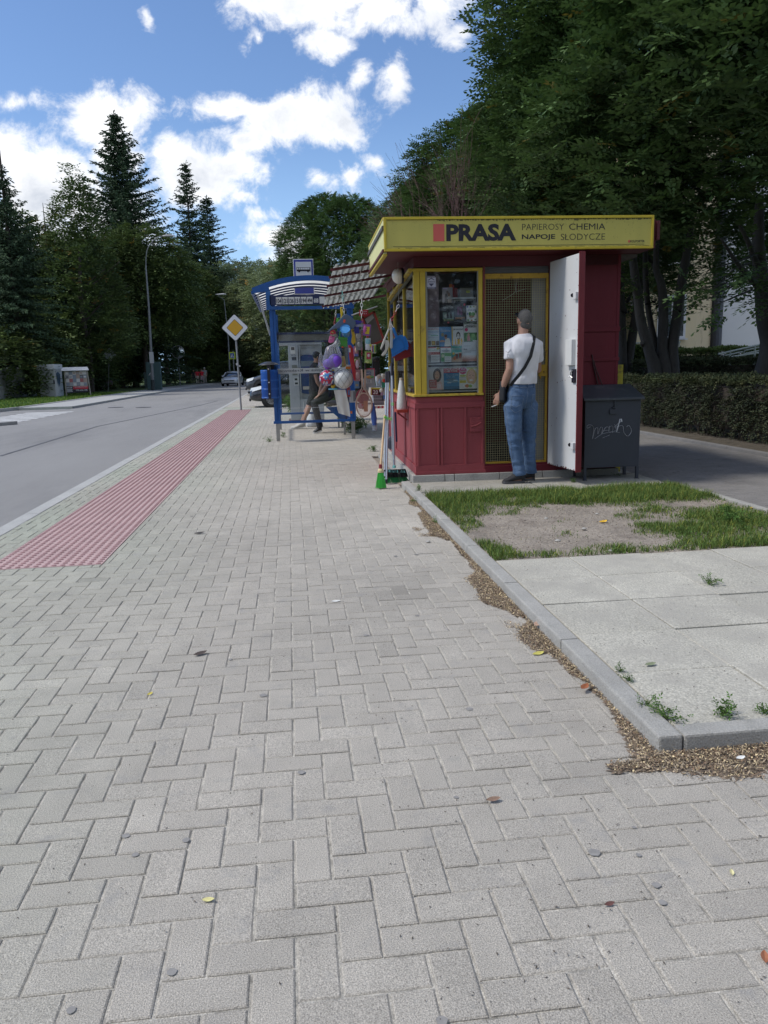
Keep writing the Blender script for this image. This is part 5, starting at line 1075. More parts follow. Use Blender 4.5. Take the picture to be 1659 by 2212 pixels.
# net bag of purple balls
c = zB(345, 150); t = good('ball_bag', 'see-through white bag with two big purple balls', 'bag of balls', c)
pc = [zB(375, 262, YG-.02)-c, zB(262, 318, YG+.02)-c]
for p, r_ in zip(pc, (.083, .064)): MB().ball(tuple(p), r_, 28).build('ball', mat('purple_rubber', (.20, .075, .60), .35, vs=6, var=.1), t, smooth=True)
film = glass('bag_film', (.74, .76, .80), .13, .25); top = zA(205, 1330)-c; rings = []
ctr = [top, zA(200, 1430)-c, zB(330, 40)-c, zB(335, 140)-c, zB(335, 250)-c, zB(335, 340)-c, zB(345, 400)-c]; rs = [.008, .045, .075, .10, .120, .112, .05]
for i, (p, r_) in enumerate(zip(ctr, rs)): rings.append([Vector(p)+Vector((r_*math.cos(a)*(1+.05*math.sin(5*a+i)), r_*.78*math.sin(a)*(1+.06*math.sin(7*a)), .006*math.sin(3*a+i))) for a in [2*math.pi*k/32 for k in range(32)]])
MB().loft(rings).build('bag_film', film, t, smooth=True)
mb = MB()
for k in range(9):
    a = -2.9+k*.33; mb.tube(spl([top]+[Vector(p)+Vector((r_*math.cos(a), r_*.78*math.sin(a)-.001, 0)) for p, r_ in zip(ctr[1:4], rs[1:4])], 3), .0012, 4)
mb.build('folds', plain((.6,.62,.66), .5), t)
# two balls in string nets
def netball(label, c, r_, ms, n_mat, rot=0):
    t = good('ball', label, 'ball', c); mb = MB(); o = 0
    nlat, nlon = 20, 32; rings = []
    mb.ball((0, 0, 0), r_, 32)
    ob = mb.build('ball_skin', ms, t, smooth=True)
    if len(ms) > 1:
        for p in ob.data.polygons:
            v = p.center.normalized(); k = NZ.noise(v*2.1+Vector((3+rot, 1, 2)))+.35*NZ.noise(v*5+Vector((1, 9, 2)))+.22*v.x; p.material_index = 0 if k < -.17 else (1 if k < .06 else (2 if k < .30 else (3 if v.x < .3 else 0)))
    nm = MB(); R2 = r_*1.012
    def sp(th, ph): return Vector((math.cos(ph)*math.cos(th), math.cos(ph)*math.sin(th), math.sin(ph)))*R2
    lat = [1.1, .55, .0, -.55, -1.1]
    for li in range(len(lat)-1):
        for k in range(8):
            a = rot+2*math.pi*(k+(.5 if li % 2 else 0))/8
            for sg in (-.5, .5): nm.tube([sp(a+sg*2*math.pi/8*u, lat[li]+(lat[li+1]-lat[li])*u) for u in (0, .25, .5, .75, 1)], .0013, 4)
    nm.build('net', n_mat, t); return t
dn = plain((.05,.04,.04), .8)
netball('white football in a dark string net', zB(510, 560), .121, [mat('white_ball', (.60,.61,.60), .4, vs=9, var=.04, dirt=(.45,.47,.46), dirt_s=6)], dn, .4)
netball('red, blue and white patterned ball in a dark net', zB(243, 545, YG+.03), .098, [plain((.42,.02,.07), .35), plain((.62,.60,.62), .35), plain((.05,.22,.50), .35), plain((.48,.03,.08), .35)], dn, 0)
# white foam sheet, little toys
c = zB(470, 750); t = good('paper_bag', 'crumpled off white paper sheet hanging below the white football', 'paper sheet', c)
L_ = [zB(*p)-c for p in ((352,745),(375,850),(398,960),(412,1060),(432,1130))]; R_ = [zB(*p)-c for p in ((545,740),(572,850),(600,960),(615,1080),(627,1192))]
V_ = []; F_ = []
for i in range(17):
    t_ = i/16*4; a = min(int(t_), 3); f = t_-a; l_ = L_[a].lerp(L_[a+1], f); r2 = R_[a].lerp(R_[a+1], f)
    for j in range(9): p = l_.lerp(r2, j/8); V_.append((p.x, .012*NZ.noise(Vector((p.x*14, p.z*11, 2)))+.006*math.sin(j*1.2), p.z))
for i in range(16):
    for j in range(8): F_.append((i*9+j, i*9+j+1, (i+1)*9+j+1, (i+1)*9+j))
mb = MB(); mb.add(V_, F_); mb.add([(a, b+.004, c_) for a, b, c_ in V_], [f[::-1] for f in F_]); mb.build('sheet', mat('paper_white', (.60, .58, .53), .85, vs=5, var=.05), t, smooth=True)
c = zB(340, 700, YG+.02); t = good('toy_duck', 'small yellow duck on a light blue ring below the patterned ball', 'toy duck', c)
MB().ball((0, 0, .004), .022, 12).ball((.018, 0, .022), .013, 10).ball((-.015, 0, .012), .012, 8).build('duck', plain((.65,.42,.02), .35), t, smooth=True)
MB().tube([(.05*math.cos(a), .03*math.sin(a), -.022) for a in [i*math.pi/8 for i in range(17)]], .009, 8, caps=False).build('ring', plain((.12,.45,.58), .4), t)
# long red toy tongs
c = zB(640, 200, YG+.05); t = good('red_tongs', 'pair of long red plastic toy tongs right of the net bag', 'toy', c)
for k, pts in enumerate((((595,0),(640,5),(660,200),(690,440),(720,560),(690,600),(650,420),(610,200)), ((640,10),(680,60),(690,240),(720,440),(715,600),(690,560),(665,300)))):
    plate('r', MB(), [zB(*p, YG+.05) for p in pts], .01*k, .02, c).build('tong_arm', plain((.48,.02,.03), .35), t, bevel=.004)
MB().box(*(lambda a, b: (a.x, b.x, -.004, 0, b.z, a.z))(zB(600, 50, YG+.05)-c, zB(632, 120, YG+.05)-c)).build('label_sticker', plain((.6,.6,.58), .5), t)
# pink shell brush
c = zB(745, 320, YG+.04); t = good('hand_mirror', 'oval pale pink hand mirror beside the red tongs', 'hand mirror', c)
MB().ball((0, 0, 0), .05, 20, (.5, .22, 1.1)).build('frame', plain((.55,.22,.28), .4), t, smooth=True); MB().ball((0, -.007, 0), .04, 18, (.5, .15, 1.1)).build('mirror_face', plain((.50,.40,.42), .2), t, smooth=True)
# rackets
def racket(label, c, tilt, y0, strings=True):
    t = good('racket', label, 'racket', c+Vector((0, y0, 0))); t.rotation_euler = (0, tilt, 0); wood = mat('racket_frame', (.52, .36, .27), .45, vs=8, var=.1)
    ring = [(.098*math.cos(a), 0, .145*math.sin(a)) for a in [i*2*math.pi/32 for i in range(33)]]
    MB().tube(ring, .0065, 8, caps=False).tube(spl([(-.075, 0, .085), (-.035, 0, .165), (-.008, 0, .215), (-.006, 0, .30)]), .006, 8).tube(spl([(.075, 0, .085), (.035, 0, .165), (.008, 0, .215), (.006, 0, .30)]), .006, 8).build('frame', wood, t, smooth=True)
    h_ = MB().bar((0, 0, .27), (0, 0, .44), .022, .02).build('shaft', wood, t); MB().tube([(0, 0, .43), (0, 0, .55)], .014, 8).build('grip', plain((.03,.025,.03), .7), h_)
    mb = MB(); x = -.09
    while x < .09: z_ = .145*math.sqrt(max(0, 1-(x/.098)**2)); mb.bar((x, 0, -z_), (x, 0, z_), .0012, .0012); x += .011
    z_ = -.135
    while z_ < .135: x = .098*math.sqrt(max(0, 1-(z_/.145)**2)); mb.bar((-x, 0, z_), (x, 0, z_), .0012, .0012); z_ += .011
    mb.build('strings', plain((.60,.35,.30), .5), t)
c = zB(848, 992); racket('pale wooden tennis racket in front of its twin', c, R(-2), -.02); racket('pale wooden tennis racket half hidden behind its twin', c+Vector((.012, 0, -.004)), R(3), .02)
c = zB(830, 850, YG+.06); t = good('table_tennis_bat', 'dark red table tennis bat behind the wooden rackets', 'bat', c); MB().ball((0, 0, 0), .085, 20, (1, .08, 1.05)).build('blade', plain((.30,.03,.05), .5), t, smooth=True); MB().tube([(0, 0, -.08), (0, 0, -.16)], .012, 8).build('handle', plain((.35,.2,.08), .6), t)
c = zB(850, 1010, YG+.03); t = good('toy_figure', 'pink and orange toy in the plastic wrap behind the racket strings', 'toy', c); MB().ball((-.04, 0, 0), .035, 14, (1, .4, 1)).build('pink_part', plain((.55,.32,.36), .5), t, smooth=True); MB().box(.0, .05, -.01, .01, -.07, .06).build('orange_part', plain((.55,.22,.06), .5), t, bevel=.006); MB().ball((-.018, -.018, .014), .010, 8).build('red_knob', plain((.5,.02,.03), .4), t, smooth=True)
# blue umbrella in a sleeve
a, b = zB(1000, 960, YG+.05), zB(1035, 1420, YG+.05); t = good('folded_umbrella', 'blue folded umbrella in a clear sleeve right of the rackets', 'umbrella', b); d = a-b
MB().tube([d*1.0, d*.85, d*.45, d*.2, d*.16], [.010, .026, .036, .026, .02], 14).build('canopy', plain((.05,.12,.40), .5), t, smooth=True); MB().tube([d*.2, d*.05, d*0], [.03, .024, .03], 10).build('sleeve_end', glass('clear_sleeve', (.6, .65, .7), .35, .15), t)
# carded packs on the wire
def card(name, label, cat, f, r, base, arts=(), texts=(), y0=0, th=.015, tilt=0):
    p0, p1 = f(r[0], r[3], YG+y0), f(r[2], r[1], YG+y0); w_, h_ = p1.x-p0.x, p1.z-p0.z
    t = thing(name, label, cat, p0, (0, tilt, 0)); MB().box(0, w_, 0, th, 0, h_).build('card', plain(base, .45), t, bevel=.004)
    for i, (k, a, b_, c_, d_, col) in enumerate(arts):
        mb = MB()
        if k == 'r': mb.box(a*w_, c_*w_, -.003-.0015*i, 0, b_*h_, d_*h_)
        else: mb.ball(((a+c_)/2*w_, -.001*i, (b_+d_)/2*h_), .5, 14, ((c_-a)*w_, .02, (d_-b_)*h_))
        mb.build('panel' if k == 'r' else 'moulding', plain(col, .4), t)
    for (s, a, b_, c_, d_, col) in texts: text(s, plain(col, .5), (a*w_, b_*h_, (c_-a)*w_, (d_-b_)*h_), t, -.004-.0015*len(arts), .01)
    return t
card('toy_phone', 'yellow toy phone in a purple blister pack', 'toy phone', zA, (622, 1100, 745, 1290), (.28,.10,.36), [('e',.0,.2,.5,.9,(.5,.12,.35)), ('r',.3,.15,.85,.80,(.66,.48,.03)), ('e',.38,.58,.5,.72,(.15,.1,.02)), ('e',.38,.36,.5,.5,(.15,.1,.02))], y0=.0, tilt=.12)
card('blue_clamp', 'royal blue plastic handle right of the slate scoop', 'handle', zA, (485, 1040, 560, 1260), (.03,.035,.30), [('r',.2,.75,1.9,.95,(.04,.04,.32)), ('r',.3,.50,2.0,.68,(.30,.30,.45))], y0=.03)
card('padlock_card', 'silver grey blister card of hardware left of the thin chain', 'hardware pack', zA, (515, 1200, 620, 1540), (.20,.20,.20), [('e',.15,.55,.85,.85,(.42,.42,.42)), ('e',.25,.15,.8,.42,(.32,.33,.33)), ('r',.3,.48,.7,.52,(.5,.5,.5))], y0=.05, tilt=-.05)
card('tape_pack', 'white and cyan rounded pack with a lime price star', 'pack', zA, (668, 1335, 758, 1535), (.55,.56,.55), [('e',.05,.45,.95,.95,(.25,.52,.56)), ('e',.1,.02,.9,.55,(.6,.6,.6)), ('r',.55,.28,1.1,.48,(.6,.62,.03))], y0=0)
card('green_pack', 'lime and red pack hanging below the white and cyan one', 'pack', zB, (862, 100, 980, 300), (.30,.42,.10), [('r',.25,.35,.85,.9,(.42,.03,.08)), ('e',.35,.5,.75,.8,(.6,.5,.5)), ('e',.1,.0,.7,.25,(.5,.58,.2))], y0=0, tilt=.06)
card('insect_card', 'grey sheet pack with a red rim and blue RAID lettering', 'pack', zB, (868, 385, 1030, 700), (.34,.35,.36), [('r',.0,.94,1,1,(.45,.04,.10)), ('r',.94,.5,1,.94,(.45,.04,.10)), ('r',.05,.66,.62,.82,(.06,.09,.25)), ('e',.15,.45,.8,.62,(.5,.25,.08)), ('e',.3,.48,.95,.60,(.12,.3,.1)), ('r',.1,.2,.7,.4,(.5,.5,.5))], [('RAID', .12,.69,.56,.79,(.7,.7,.72)), ('18', .25,.24,.5,.38,(.2,.2,.22))], y0=.1)
card('silver_pack', 'narrow silver pack with dark print under the red tongs', 'pack', zB, (615, 755, 708, 955), (.46,.47,.47), [('r',.65,.1,.95,.95,(.16,.15,.16)), ('r',.1,.1,.2,.9,(.6,.6,.6))], y0=.08)
card('blue_pack', 'small blue and rose pack above the rackets', 'pack', zB, (700, 600, 775, 720), (.12,.24,.42), [('r',.2,.3,.8,.6,(.4,.3,.2))], y0=.1)
card('rose_pack', 'see-through rose pack left of the racket handle', 'pack', zB, (705, 410, 790, 600), (.42,.22,.24), [('e',.1,.2,.9,.8,(.5,.34,.34))], y0=.09)
card('red_toy_card', 'dark red carded toy below the white football', 'toy pack', zB, (575, 700, 625, 860), (.34,.04,.05), [('r',.3,.2,.8,.7,(.10,.2,.45))], y0=.06)
card('orange_toy', 'orange toy tip by the corner of the white paper sheet', 'toy', zB, (628, 1095, 660, 1140), (.70,.16,.02), [('e',.2,.2,.8,.8,(.75,.25,.04))], y0=.02)
card('straw_pack', 'bundle of straw coloured sticks in a bag right of the purple balls', 'pack', zB, (490, 190, 560, 370), (.45,.34,.13), [('r',.2,.1,.3,.9,(.6,.5,.2)), ('r',.5,.0,.6,.8,(.35,.25,.1)), ('r',.7,.1,.8,.7,(.5,.12,.1))], y0=.05, tilt=-.15)
# crumpled clear bag
c = zB(140, 260, YG+.04); t = good('clear_bag', 'crumpled clear plastic bag left of the purple balls', 'plastic bag', c); mb = MB(); rings = []
for i, (dz, r_) in enumerate(((.09, .006), (.06, .022), (.02, .03), (-.03, .028), (-.07, .035), (-.085, .01))): rings.append([Vector((r_*math.cos(a)*(1+.3*math.sin(3*a+i)), r_*.6*math.sin(a), dz)) for a in [2*math.pi*k/14 for k in range(14)]])
mb.loft(rings).build('film', film, t)
# red framed board hanging by one corner, with a red tag and a grey rod
c = zA(800, 1190, 10.25); t = good('framed_board', 'red framed menu board hanging askew behind the chains', 'board', c); cs_ = [zA(*p, 10.25)-c for p in ((625,1000),(812,905),(975,1372),(745,1468))]
mb = MB()
for i in range(4): a, b = cs_[i], cs_[(i+1) % 4]; e = (b-a).normalized()*.012; mb.bar(a-e, b+e, .026, .028, (0, 1, 0))
mb.build('frame', plain((.34,.045,.03), .5), t); plate('b', MB(), [p+c for p in cs_], .0, .006, c).build('panel', mat('dark_panel', (.12,.105,.085), .35, vs=3, var=.3), t)
a, b, d_, e_ = cs_; MB().prism([(p.x, p.z) for p in (a.lerp(d_, .03)+Vector((.02,0,-.01)), b.lerp(e_, .03)*1.0+Vector((-.02,0,-.012)), b.lerp(e_, .03)*1.0+Vector((.0,0,-.06)), a.lerp(d_, .1)+Vector((.03,0,-.05)))], -.004, -.001).build('paper_strip', plain((.42,.42,.38), .7), t)
c = zA(640, 915, 10.15); t = good('red_tag', 'red hanging price plate in front of the framed board', 'price plate', c); MB().box(-.055, .06, 0, .006, -.04, .035).build('plate', plain((.38,.02,.03), .5), t, bevel=.004); text('CENA', plain((.6,.5,.5), .5), (-.01, .008, .055, .012), t, -.0005, .01); text('20 zł', plain((.6,.5,.5), .5), (.0, -.018, .04, .014), t, -.0005, .01)
a, b = zA(440, 960, 10.2), zA(870, 810, 10.2); t = good('hanging_rod', 'grey rod from which the framed board hangs', 'rod', b); MB().tube([a-b, Vector((0, 0, 0))], .009, 8).build('rod', steel, t)
# ---- by the corner: dustpans, brushes, poles, brooms
YD = 9.22
def dp(label, h0, h1, pan, col, Y_, col2):
    c = zA(*h1, Y_); t = good('dustpan', label, 'dustpan', c); P_ = [zA(*p, Y_) for p in pan]
    plate('d', MB(), P_, 0, .006, c).build('pan', mat('dustpan_%s' % label[:4], col, .35, vs=3, var=.05), t, bevel=.002)
    mb = MB(); n = len(P_)
    for i in range(n-1): mb.bar(P_[i]-c, P_[i+1]-c, .035, .006, (0, 1, 0))
    mb.build('rim', MC['dustpan_%s' % label[:4]], t); mb = MB(); mb.bar(zA(*h0, Y_)-c, zA(*h1, Y_)-c, .03, .014, (0, 1, 0)); mb.build('handle', MC['dustpan_%s' % label[:4]], t, bevel=.004)
    return t
dp('deep red dustpan behind the bright blue one', (1150,1260), (1200,1400), ((1150,1659),(1130,1560),(1200,1400),(1300,1370),(1390,1430),(1480,1580),(1470,1600),(1160,1700)), (.24,.012,.02), YD+.06, None)
t = dp('bright blue dustpan hanging at the kiosk corner', (1130,1165), (1190,1330), ((1140,1640),(1115,1500),(1120,1420),(1160,1360),(1230,1310),(1300,1310),(1340,1370),(1365,1490),(1340,1525)), (.02,.20,.62), YD, None)
c = t.location; mb = MB(); mb.tube([zA(*p, YD-.012)-c for p in ((1120,1420),(1160,1360),(1215,1345),(1280,1380),(1312,1450),(1320,1490),(1120,1620))], .003, 6); mb.build('fold', plain((.015,.14,.45), .4), t)
def brush(label, pts, col, th): c = zA(*pts[0], YD-.03); t = good('hand_brush', label, 'brush', c); plate('b', MB(), [zA(*p, YD-.03) for p in pts], -.01, th, c).build('brush_back', plain(col, .5), t, bevel=.004); return t, c
t, c = brush('beige hand brush hanging left of the blue dustpan', ((1050,1180),(1075,1190),(1010,1330),(990,1420),(930,1530),(918,1510),(960,1390)), (.52,.50,.45), .03)
plate('b', MB(), [zA(*p, YD-.03) for p in ((990,1420),(1050,1400),(1060,1480),(1000,1590),(935,1540))], .0, .03, c).build('bristles', plain((.05,.05,.05), .9), t)
brush('light grey hand brush beside the blue dustpan', ((1080,1180),(1115,1180),(1125,1330),(1120,1500),(1095,1515),(1072,1490),(1082,1330)), (.42,.44,.45), .02)
brush('cream scrubbing brush under the beige hand brush', ((1000,1370),(1055,1375),(1070,1450),(1010,1600),(960,1640),(935,1620),(1000,1520)), (.50,.48,.42), .025)
t = good('string_bundle', 'white strings tying the brushes to the chain', 'string', zA(1078, 1090, 9.26)); mb = MB(); c = t.location
for p in ((1060,1190),(1085,1185),(1110,1190),(1135,1170),(1150,1190)): mb.tube([zA(1085, 1010, 9.26)-c, zA(1078+(p[0]-1090)*.4, 1100, 9.26)-c, zA(*p, 9.24)-c], .003, 5)
mb.build('strings', plain((.6,.58,.55), .8), t)
alu = mat('aluminium_tube', (.50, .51, .53), .35, metal=.75, vs=5, var=.12)
def pole(name, label, top, bot, r_=.0115, m=alu, cap=.16, Yt=9.25, Yb=None):
    b = z7(*bot, Yb or 9.1) if not isinstance(bot, Vector) else bot; a = z7(*top, Yt); t = good(name, label, 'pole', b); d = a-b
    MB().cyl((0, 0, 0), d, r_, n=12).build('tube', m, t, smooth=True)
    if cap: MB().cyl(d*(1-cap/d.length), d*1.004, r_*1.35, n=12).build('grip', blk, t, smooth=True)
    return t, d
gB = G(823, 1056, 0); wB = G(857, 1046, 0)
pole('mop_pole', 'aluminium mop pole, nearest of the bundle, with a black grip and a black foot', (435, 150), z7(400, 2020, 8.95), cap=.13)[0]
pole('mop_pole', 'aluminium mop pole just left of the nearest one, ending in the broom bristles', (400, 165), z7(372, 1900, 9.0), cap=.12)
pole('mop_pole', 'thin aluminium pole behind the bundle, with a grey mop net', (465, 60), z7(505, 1560, 9.2), r_=.010, cap=.0)
pole('squeegee_pole', 'short navy blue pole at the right of the bundle', (548, 830), z7(568, 1320, 9.3), r_=.012, m=plain((.02,.025,.08), .4), cap=0)
mb = MB(); c = z7(400, 2020, 8.95); tt = [o for o in bpy.data.objects if o.name == 'mop_pole'][0]; MB().cyl((0, 0, -.0), (0, 0, .05), .016, n=12).build('foot', blk, tt)
# tags
for p in ((378, 918), (420, 930), (470, 942), (502, 695)):
    c = z7(*p, 9.08); t = thing('price_ring', 'lime green price ring on the mop poles', 'price ring', c, group='lime price rings on the mop poles'); MB().tube([(.011*math.cos(a), -.0, .014*math.sin(a)) for a in [i*math.pi/6 for i in range(13)]], .004, 6, caps=False).build('ring', plain((.08,.75,.05), .4), t)
# wide broom: turquoise head, black then green bristles
t, d = pole('broom', 'wide broom standing on its bristles, with a turquoise head and black bristles', (488, 20), z7(530, 1760, 9.02), cap=.14, r_=.013)
b = t.location; l_, r2 = z7(362, 1790, 9.0)-b, z7(708, 1790, 9.04)-b
MB().add([(l_.x, -.02, l_.z-.03), (r2.x, -.02, r2.z-.03), (r2.x, .03, r2.z-.03), (l_.x, .03, l_.z-.03), (l_.x+.02, -.015, l_.z), (r2.x-.01, -.015, r2.z), (r2.x-.01, .025, r2.z), (l_.x+.02, .025, l_.z)], [(0,3,2,1),(4,5,6,7),(0,1,5,4),(1,2,6,5),(2,3,7,6),(3,0,4,7)]).cyl((.0, 0, -.0), (.0, 0, .03), .022, n=12).build('head', plain((.20,.60,.55), .4), t, bevel=.004)
def bristles(mb, x0, x1, xb0, xb1, z0, z1, n, y=0, w_=.004):
    for i in range(n):
        f = i/(n-1); mb.bar((x0+(x1-x0)*f, y+random.uniform(-.012, .012), z1), (xb0+(xb1-xb0)*f+random.uniform(-.004, .004), y+random.uniform(-.02, .02), z0+random.uniform(0, .006)), w_, w_)
zb1 = z7(530, 1815, 9.0).z-b.z; zb2 = z7(530, 1925, 9.0).z-b.z; mb = MB(); bristles(mb, l_.x, r2.x, l_.x-.01, r2.x+.03, zb2, zb1+.02, 90, -.012, .005); mb.build('bristles', plain((.012,.012,.014), .9), t)
t2 = good('green_broom', 'wide green bristled broom head under the black one', 'broom', b+Vector((0, .03, 0))); mb = MB(); bristles(mb, l_.x+.02, r2.x+.0, l_.x+.01, r2.x+.05, -b.z+.004, zb2+.03, 90, .0, .005); mb.build('bristles', plain((.03,.28,.09), .8), t2); MB().box(l_.x+.03, r2.x, -.012, .012, zb2+.01, zb2+.04).build('head', plain((.02,.18,.06), .6), t2)
# small green broom on a wooden pole
t, d = pole('hand_broom', 'small lime green broom on a bare wooden stick at the front of the bundle', (372, 880), gB+Vector((0, 0, .23)), r_=.012, m=mat('bare_wood', (.52, .36, .20), .6, vs=6, var=.12, vscale=(1, 1, .1)), cap=0, Yt=9.12)
MB().cyl((0, 0, -.0), (0, 0, .045), .019, n=12).build('collar', plain((.25,.03,.04), .5), t); MB().tube([(0, 0, 0), (0, 0, -.02), (0, 0, -.045)], [.02, .032, .032], 12).build('binding', plain((.60,.50,.28), .6), t)
mb = MB(); random.seed(4)
for i in range(150):
    a, r_ = random.uniform(0, 6.28), math.sqrt(random.random()); mb.bar((.028*r_*math.cos(a), .02*r_*math.sin(a), -.04), (.062*r_*math.cos(a), .04*r_*math.sin(a), -.222+random.uniform(0, .012)), .0045, .0035)
mb.build('bristles', plain((.05,.48,.06), .6), t)
# grey mop net
c = z7(470, 1330, 9.25); t = good('mop_net', 'grey string mop head hanging behind the poles', 'mop', c); mb = MB()
for i in range(18): x = (i-9)*.004; mb.tube([(0, 0, .07), (x*1.2, -.01, .02), (x*.9, 0, -.09+abs(x)*.6)], .004, 5)
mb.build('strands', plain((.16,.17,.21), .9), t)
# red side shelf with the white bottle
t = thing('side_shelf', 'small red bracket shelf on the left wall of the kiosk', 'shelf', K(-.145, .62, .80), KR); MB().box(0, .13, 0, .30, .0, .035).build('board', mat('shelf_red', (.38, .05, .03), .5, var=.12), t, bevel=.003)
MB().bar((.01, .02, 0), (.125, .02, -.09), .02, .02, (0, 1, 0)).build('bracket', plain((.2,.03,.03), .6), t)
b = K(-.075, .70, .836); t = thing('bottle', 'tall white plastic bottle on the red side shelf', 'bottle', b)
MB().lathe([(.001, 0), (.058, 0), (.062, .012), (.060, .09), (.050, .19), (.036, .28), (.026, .33), (.024, .345), (.001, .345)], n=24).build('bottle_body', mat('milky_plastic', (.60, .61, .59), .35, vs=3, var=.04), t, smooth=True); MB().lathe([(.001, .345), (.022, .345), (.022, .372), (.001, .374)], n=16).build('cap', plain((.50,.42,.34), .5), t)
# side display: grey basket with packs, hung on the kiosk side further back
c = zB(1100, 1000, 11.0); t = good('crate', 'grey perforated plastic crate of sweets behind the poles', 'crate', c); mb = MB(); w_ = zB(1190, 830, 11.0)-zB(1012, 830, 11.0); hh = (zB(1100, 830, 11.0)-c).z
mb.box(-w_.x/2, w_.x/2, 0, .18, 0, hh).build('crate_body', plain((.30,.30,.32), .5), t, bevel=.004); mb = MB()
for i in range(5):
    for j in range(3): mb.tube([(-w_.x/2+w_.x*(i+.5)/5+.010*math.cos(a), -.002, hh*(j+.5)/3+.012*math.sin(a)) for a in [k*math.pi/4 for k in range(9)]], .003, 5, caps=False)
mb.build('openwork', plain((.08,.08,.09), .6), t)
def card11(*a, **k): return card(*a, y0=11.0-YG, **k)
card11('sweet_box', 'yellow and maroon box printed with a big 20 in the crate', 'box', zB, (970, 700, 1130, 830), (.16,.03,.05), [('r',0,.80,1,1,(.5,.45,.05)), ('r',0,.0,.06,.8,(.5,.4,.05))], [('20', .2,.15,.68,.68,(.66,.64,.62))], th=.08, tilt=.08)
card11('foil_bag', 'white and pale blue foil bag behind the pole tops', 'bag', zB, (1062, 480, 1150, 680), (.42,.50,.56), [('e',.0,.3,.7,.95,(.6,.6,.62)), ('e',.4,.1,1,.6,(.3,.42,.55)), ('e',.1,.6,1,.95,(.56,.48,.45))], th=.05, tilt=-.1)
card11('foil_bag', 'crinkled white bag with a red corner behind the pole tops', 'bag', zB, (1130, 470, 1215, 620), (.55,.54,.52), [('e',.3,.0,1,.45,(.5,.04,.03)), ('e',.0,.5,.6,1,(.62,.62,.6))], th=.05, tilt=.1)
card11('spray_bottle', 'white and green spray bottle beside the crate', 'bottle', zB, (1150, 610, 1205, 930), (.50,.55,.56), [('r',.1,.7,1,.98,(.03,.25,.17)), ('r',.4,.1,.95,.3,(.1,.25,.55))], th=.05)
card11('wipes_pack', 'light green and white pack with a curved handle over the crate', 'pack', zB, (1085, 690, 1165, 820), (.52,.56,.44), [('e',.1,.3,.9,.9,(.62,.63,.6)), ('r',.5,.0,.9,.4,(.45,.3,.45))], th=.04, tilt=.25)
card11('dark_cloth', 'black garment hanging in the gap behind the chains', 'garment', zB, (1000, 205, 1115, 500), (.012,.012,.014), [('e',.1,.75,.9,1.05,(.015,.015,.018)), ('e',.2,-.1,.8,.3,(.014,.014,.016))], th=.04)
for nm, lb, ct, f, r_, bs_, ar, y0_ in (
  ('toy_pack', 'pink carded doll between the red tongs and the thin chain', 'toy pack', zB, (690, 20, 760, 190), (.50,.20,.30), [('e',.2,.3,.8,.9,(.62,.45,.38)), ('r',.1,.0,.9,.25,(.15,.2,.5))], .12),
  ('toy_pack', 'olive and black carded toy behind the red tongs', 'toy pack', zB, (665, 200, 790, 330), (.10,.11,.05), [('e',.2,.2,.7,.8,(.22,.24,.10)), ('r',.7,.1,.95,.9,(.4,.38,.3))], .16),
  ('water_pistol', 'orange and green water pistol pack behind the white football', 'toy', zB, (545, 330, 640, 470), (.45,.46,.44), [('r',.1,.5,.9,.8,(.70,.22,.03)), ('r',.2,.1,.45,.55,(.08,.40,.10))], .14),
  ('soap_bubbles', 'blue and yellow tube of bubbles between the two net balls', 'toy', zB, (330, 400, 360, 560), (.05,.15,.48), [('r',.0,.8,1,1,(.62,.50,.04)), ('r',.1,.3,.9,.6,(.6,.6,.6))], .10),
  ('clothes_peg_card', 'card of mixed pegs right of the white and cyan pack', 'pegs', zA, (770, 1440, 850, 1590), (.55,.54,.50), [('r',.1,.1,.25,.9,(.5,.05,.05)), ('r',.32,.1,.47,.9,(.05,.2,.5)), ('r',.54,.1,.69,.9,(.6,.5,.05)), ('r',.76,.1,.91,.9,(.1,.4,.1))], .4),
  ('magazine', 'folded magazine clipped under the grey crate', 'magazine', zB, (1010, 1010, 1180, 1055), (.52,.50,.48), [('r',.0,.0,.2,1,(.5,.05,.06)), ('r',.4,.0,.6,1,(.5,.05,.06)), ('r',.8,.0,1,1,(.5,.05,.06))], 11.0-YG)):
    card(nm, lb, ct, f, r_, bs_, ar, y0=y0_)
# ------------------------------------------------------------------ bus shelter
YS = 15.18
def z5(x, y, Y_=YS): return W((1000+x*.35266)/1.8517, (1020+y*.35266)/1.8517, Y_)
blue = mat('shelter_blue', (.010, .085, .30), .45, vs=3, var=.12, dirt=(.02, .10, .26), dirt_s=6)
navy = mat('shelter_navy', (.012, .022, .085), .45, vs=3, var=.12)
poly = mat('roof_plastic', (.80, .79, .74), .4, vs=2, var=.08, dirt=(.40, .40, .36), dirt_s=3, transl=.8, vscale=(1, 4, 1))
stl = mat('post_foot_steel', (.36, .35, .33), .5, metal=.6, vs=9, var=.2)
X0, X1, YE = -.32, 1.14, 19.2
shl = thing('bus_shelter', 'blue framed bus shelter with a ribbed barrel roof and glass end panel', 'bus shelter', (X0, YS, 0))
ox = Vector((X0, YS, 0))
def SB(): return MB()
Wd2 = X1-X0; Ln = YE-YS
for x in (0, Wd2-.02):
    for y in (0, 3.06):
        MB().box(x, x+.06, y, y+.03, .36, 2.56).box(x+.075, x+.115, y, y+.03, .36, 2.56).box(x+.06, x+.075, y+.01, y+.02, .36, 2.56).build('post', blue, shl, bevel=.004)
        MB().box(x+.02, x+.09, y, y+.03, 0, .36).build('post_foot', stl, shl)
MB().box(-.02, Wd2+.08, -.02, .02, .335, .385).box(0, .04, .03, 3.0, .335, .38).box(Wd2, Wd2+.04, .03, 3.0, .335, .38).box(.04, Wd2, 3.02, 3.06, .335, .38).build('rail', blue, shl, bevel=.004)
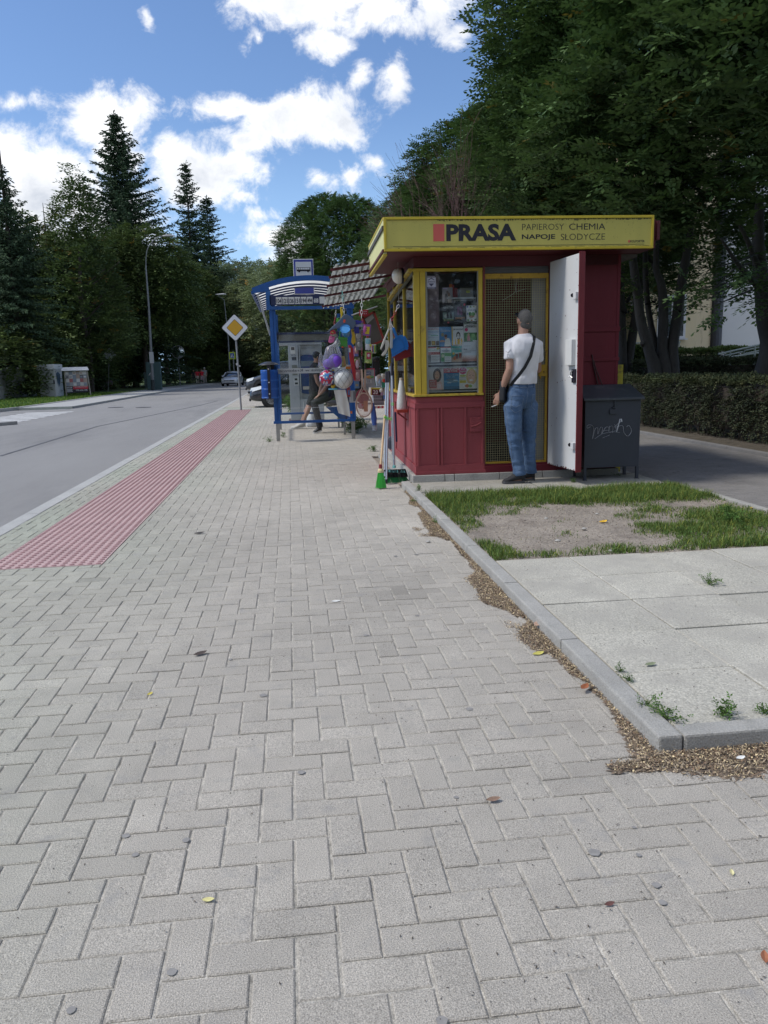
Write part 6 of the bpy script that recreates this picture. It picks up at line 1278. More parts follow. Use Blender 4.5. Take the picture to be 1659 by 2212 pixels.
# barrel roof: ribs and translucent skin; the street side reaches further out
def arch(n=18, a0=-.27, a1=Wd2+.29, rise=.21, z=2.72):
    return [(a0+(a1-a0)*i/n, z+rise*(1-((2*i/n-1))**2)) for i in range(n+1)]
A = arch(); y0, y1 = -.42, Ln+.1
for k in range(9):
    y = .02+k*(Ln-.1)/8; mb = MB()
    for (xa, za), (xb, zb_) in zip(A[:-1], A[1:]): mb.bar((xa, y, za-.03), (xb, y, zb_-.03), .022, .03)
    mb.build('rib', navy, shl)
mb = MB(); rows = [[(x, y, z) for x, z in A] for y in (y0+.02, y1)]; mb.loft(rows, caps=False, closed=False).build('roof_skin', poly, shl, smooth=True)
mb = MB()
for (xa, za), (xb, zb_) in zip(A[:-1], A[1:]): mb.bar((xa, y0, za+.03), (xb, y0, zb_+.03), .05, .09)
mb.build('front_arch', blue, shl)
for s_ in (0, -1): MB().bar((A[s_][0], y0, A[s_][1]), (A[s_][0], y1, A[s_][1]), .05, .06).build('eaves', blue, shl)
MB().add([(A[0][0]-.02, y0-.03, A[0][1]-.02), (.02, y0-.03, 2.86), (.03, y0-.03, 2.74), (A[0][0]-.02, y0+.04, A[0][1]-.02), (.02, y0+.04, 2.86), (.03, y0+.04, 2.74)], [(0,1,2),(5,4,3),(0,3,4,1),(1,4,5,2),(2,5,3,0)]).build('corner_plate', blue, shl)
# tilted glass side wing under the street eave, bands across the front
MB().add([(-.20, .0, 2.70), (.0, .05, 2.0), (.0, 3.1, 2.0), (-.20, 3.1, 2.70), (-.205, .0, 2.70), (-.005, .05, 2.0), (-.005, 3.1, 2.0), (-.205, 3.1, 2.70)], [(0,1,2,3),(7,6,5,4),(0,4,5,1),(1,5,6,2),(2,6,7,3),(3,7,4,0)]).build('side_wing', glass('wing_glass', (.10,.13,.20), .5, .05), shl)
MB().bar((-.20, -.01, 2.72), (.0, .04, 1.98), .03, .03).build('wing_frame', mat('pale_alu', (.45,.46,.47), .4, metal=.5), shl)
MB().box(-.05, Wd2+.12, -.03, .03, 2.44, 2.50).box(-.05, .04, -.02, .03, 2.5, 2.78).box(Wd2+.02, Wd2+.1, -.02, .03, 2.5, 2.78).build('cross_beam', blue, shl, bevel=.004)
# route number board
nb = MB().box(.02, Wd2+.02, -.02, .02, 2.525, 2.70).build('number_board', navy, shl)
cells = ['104', '121', '136', '151', '194', '494', '608', '', '', '', '']
pit = .1147; x = .128
wp = mat('plate_white', (.62, .64, .66), .45, var=.04)
for i, s in enumerate(cells):
    if x+pit > Wd2+.03: break
    c = MB().box(x+.006, x+pit-.006, -.026, -.0205, 2.54, 2.665).build('number_plate', navy if s == '608' else wp, nb)
    if s: text(s, wp if s == '608' else plain((.03,.035,.06), .5), (x+.014, 2.555, pit-.028, .082), nb, -.027, .03)
    x += pit
# inner beams further back, rear glazed panels
for y in (3.04,): MB().box(0, Wd2, y, y+.05, 2.12, 2.17).box(0, Wd2, y, y+.05, 1.94, 1.98).build('cross_beam', navy, shl)
MB().box(.04, Wd2, 3.06, 3.07, 1.98, 2.12).build('dark_band', mat('band_grey', (.17,.17,.16), .5), shl)
MB().box(.10, Wd2-.02, .004, .010, .39, 2.06).build('glass_panel', glass('shelter_glass', (.5,.52,.52), .012), shl)
MB().box(Wd2+.02, Wd2+.026, .06, 3.02, .40, 2.0).build('glass_panel', glass('shelter_glass2', (.5,.52,.52), .015), shl)
for z in (.62,): MB().box(.10, Wd2-.04, .000, .003, z, z+.004).build('scratch', plain((.6,.62,.62), .5), shl)
st_ = MB().box(.10, Wd2-.02, -.006, .003, 1.268, 1.365).build('text_strip', mat('strip_grey', (.42, .44, .44), .5, var=.05), shl)
text('a Miejska w Krakowie', plain((.05,.06,.08), .5), (.135, 1.288, 1.02, .062), st_, -.0075, .0, mirror=True)
# bench along the back side with blue end gusset
be = thing('bench', 'slatted bench with a blue triangular bracket inside the bus shelter', 'bench', (.70, YS+.95, 0))
MB().box(.05, .40, 0, 2.2, .60, .635).build('seat', mat('bench_wood', (.10,.07,.05), .6, vs=9, var=.3), be, bevel=.006)
for k in range(3): MB().box(.02+.0, .06, .02+k*.06, .055+k*.06, .56, .60).build('slat_end', plain((.30,.16,.09), .6), be)
MB().prism([(.0, .585), (.42, .585), (.42, .30), (.36, .26)], .0, .03).build('bracket', blue, be); MB().box(.40, .44, 0, 2.2, .32, .95).build('back_rail', blue, be)
for y in (.1, 2.1): MB().box(.36, .40, y, y+.04, 0, .6).build('leg', stl, be)
# bus stop flag
sg = thing('bus_stop_sign', 'tall blue bus stop sign with a white square showing a bus, above the shelter roof', 'sign', (.36, YS+1.0, 0))
MB().cyl((0, .03, 2.7), (0, .03, 3.4), .03, n=12).build('pole', stl, sg)
p0, p1 = z5(497, 300, YS+1), z5(722, 45, YS+1); w_, h_ = p1.x-p0.x-.01, p1.z-p0.z+.25; ox_ = p0.x-.36; oz = p0.z-.25
pl = MB().box(ox_, ox_+w_, -.02, .01, oz, oz+h_).build('plate', plain((.66,.67,.68), .45), sg, bevel=.004)
MB().box(ox_+.014, ox_+w_-.014, -.024, -.02, oz+.014, oz+h_-.016).build('blue_field', plain((.035,.055,.32), .45), sg)
MB().box(ox_+.045, ox_+w_-.045, -.028, -.024, oz+h_-.35, oz+h_-.055).build('white_field', plain((.62,.64,.66), .45), sg)
bz = oz+h_-.235; b0, b1 = ox_+.062, ox_+w_-.062
mb = MB().box(b0, b1, -.031, -.0285, bz, bz+.075).cyl((b0+.05, -.031, bz-.002), (b0+.05, -.0285, bz-.002), .018, n=10).cyl((b1-.05, -.031, bz-.002), (b1-.05, -.0285, bz-.002), .018, n=10).build('bus_symbol', blk, sg)
mb = MB(); n_ = 7; ww = (b1-b0-.02)/n_
for i in range(n_): mb.box(b0+.008+i*ww, b0+.008+(i+.82)*ww, -.0335, -.0312, bz+.034, bz+.067)
mb.build('bus_symbol_windows', plain((.62,.64,.66), .45), sg)
# litter bin on the front post
bn = thing('litter_bin', 'blue perforated litter bin with a black hood on the shelter post', 'litter bin', (X0-.05, YS-.17, 0))
mb = MB().lathe([(.001, .825), (.158, .825), (.162, .83), (.162, 1.345), (.156, 1.35), (.15, 1.34), (.15, .84), (.001, .84)], n=28).build('drum', mat('bin_blue', (.008, .095, .42), .4, vs=8, var=.15, dirt=(.03,.14,.40), dirt_s=22, dirt_lo=.6, dirt_hi=.7), bn, smooth=True)
mb = MB()
for z in (.845, 1.0, 1.16, 1.33): mb.tube([(.165*math.cos(a), .165*math.sin(a), z) for a in [i*math.pi/14 for i in range(29)]], .004, 5, caps=False)
mb.build('hoop', plain((.03,.18,.52), .4), bn)
mb = MB()
for i in range(44):
    a = i*2*math.pi/44
    for j in range(7):
        for z_ in (.87, 1.03, 1.19): mb.cbox((.1632*math.cos(a), .1632*math.sin(a), z_+j*.017), (.003, .007, .008), (0, 0, a))
mb.build('perforation', plain((.005,.03,.14), .6), bn)
MB().lathe([(.001, 1.50), (.06, 1.495), (.13, 1.475), (.19, 1.445), (.195, 1.438), (.185, 1.44), (.001, 1.465)], n=28).build('hood', plain((.035,.036,.04), .35), bn, smooth=True)
MB().box(-.035, .015, -.185, -.165, .82, 1.40).box(-.03, .01, -.18, -.05, 1.39, 1.44).box(.03, .09, .0, .04, 1.33, 1.46).build('strap', blk, bn)
for z in (.91, 1.12, 1.36): MB().ball((-.01, -.187, z), .012, 8).build('bolt', plain((.6,.6,.6), .3), bn)
# ticket machine
tm = thing('ticket_machine', 'tall grey ticket machine with a blue rounded front inside the shelter', 'ticket machine', (-.05, 20.6, 0))
def zt(x, y): p = W((1100+x*.21097)/1.8517, (1300+y*.21097)/1.8517, 20.6); return p.x+.05, p.z
gy = mat('machine_grey', (.36, .385, .41), .45, vs=2, var=.07, dirt=(.26,.27,.28), dirt_s=4); a, b = zt(215, 1790), zt(640, 1780); c_ = zt(900, 230)
L0, R0 = zt(265, 1790)[0], zt(905, 900)[0]; zb = .05; zt1 = zt(300, 225)[1]
MB().box(L0, R0, 0, .75, .0, .06).build('plinth', plain((.14,.08,.07), .7), tm)
MB().box(zt(225, 0)[0], zt(415, 0)[0], -.02, .7, .06, zt(0, 385)[1]).box(zt(30, 0)[0], R0, -.02, .72, zt(0, 385)[1], zt1).box(zt(415, 0)[0], R0, .08, .7, .06, zt(0, 385)[1]).build('cabinet', gy, tm, bevel=.01)
MB().box(zt(415,0)[0], R0, -.01, .08, .06, zt(0, 1425)[1]).box(zt(450,0)[0]-.03, zt(450,0)[0]+.0, -.005, .08, zt(0,1425)[1], zt(0, 340)[1]).build('lower_cabinet', gy, tm, bevel=.006)
mb = MB()
for k in range(4): x = zt(465, 0)[0]+k*.075; mb.box(x, x+.03, -.02, -.01, .1, zt(0, 1440)[1]-.03)
mb.build('fluting', plain((.50,.52,.54), .4), tm)
MB().box(zt(260,0)[0], zt(860,0)[0], -.045, -.02, zt(0,330)[1], zt(0,283)[1]).build('hood_strip', navy, tm)
cx_, zt_, zb_, hw = zt(570, 0)[0]+.02, zt(0, 575)[1], zt(0, 1325)[1], (zt(720,0)[0]-zt(425,0)[0])/2+.03
pts = [(cx_+hw*math.cos(t), zt_-hw*.5+hw*.5*math.sin(t)) for t in [i*math.pi/12 for i in range(13)]]+[(cx_-hw*math.cos(t), zb_+hw*.4-hw*.4*math.sin(t)) for t in [i*math.pi/12 for i in range(13)]]
MB().prism(pts, .04, .085).build('blue_front', plain((.015,.05,.17), .4), tm)
MB().box(zt(460,0)[0], zt(700,0)[0], .03, .045, zt(0,800)[1], zt(0,695)[1]).build('screen', plain((.16,.20,.22), .25), tm); MB().box(zt(480,0)[0], zt(620,0)[0], .0, .045, zt(0,1240)[1], zt(0,1180)[1]).build('tray', plain((.42,.40,.36), .5), tm)
MB().box(zt(845,0)[0], zt(890,0)[0], -.024, -.02, zt(0,268)[1], zt(0,235)[1]).box(zt(288,0)[0], zt(375,0)[0], -.024, -.02, zt(0,680)[1], zt(0,618)[1]).build('black_panel', blk, tm)
MB().box(zt(270,0)[0], zt(360,0)[0], -.024, -.02, zt(0,555)[1], zt(0,415)[1]).build('notice', plain((.62,.62,.60), .5), tm); MB().box(zt(283,0)[0], zt(347,0)[0], -.027, -.024, zt(0,485)[1], zt(0,425)[1]).build('notice_picture', plain((.09,.08,.08), .5), tm)
MB().box(zt(285,0)[0], zt(390,0)[0], -.024, -.02, zt(0,825)[1], zt(0,765)[1]).box(zt(290,0)[0], zt(385,0)[0], -.024, -.02, zt(0,965)[1], zt(0,925)[1]).build('slot', plain((.15,.16,.14), .5), tm)
fp = MB().box(zt(310,0)[0], zt(405,0)[0], -.026, -.02, zt(0,1160)[1], zt(0,1005)[1]).build('coin_panel', plain((.50,.52,.53), .4), tm); MB().box(zt(325,0)[0], zt(380,0)[0], -.03, -.026, zt(0,1060)[1], zt(0,1020)[1]).box(zt(328,0)[0], zt(385,0)[0], -.03, -.026, zt(0,1135)[1], zt(0,1100)[1]).build('reader', blk, fp)
text('Bilety Travel', plain((.22,.24,.26), .5), (zt(470,0)[0], zt(0,468)[1], .36, .045), tm, .075, .02); text('KS', plain((.12,.13,.14), .5), (zt(285,0)[0], zt(0,600)[1], .11, .05), tm, -.021, -.01)
# two people waiting on the bench
def zp(x, y, Y_): return W((1100+x*.21097)/1.8517, (1300+y*.21097)/1.8517, Y_)
r3 = Vector((0, -1, 0)); bt = mat('black_tshirt', (.018, .017, .02), .85, vs=8, var=.3, dirt=(.10,.07,.07), dirt_s=9, dirt_lo=.66, dirt_hi=.70); y_ = 16.9
Jp = dict(head=zp(945, 690, y_), neck=zp(965, 790, y_), chest=zp(985, 950, y_), waist=zp(1010, 1150, y_), pelvis=zp(1030, 1290, y_),
          sL=zp(960, 860, y_+.18), eL=zp(900, 1120, y_+.22), wL=zp(830, 1330, y_+.15), hL=zp(760, 1380, y_+.13), sR=zp(970, 870, y_-.18), eR=zp(960, 1180, y_-.24), wR=zp(850, 1320, y_-.16), hR=zp(780, 1385, y_-.13),
          pL=zp(1010, 1340, y_+.09), kL=zp(735, 1470, y_+.12), aL=zp(850, 1840, y_+.12), tL=zp(745, 1960, y_+.12), pR=zp(1010, 1345, y_-.09), kR=zp(750, 1480, y_-.13), aR=zp(850, 1860, y_-.1), tR=zp(742, 2000, y_-.1))
for k in ('tL', 'tR'): Jp[k].z = .03
Jp['aL'].z = .12; Jp['aR'].z = .13
person('person in black shirt and long black trousers sitting at the front of the shelter bench', Jp, r3, shirt=bt, trousers=mat('black_trousers', (.020, .020, .023), .85, var=.25), shoes=(mat('black_trainer', (.02, .022, .022), .6, var=.3), plain((.5,.5,.48), .6)), hair=blk, hairstyle='cap', vox=.010, sleeve=.55, face=Vector((-1, .1, -.0)), handcfg={'L': dict(up=Vector((0, 0, 1)), side=Vector((0, -1, 0)), curl=.3), 'R': dict(up=Vector((0, 0, 1)), side=Vector((0, 1, 0)), curl=.3)})
y_ = 18.3
Jq = dict(head=zp(800, 610, y_), neck=zp(775, 700, y_), chest=zp(745, 880, y_), waist=zp(740, 1080, y_), pelvis=zp(745, 1250, y_),
          sL=zp(740, 790, y_+.18), eL=zp(760, 1020, y_+.2), wL=zp(860, 1120, y_+.1), hL=zp(900, 1100, y_+.08), sR=zp(735, 800, y_-.18), eR=zp(800, 1080, y_-.22), wR=zp(880, 1200, y_-.1), hR=zp(900, 1170, y_-.08),
          pL=zp(750, 1300, y_+.09), kL=zp(640, 1520, y_+.10), aL=zp(500, 1800, y_+.1), tL=zp(330, 1900, y_+.1), pR=zp(760, 1300, y_-.09), kR=zp(660, 1530, y_-.1), aR=zp(520, 1810, y_-.08), tR=zp(340, 1920, y_-.08))
for k in ('tL', 'tR'): Jq[k].z = .03
Jq['aL'].z = .13; Jq['aR'].z = .13
person('person in dark printed top and black shorts with pale shoes beside the ticket machine', Jq, r3, shirt=bt, trousers=mat('black_shorts', (.015, .015, .018), .85), shoes=(mat('pale_trainer', (.50, .49, .45), .6, dirt=(.2,.2,.18), dirt_s=20), plain((.55,.54,.5), .6)), hair=blk, hairstyle='cap', vox=.010, sleeve=.5, leg=.5, face=Vector((1, .15, -.2)), handcfg={'L': dict(up=Vector((0, 0, 1)), side=Vector((0, -1, 0)), curl=.8), 'R': dict(up=Vector((0, 0, 1)), side=Vector((0, 1, 0)), curl=.8)})
c = G((1100+720*.21097)/1.8517, (1300+1925*.21097)/1.8517, 0); t = thing('plastic_bag', 'crumpled white plastic bag on the ground between the waiting people', 'bag', c); mb = MB(); rings = []
for i, (z, r_) in enumerate(((0, .13), (.03, .16), (.12, .15), (.22, .12), (.32, .09), (.40, .05), (.44, .015))): rings.append([Vector((r_*math.cos(a)*(1+.15*math.sin(5*a+i*1.3)), r_*.7*math.sin(a)*(1+.12*math.sin(4*a+i)), z)) for a in [2*math.pi*k/24 for k in range(24)]])
mb.loft(rings).build('bag_body', mat('carrier_white', (.58, .60, .61), .45, vs=7, var=.1, bump=.5, bs=14), t, smooth=True)

# ------------------------------------------------------------------ street signs, mirror, lamp posts
def zm(x, y, Y_): return W((400+x*.3918)/1.8517, (1100+y*.3918)/1.8517, Y_)
galv = mat('sign_post_grey', (.24, .25, .26), .5, metal=.3, vs=5, var=.12)
def diamond(label, base, lean, ctr, half, front=True):
    t = thing('priority_sign' if front else 'road_sign', label, 'road sign', base); c = ctr-base
    MB().cyl((0, .03, 0), (c.x, .03, c.z+half*.9), .032, n=12).build('post', galv, t, smooth=True)
    def dm_(h, y0, y1, m, nm, r_=.06):
        pts = []
        for k in range(4):
            a = k*math.pi/2
            for da in (-.08, 0, .08): pts.append((c.x+(h*(1-abs(da)*.35))*math.cos(a+da), c.z+(h*(1-abs(da)*.35))*math.sin(a+da)))
        MB().prism(pts, y0, y1).build(nm, m, t)
    if front:
        dm_(half, -.02, -.012, plain((.06,.06,.07), .5), 'rim'); dm_(half*.965, -.024, -.0205, mat('sign_white', (.70,.71,.74), .4, var=.03), 'white_field'); dm_(half*.62, -.028, -.0245, plain((.05,.05,.05), .5), 'inner_rim'); dm_(half*.585, -.032, -.0285, mat('sign_amber', (.62,.34,.02), .4, var=.03), 'yellow_field')
        MB().box(-.09, -.02, -.02, .06, 1.55, 1.62).box(.0, .06, -.03, .05, 1.50, 1.54).build('clamp', plain((.5,.5,.5), .5), t)
    else:
        dm_(half, -.01, .004, mat('sign_back', (.42,.45,.48), .5, var=.1), 'plate'); MB().box(c.x+.20, c.x+.36, -.016, -.011, c.z-.0, c.z+.1).box(c.x+.02, c.x+.12, -.016, -.011, c.z-.26, c.z-.18).build('sticker', plain((.6,.6,.6), .5), t)
b = G(521, 886, 0); diamond('yellow and white diamond priority sign on a leaning grey post by the pink strip', b, 0, zm(1378, 538, b.y), .445)
b = G(232.6+.9, 845.5, 0); diamond('grey back of a diamond road sign on the far left verge', b, 0, zm(99, 815, b.y), .53, False)
b = G(389.6, 834, 0); t = thing('traffic_mirror', 'round traffic mirror on a thin leaning pole at the far kerb', 'traffic mirror', b); top = zm(795, 786, b.y)-b
MB().cyl((0, 0, 0), (top.x, 0, top.z-.4), .05, n=10).build('pole', galv, t); MB().ball((top.x, 0, top.z), .60, 24, (1, .12, 1.02)).build('mirror', mat('mirror_face', (.75,.77,.78), .08, metal=1, var=0), t, smooth=True); MB().tube([(top.x+.62*math.cos(a), .0, top.z+.63*math.sin(a)) for a in [i*math.pi/16 for i in range(33)]], .04, 6, caps=False).build('rim', plain((.45,.45,.45), .5), t)
b = G(331, 843, 0); t = thing('street_lamp', 'tall pale street lamp with a curved arm in front of the dark trees', 'street lamp', b); Yl = b.y
def zl(x, y): return W(x*1050/1659/1.8517, (500+y*1000/1580)/1.8517, Yl)-b
P_ = [Vector((0, 0, 0)), zl(955, 1440), zl(940, 1150), zl(922, 900), zl(930, 790), zl(985, 715), zl(1040, 702)]
MB().tube([P_[0], P_[1], P_[2], P_[3]]+spl(P_[3:], 4)[1:], [.12, .11, .08, .055]+[.035]*12, 12).build('pole', mat('lamp_pole', (.19, .20, .205), .5, vs=2, var=.1), t, smooth=True)
MB().tube([P_[-1]-Vector((.15, 0, 0)), P_[-1]+Vector((.1, 0, .03)), P_[-1]+Vector((.6, 0, .03)), P_[-1]+Vector((.85, 0, 0))], [.06, .14, .13, .05], 12, ry=[.05, .08, .08, .03]).build('lamp_head', plain((.50,.50,.50), .4), t, smooth=True)
MB().tube([(0, 0, 0), P_[1]*.28], [.17, .155], 14).build('dark_base', plain((.03,.04,.04), .6), t); MB().cbox(tuple(zl(958, 1470)+Vector((.02, -.12, 0))), (.32, .14, .9)).build('fuse_box', plain((.45,.46,.47), .5), t)
b = G(609, 829, 0); bb = W((400+1322*.3918)/1.8517, (1100+965*.3918)/1.8517, 95)-Vector((0, 0, 0)); b = Vector((bb.x, 95, 0)); t = thing('street_lamp', 'thin distant street lamp behind the small crossing sign', 'street lamp', b); hd_ = zm(1180, 200, 95)-b; up_ = zm(1308, 640, 95)-b
MB().tube([Vector((0, 0, 0)), up_, Vector((up_.x-.2, 0, hd_.z-.6)), Vector((up_.x-1.0, 0, hd_.z)), hd_], [.10, .07, .04, .03, .03], 8).build('pole', MC['lamp_pole'], t); MB().tube([hd_, hd_+Vector((.3, 0, 0)), hd_+Vector((.9, 0, .04)), hd_+Vector((1.2, 0, 0))], [.06, .16, .16, .05], 8, ry=[.05, .10, .10, .04]).build('lamp_head', plain((.5,.5,.5), .4), t)
c = zm(1350, 823, 90); b = Vector((c.x, 90, 0)); t = thing('crossing_sign', 'square yellow rimmed pedestrian crossing sign in the distance', 'road sign', b); s_ = .34; zc = c.z
MB().cyl((.1, .03, 0), (.1, .03, zc+.5), .06, n=8).build('post', galv, t); MB().box(-s_, s_*1.0, -.02, 0, zc-.39, zc+.39).build('yellow_plate', plain((.50,.62,.02), .4), t); MB().box(-s_*.66, s_*.66, -.03, -.02, zc-.27, zc+.27).build('blue_field', plain((.03,.08,.30), .4), t); MB().prism([(-.19, zc-.2), (.19, zc-.2), (0, zc+.2)], -.04, -.031).build('white_triangle', plain((.6,.62,.64), .5), t)
MB().ball((0, -.045, zc+.06), .03, 8).tube([(0, -.045, zc+.03), (.005, -.045, zc-.07)], .022, 6).tube([(0, -.045, zc-.07), (-.07, -.045, zc-.18)], .014, 6).tube([(0, -.045, zc-.07), (.06, -.045, zc-.17)], .014, 6).build('walking_figure', blk, t)

# ------------------------------------------------------------------ left verge: cabinet, notice board, wall, fences
def zb_(x, y, Y_): return W((x*.27125)/1.8517, (1350+y*.27125)/1.8517, Y_)
b = G(835*.27125/1.8517, (1350+880*.27125)/1.8517, 0); t = thing('utility_cabinet', 'grey street cabinet with black graffiti and a blue sprayed patch', 'utility cabinet', (b.x, b.y, 0), R(-8)); cab = mat('cabinet_grey', (.60, .61, .61), .6, vs=1.5, var=.08, dirt=(.28,.28,.27), dirt_s=2)
MB().box(-1.02, 0, 0, 1.15, .0, 1.72).build('body', cab, t, bevel=.015); MB().box(-1.10, .05, -.06, 1.2, 1.73, 2.08).build('roof', cab, t, bevel=.03)
MB().box(-.98, -.04, -.008, 0, .06, 1.70).build('door', mat('cabinet_door', (.50,.52,.51), .6, vs=1.5, var=.08), t); MB().box(-.10, -.02, -.03, -.008, .84, 1.08).build('handle', blk, t)
gk = MB(); gk.tube(spl([(-.72, -.015, 1.38), (-.68, -.015, 1.28), (-.62, -.015, 1.36), (-.56, -.015, 1.26), (-.50, -.015, 1.36), (-.42, -.015, 1.30), (-.36, -.015, 1.34)]), .016, 5).tube(spl([(-.66, -.015, .98), (-.56, -.015, .99), (-.62, -.015, .84), (-.54, -.015, .80)]), .014, 5).tube(spl([(-.66, -.015, .72), (-.5, -.015, .76), (-.46, -.015, .60), (-.52, -.015, .50), (-.42, -.015, .45)]), .014, 5).tube([(-.42, -.015, .38), (-.48, -.015, .28)], .014, 5); gk.build('graffiti', blk, t); text('JN3', plain((.05,.06,.06), .6), (-.55, 1.46, .32, .11), t, -.012, 0)
MB().add([(.004, .22, 1.5), (.004, .55, 1.62), (.004, .85, 1.45), (.004, .80, 1.0), (.004, .6, .62), (.004, .5, .9), (.004, .42, .60), (.004, .3, .95)], [tuple(range(8))]).build('blue_paint', mat('sprayed_blue', (.05,.10,.17), .6, vs=3, var=.4), t)
b = G(985*.27125/1.8517, (1350+872*.27125)/1.8517, 0); t = thing('notice_board', 'roofed notice board covered with torn posters beside the grey cabinet', 'notice board', (b.x+.05, b.y-.2, 0), R(10)); wdn = mat('board_wood', (.30,.28,.24), .8, var=.2)
for x in (0, 1.38): MB().bar((x+(.10 if x else 0), 0, 0), (x, 0, 1.7), .07, .07, (0, 1, 0)).build('post', wdn, t)
MB().box(.03, 1.35, -.02, .02, .25, 1.62).build('panel', wdn, t); MB().add([(-.2, -.25, 1.66), (1.5, -.25, 1.66), (1.42, 0, 1.88), (-.1, 0, 1.88), (-.2, .25, 1.66), (1.5, .25, 1.66)], [(0,1,2,3),(3,2,5,4),(0,3,4),(1,5,2),(0,4,5,1)]).build('roof', mat('tin_pale', (.46,.48,.50), .5, var=.1), t)
random.seed(5); cols = [(.55,.54,.53), (.12,.12,.13), (.30,.30,.31), (.50,.48,.46), (.22,.25,.30), (.38,.28,.24), (.6,.6,.6), (.35,.12,.12)]
for i in range(6):
    for j in range(4):
        x, z = .05+i*.215, .68+j*.24; a = random.choice(cols); p = MB().box(x+random.uniform(-.01, .01), x+.20, -.028-random.uniform(0, .006), -.02, z, z+.22).build('poster', plain(a, .7), t)
        if random.random() < .6: MB().box(x+.03, x+.16, -.038, -.034, z+.04, z+.15).build('print', plain(random.choice(cols), .7), p)
pb = MB().box(.45, 1.36, -.03, -.02, .46, .64).build('red_poster', plain((.45,.03,.05), .6), t); text('KUPIĘ AUTO', wp, (.55, .57, .75, .05), pb, -.031, .02); pc_ = MB().box(.02, .44, -.03, -.02, .22, .66).box(.44, 1.36, -.028, -.02, .25, .455).build('black_poster', blk, t); text('SKUP', wp, (.05, .54, .34, .08), pc_, -.031, .02); text('795-636-100', wp, (.6, .36, .7, .07), pc_, -.031, .02); MB().box(.06, .40, -.033, -.03, .46, .49).box(.06, .38, -.033, -.03, .38, .41).box(.06, .4, -.033, -.03, .30, .33).build('white_bars', wp, pc_)
# concrete panel wall running from the left edge to the trees
wl = thing('concrete_wall', 'grey prefabricated concrete panel wall at the far left under the spruces', 'wall', (-17.3, 44, 0), R(1)); wm_ = mat('panel_concrete', (.42,.425,.41), .85, vs=.8, var=.2, dirt=(.13,.14,.12), dirt_s=1.0, dirt_lo=.48, dirt_hi=.72, bump=.2, bs=20)
for k in range(9):
    y = k*2.1; MB().box(-.08, .08, y-.09, y+.09, 0, 1.95).build('post', wm_, wl, bevel=.01)
    for j in range(3): MB().box(-.03, .03, y+.09, y+2.01, .62*j+.01, .62*j+.62).build('panel', wm_, wl, bevel=.008)
fn = thing('mesh_fence', 'dark green wire fence behind the far lamp post', 'fence', (-12.5, 71, 0)); fm = plain((.05,.08,.07), .6)
for k in range(7):
    MB().box(-.0-.1*k, .07-.1*k, k*2.2, k*2.2+.07, 0, 1.5).build('post', fm, fn)
mb = MB()
for k in range(60): mb.box(-.02-k*.01, .0-k*.01, k*.22, k*.22+.012, .1, 1.45)
for z in (.1, .5, .95, 1.45): mb.bar((0, 0, z), (-.6, 13.2, z), .02, .02)
mb.build('wire_panel', fm, fn)
t = thing('junction_box', 'dark teal street junction box with a white scrawl at the foot of the tall lamp', 'junction box', W((400+485*.3918)/1.8517, (1100+1165*.3918)/1.8517, 68.5)*1.0); t.location.z = 0
MB().box(0, 1.15, 0, .5, 0, 2.3).build('body', plain((.05,.10,.10), .6), t, bevel=.02); MB().tube(spl([(.2, -.02, 1.2), (.35, -.02, 1.4), (.4, -.02, 1.0), (.5, -.02, 1.3), (.6, -.02, 1.1)]), .03, 5).build('graffiti', plain((.5,.5,.5), .6), t)
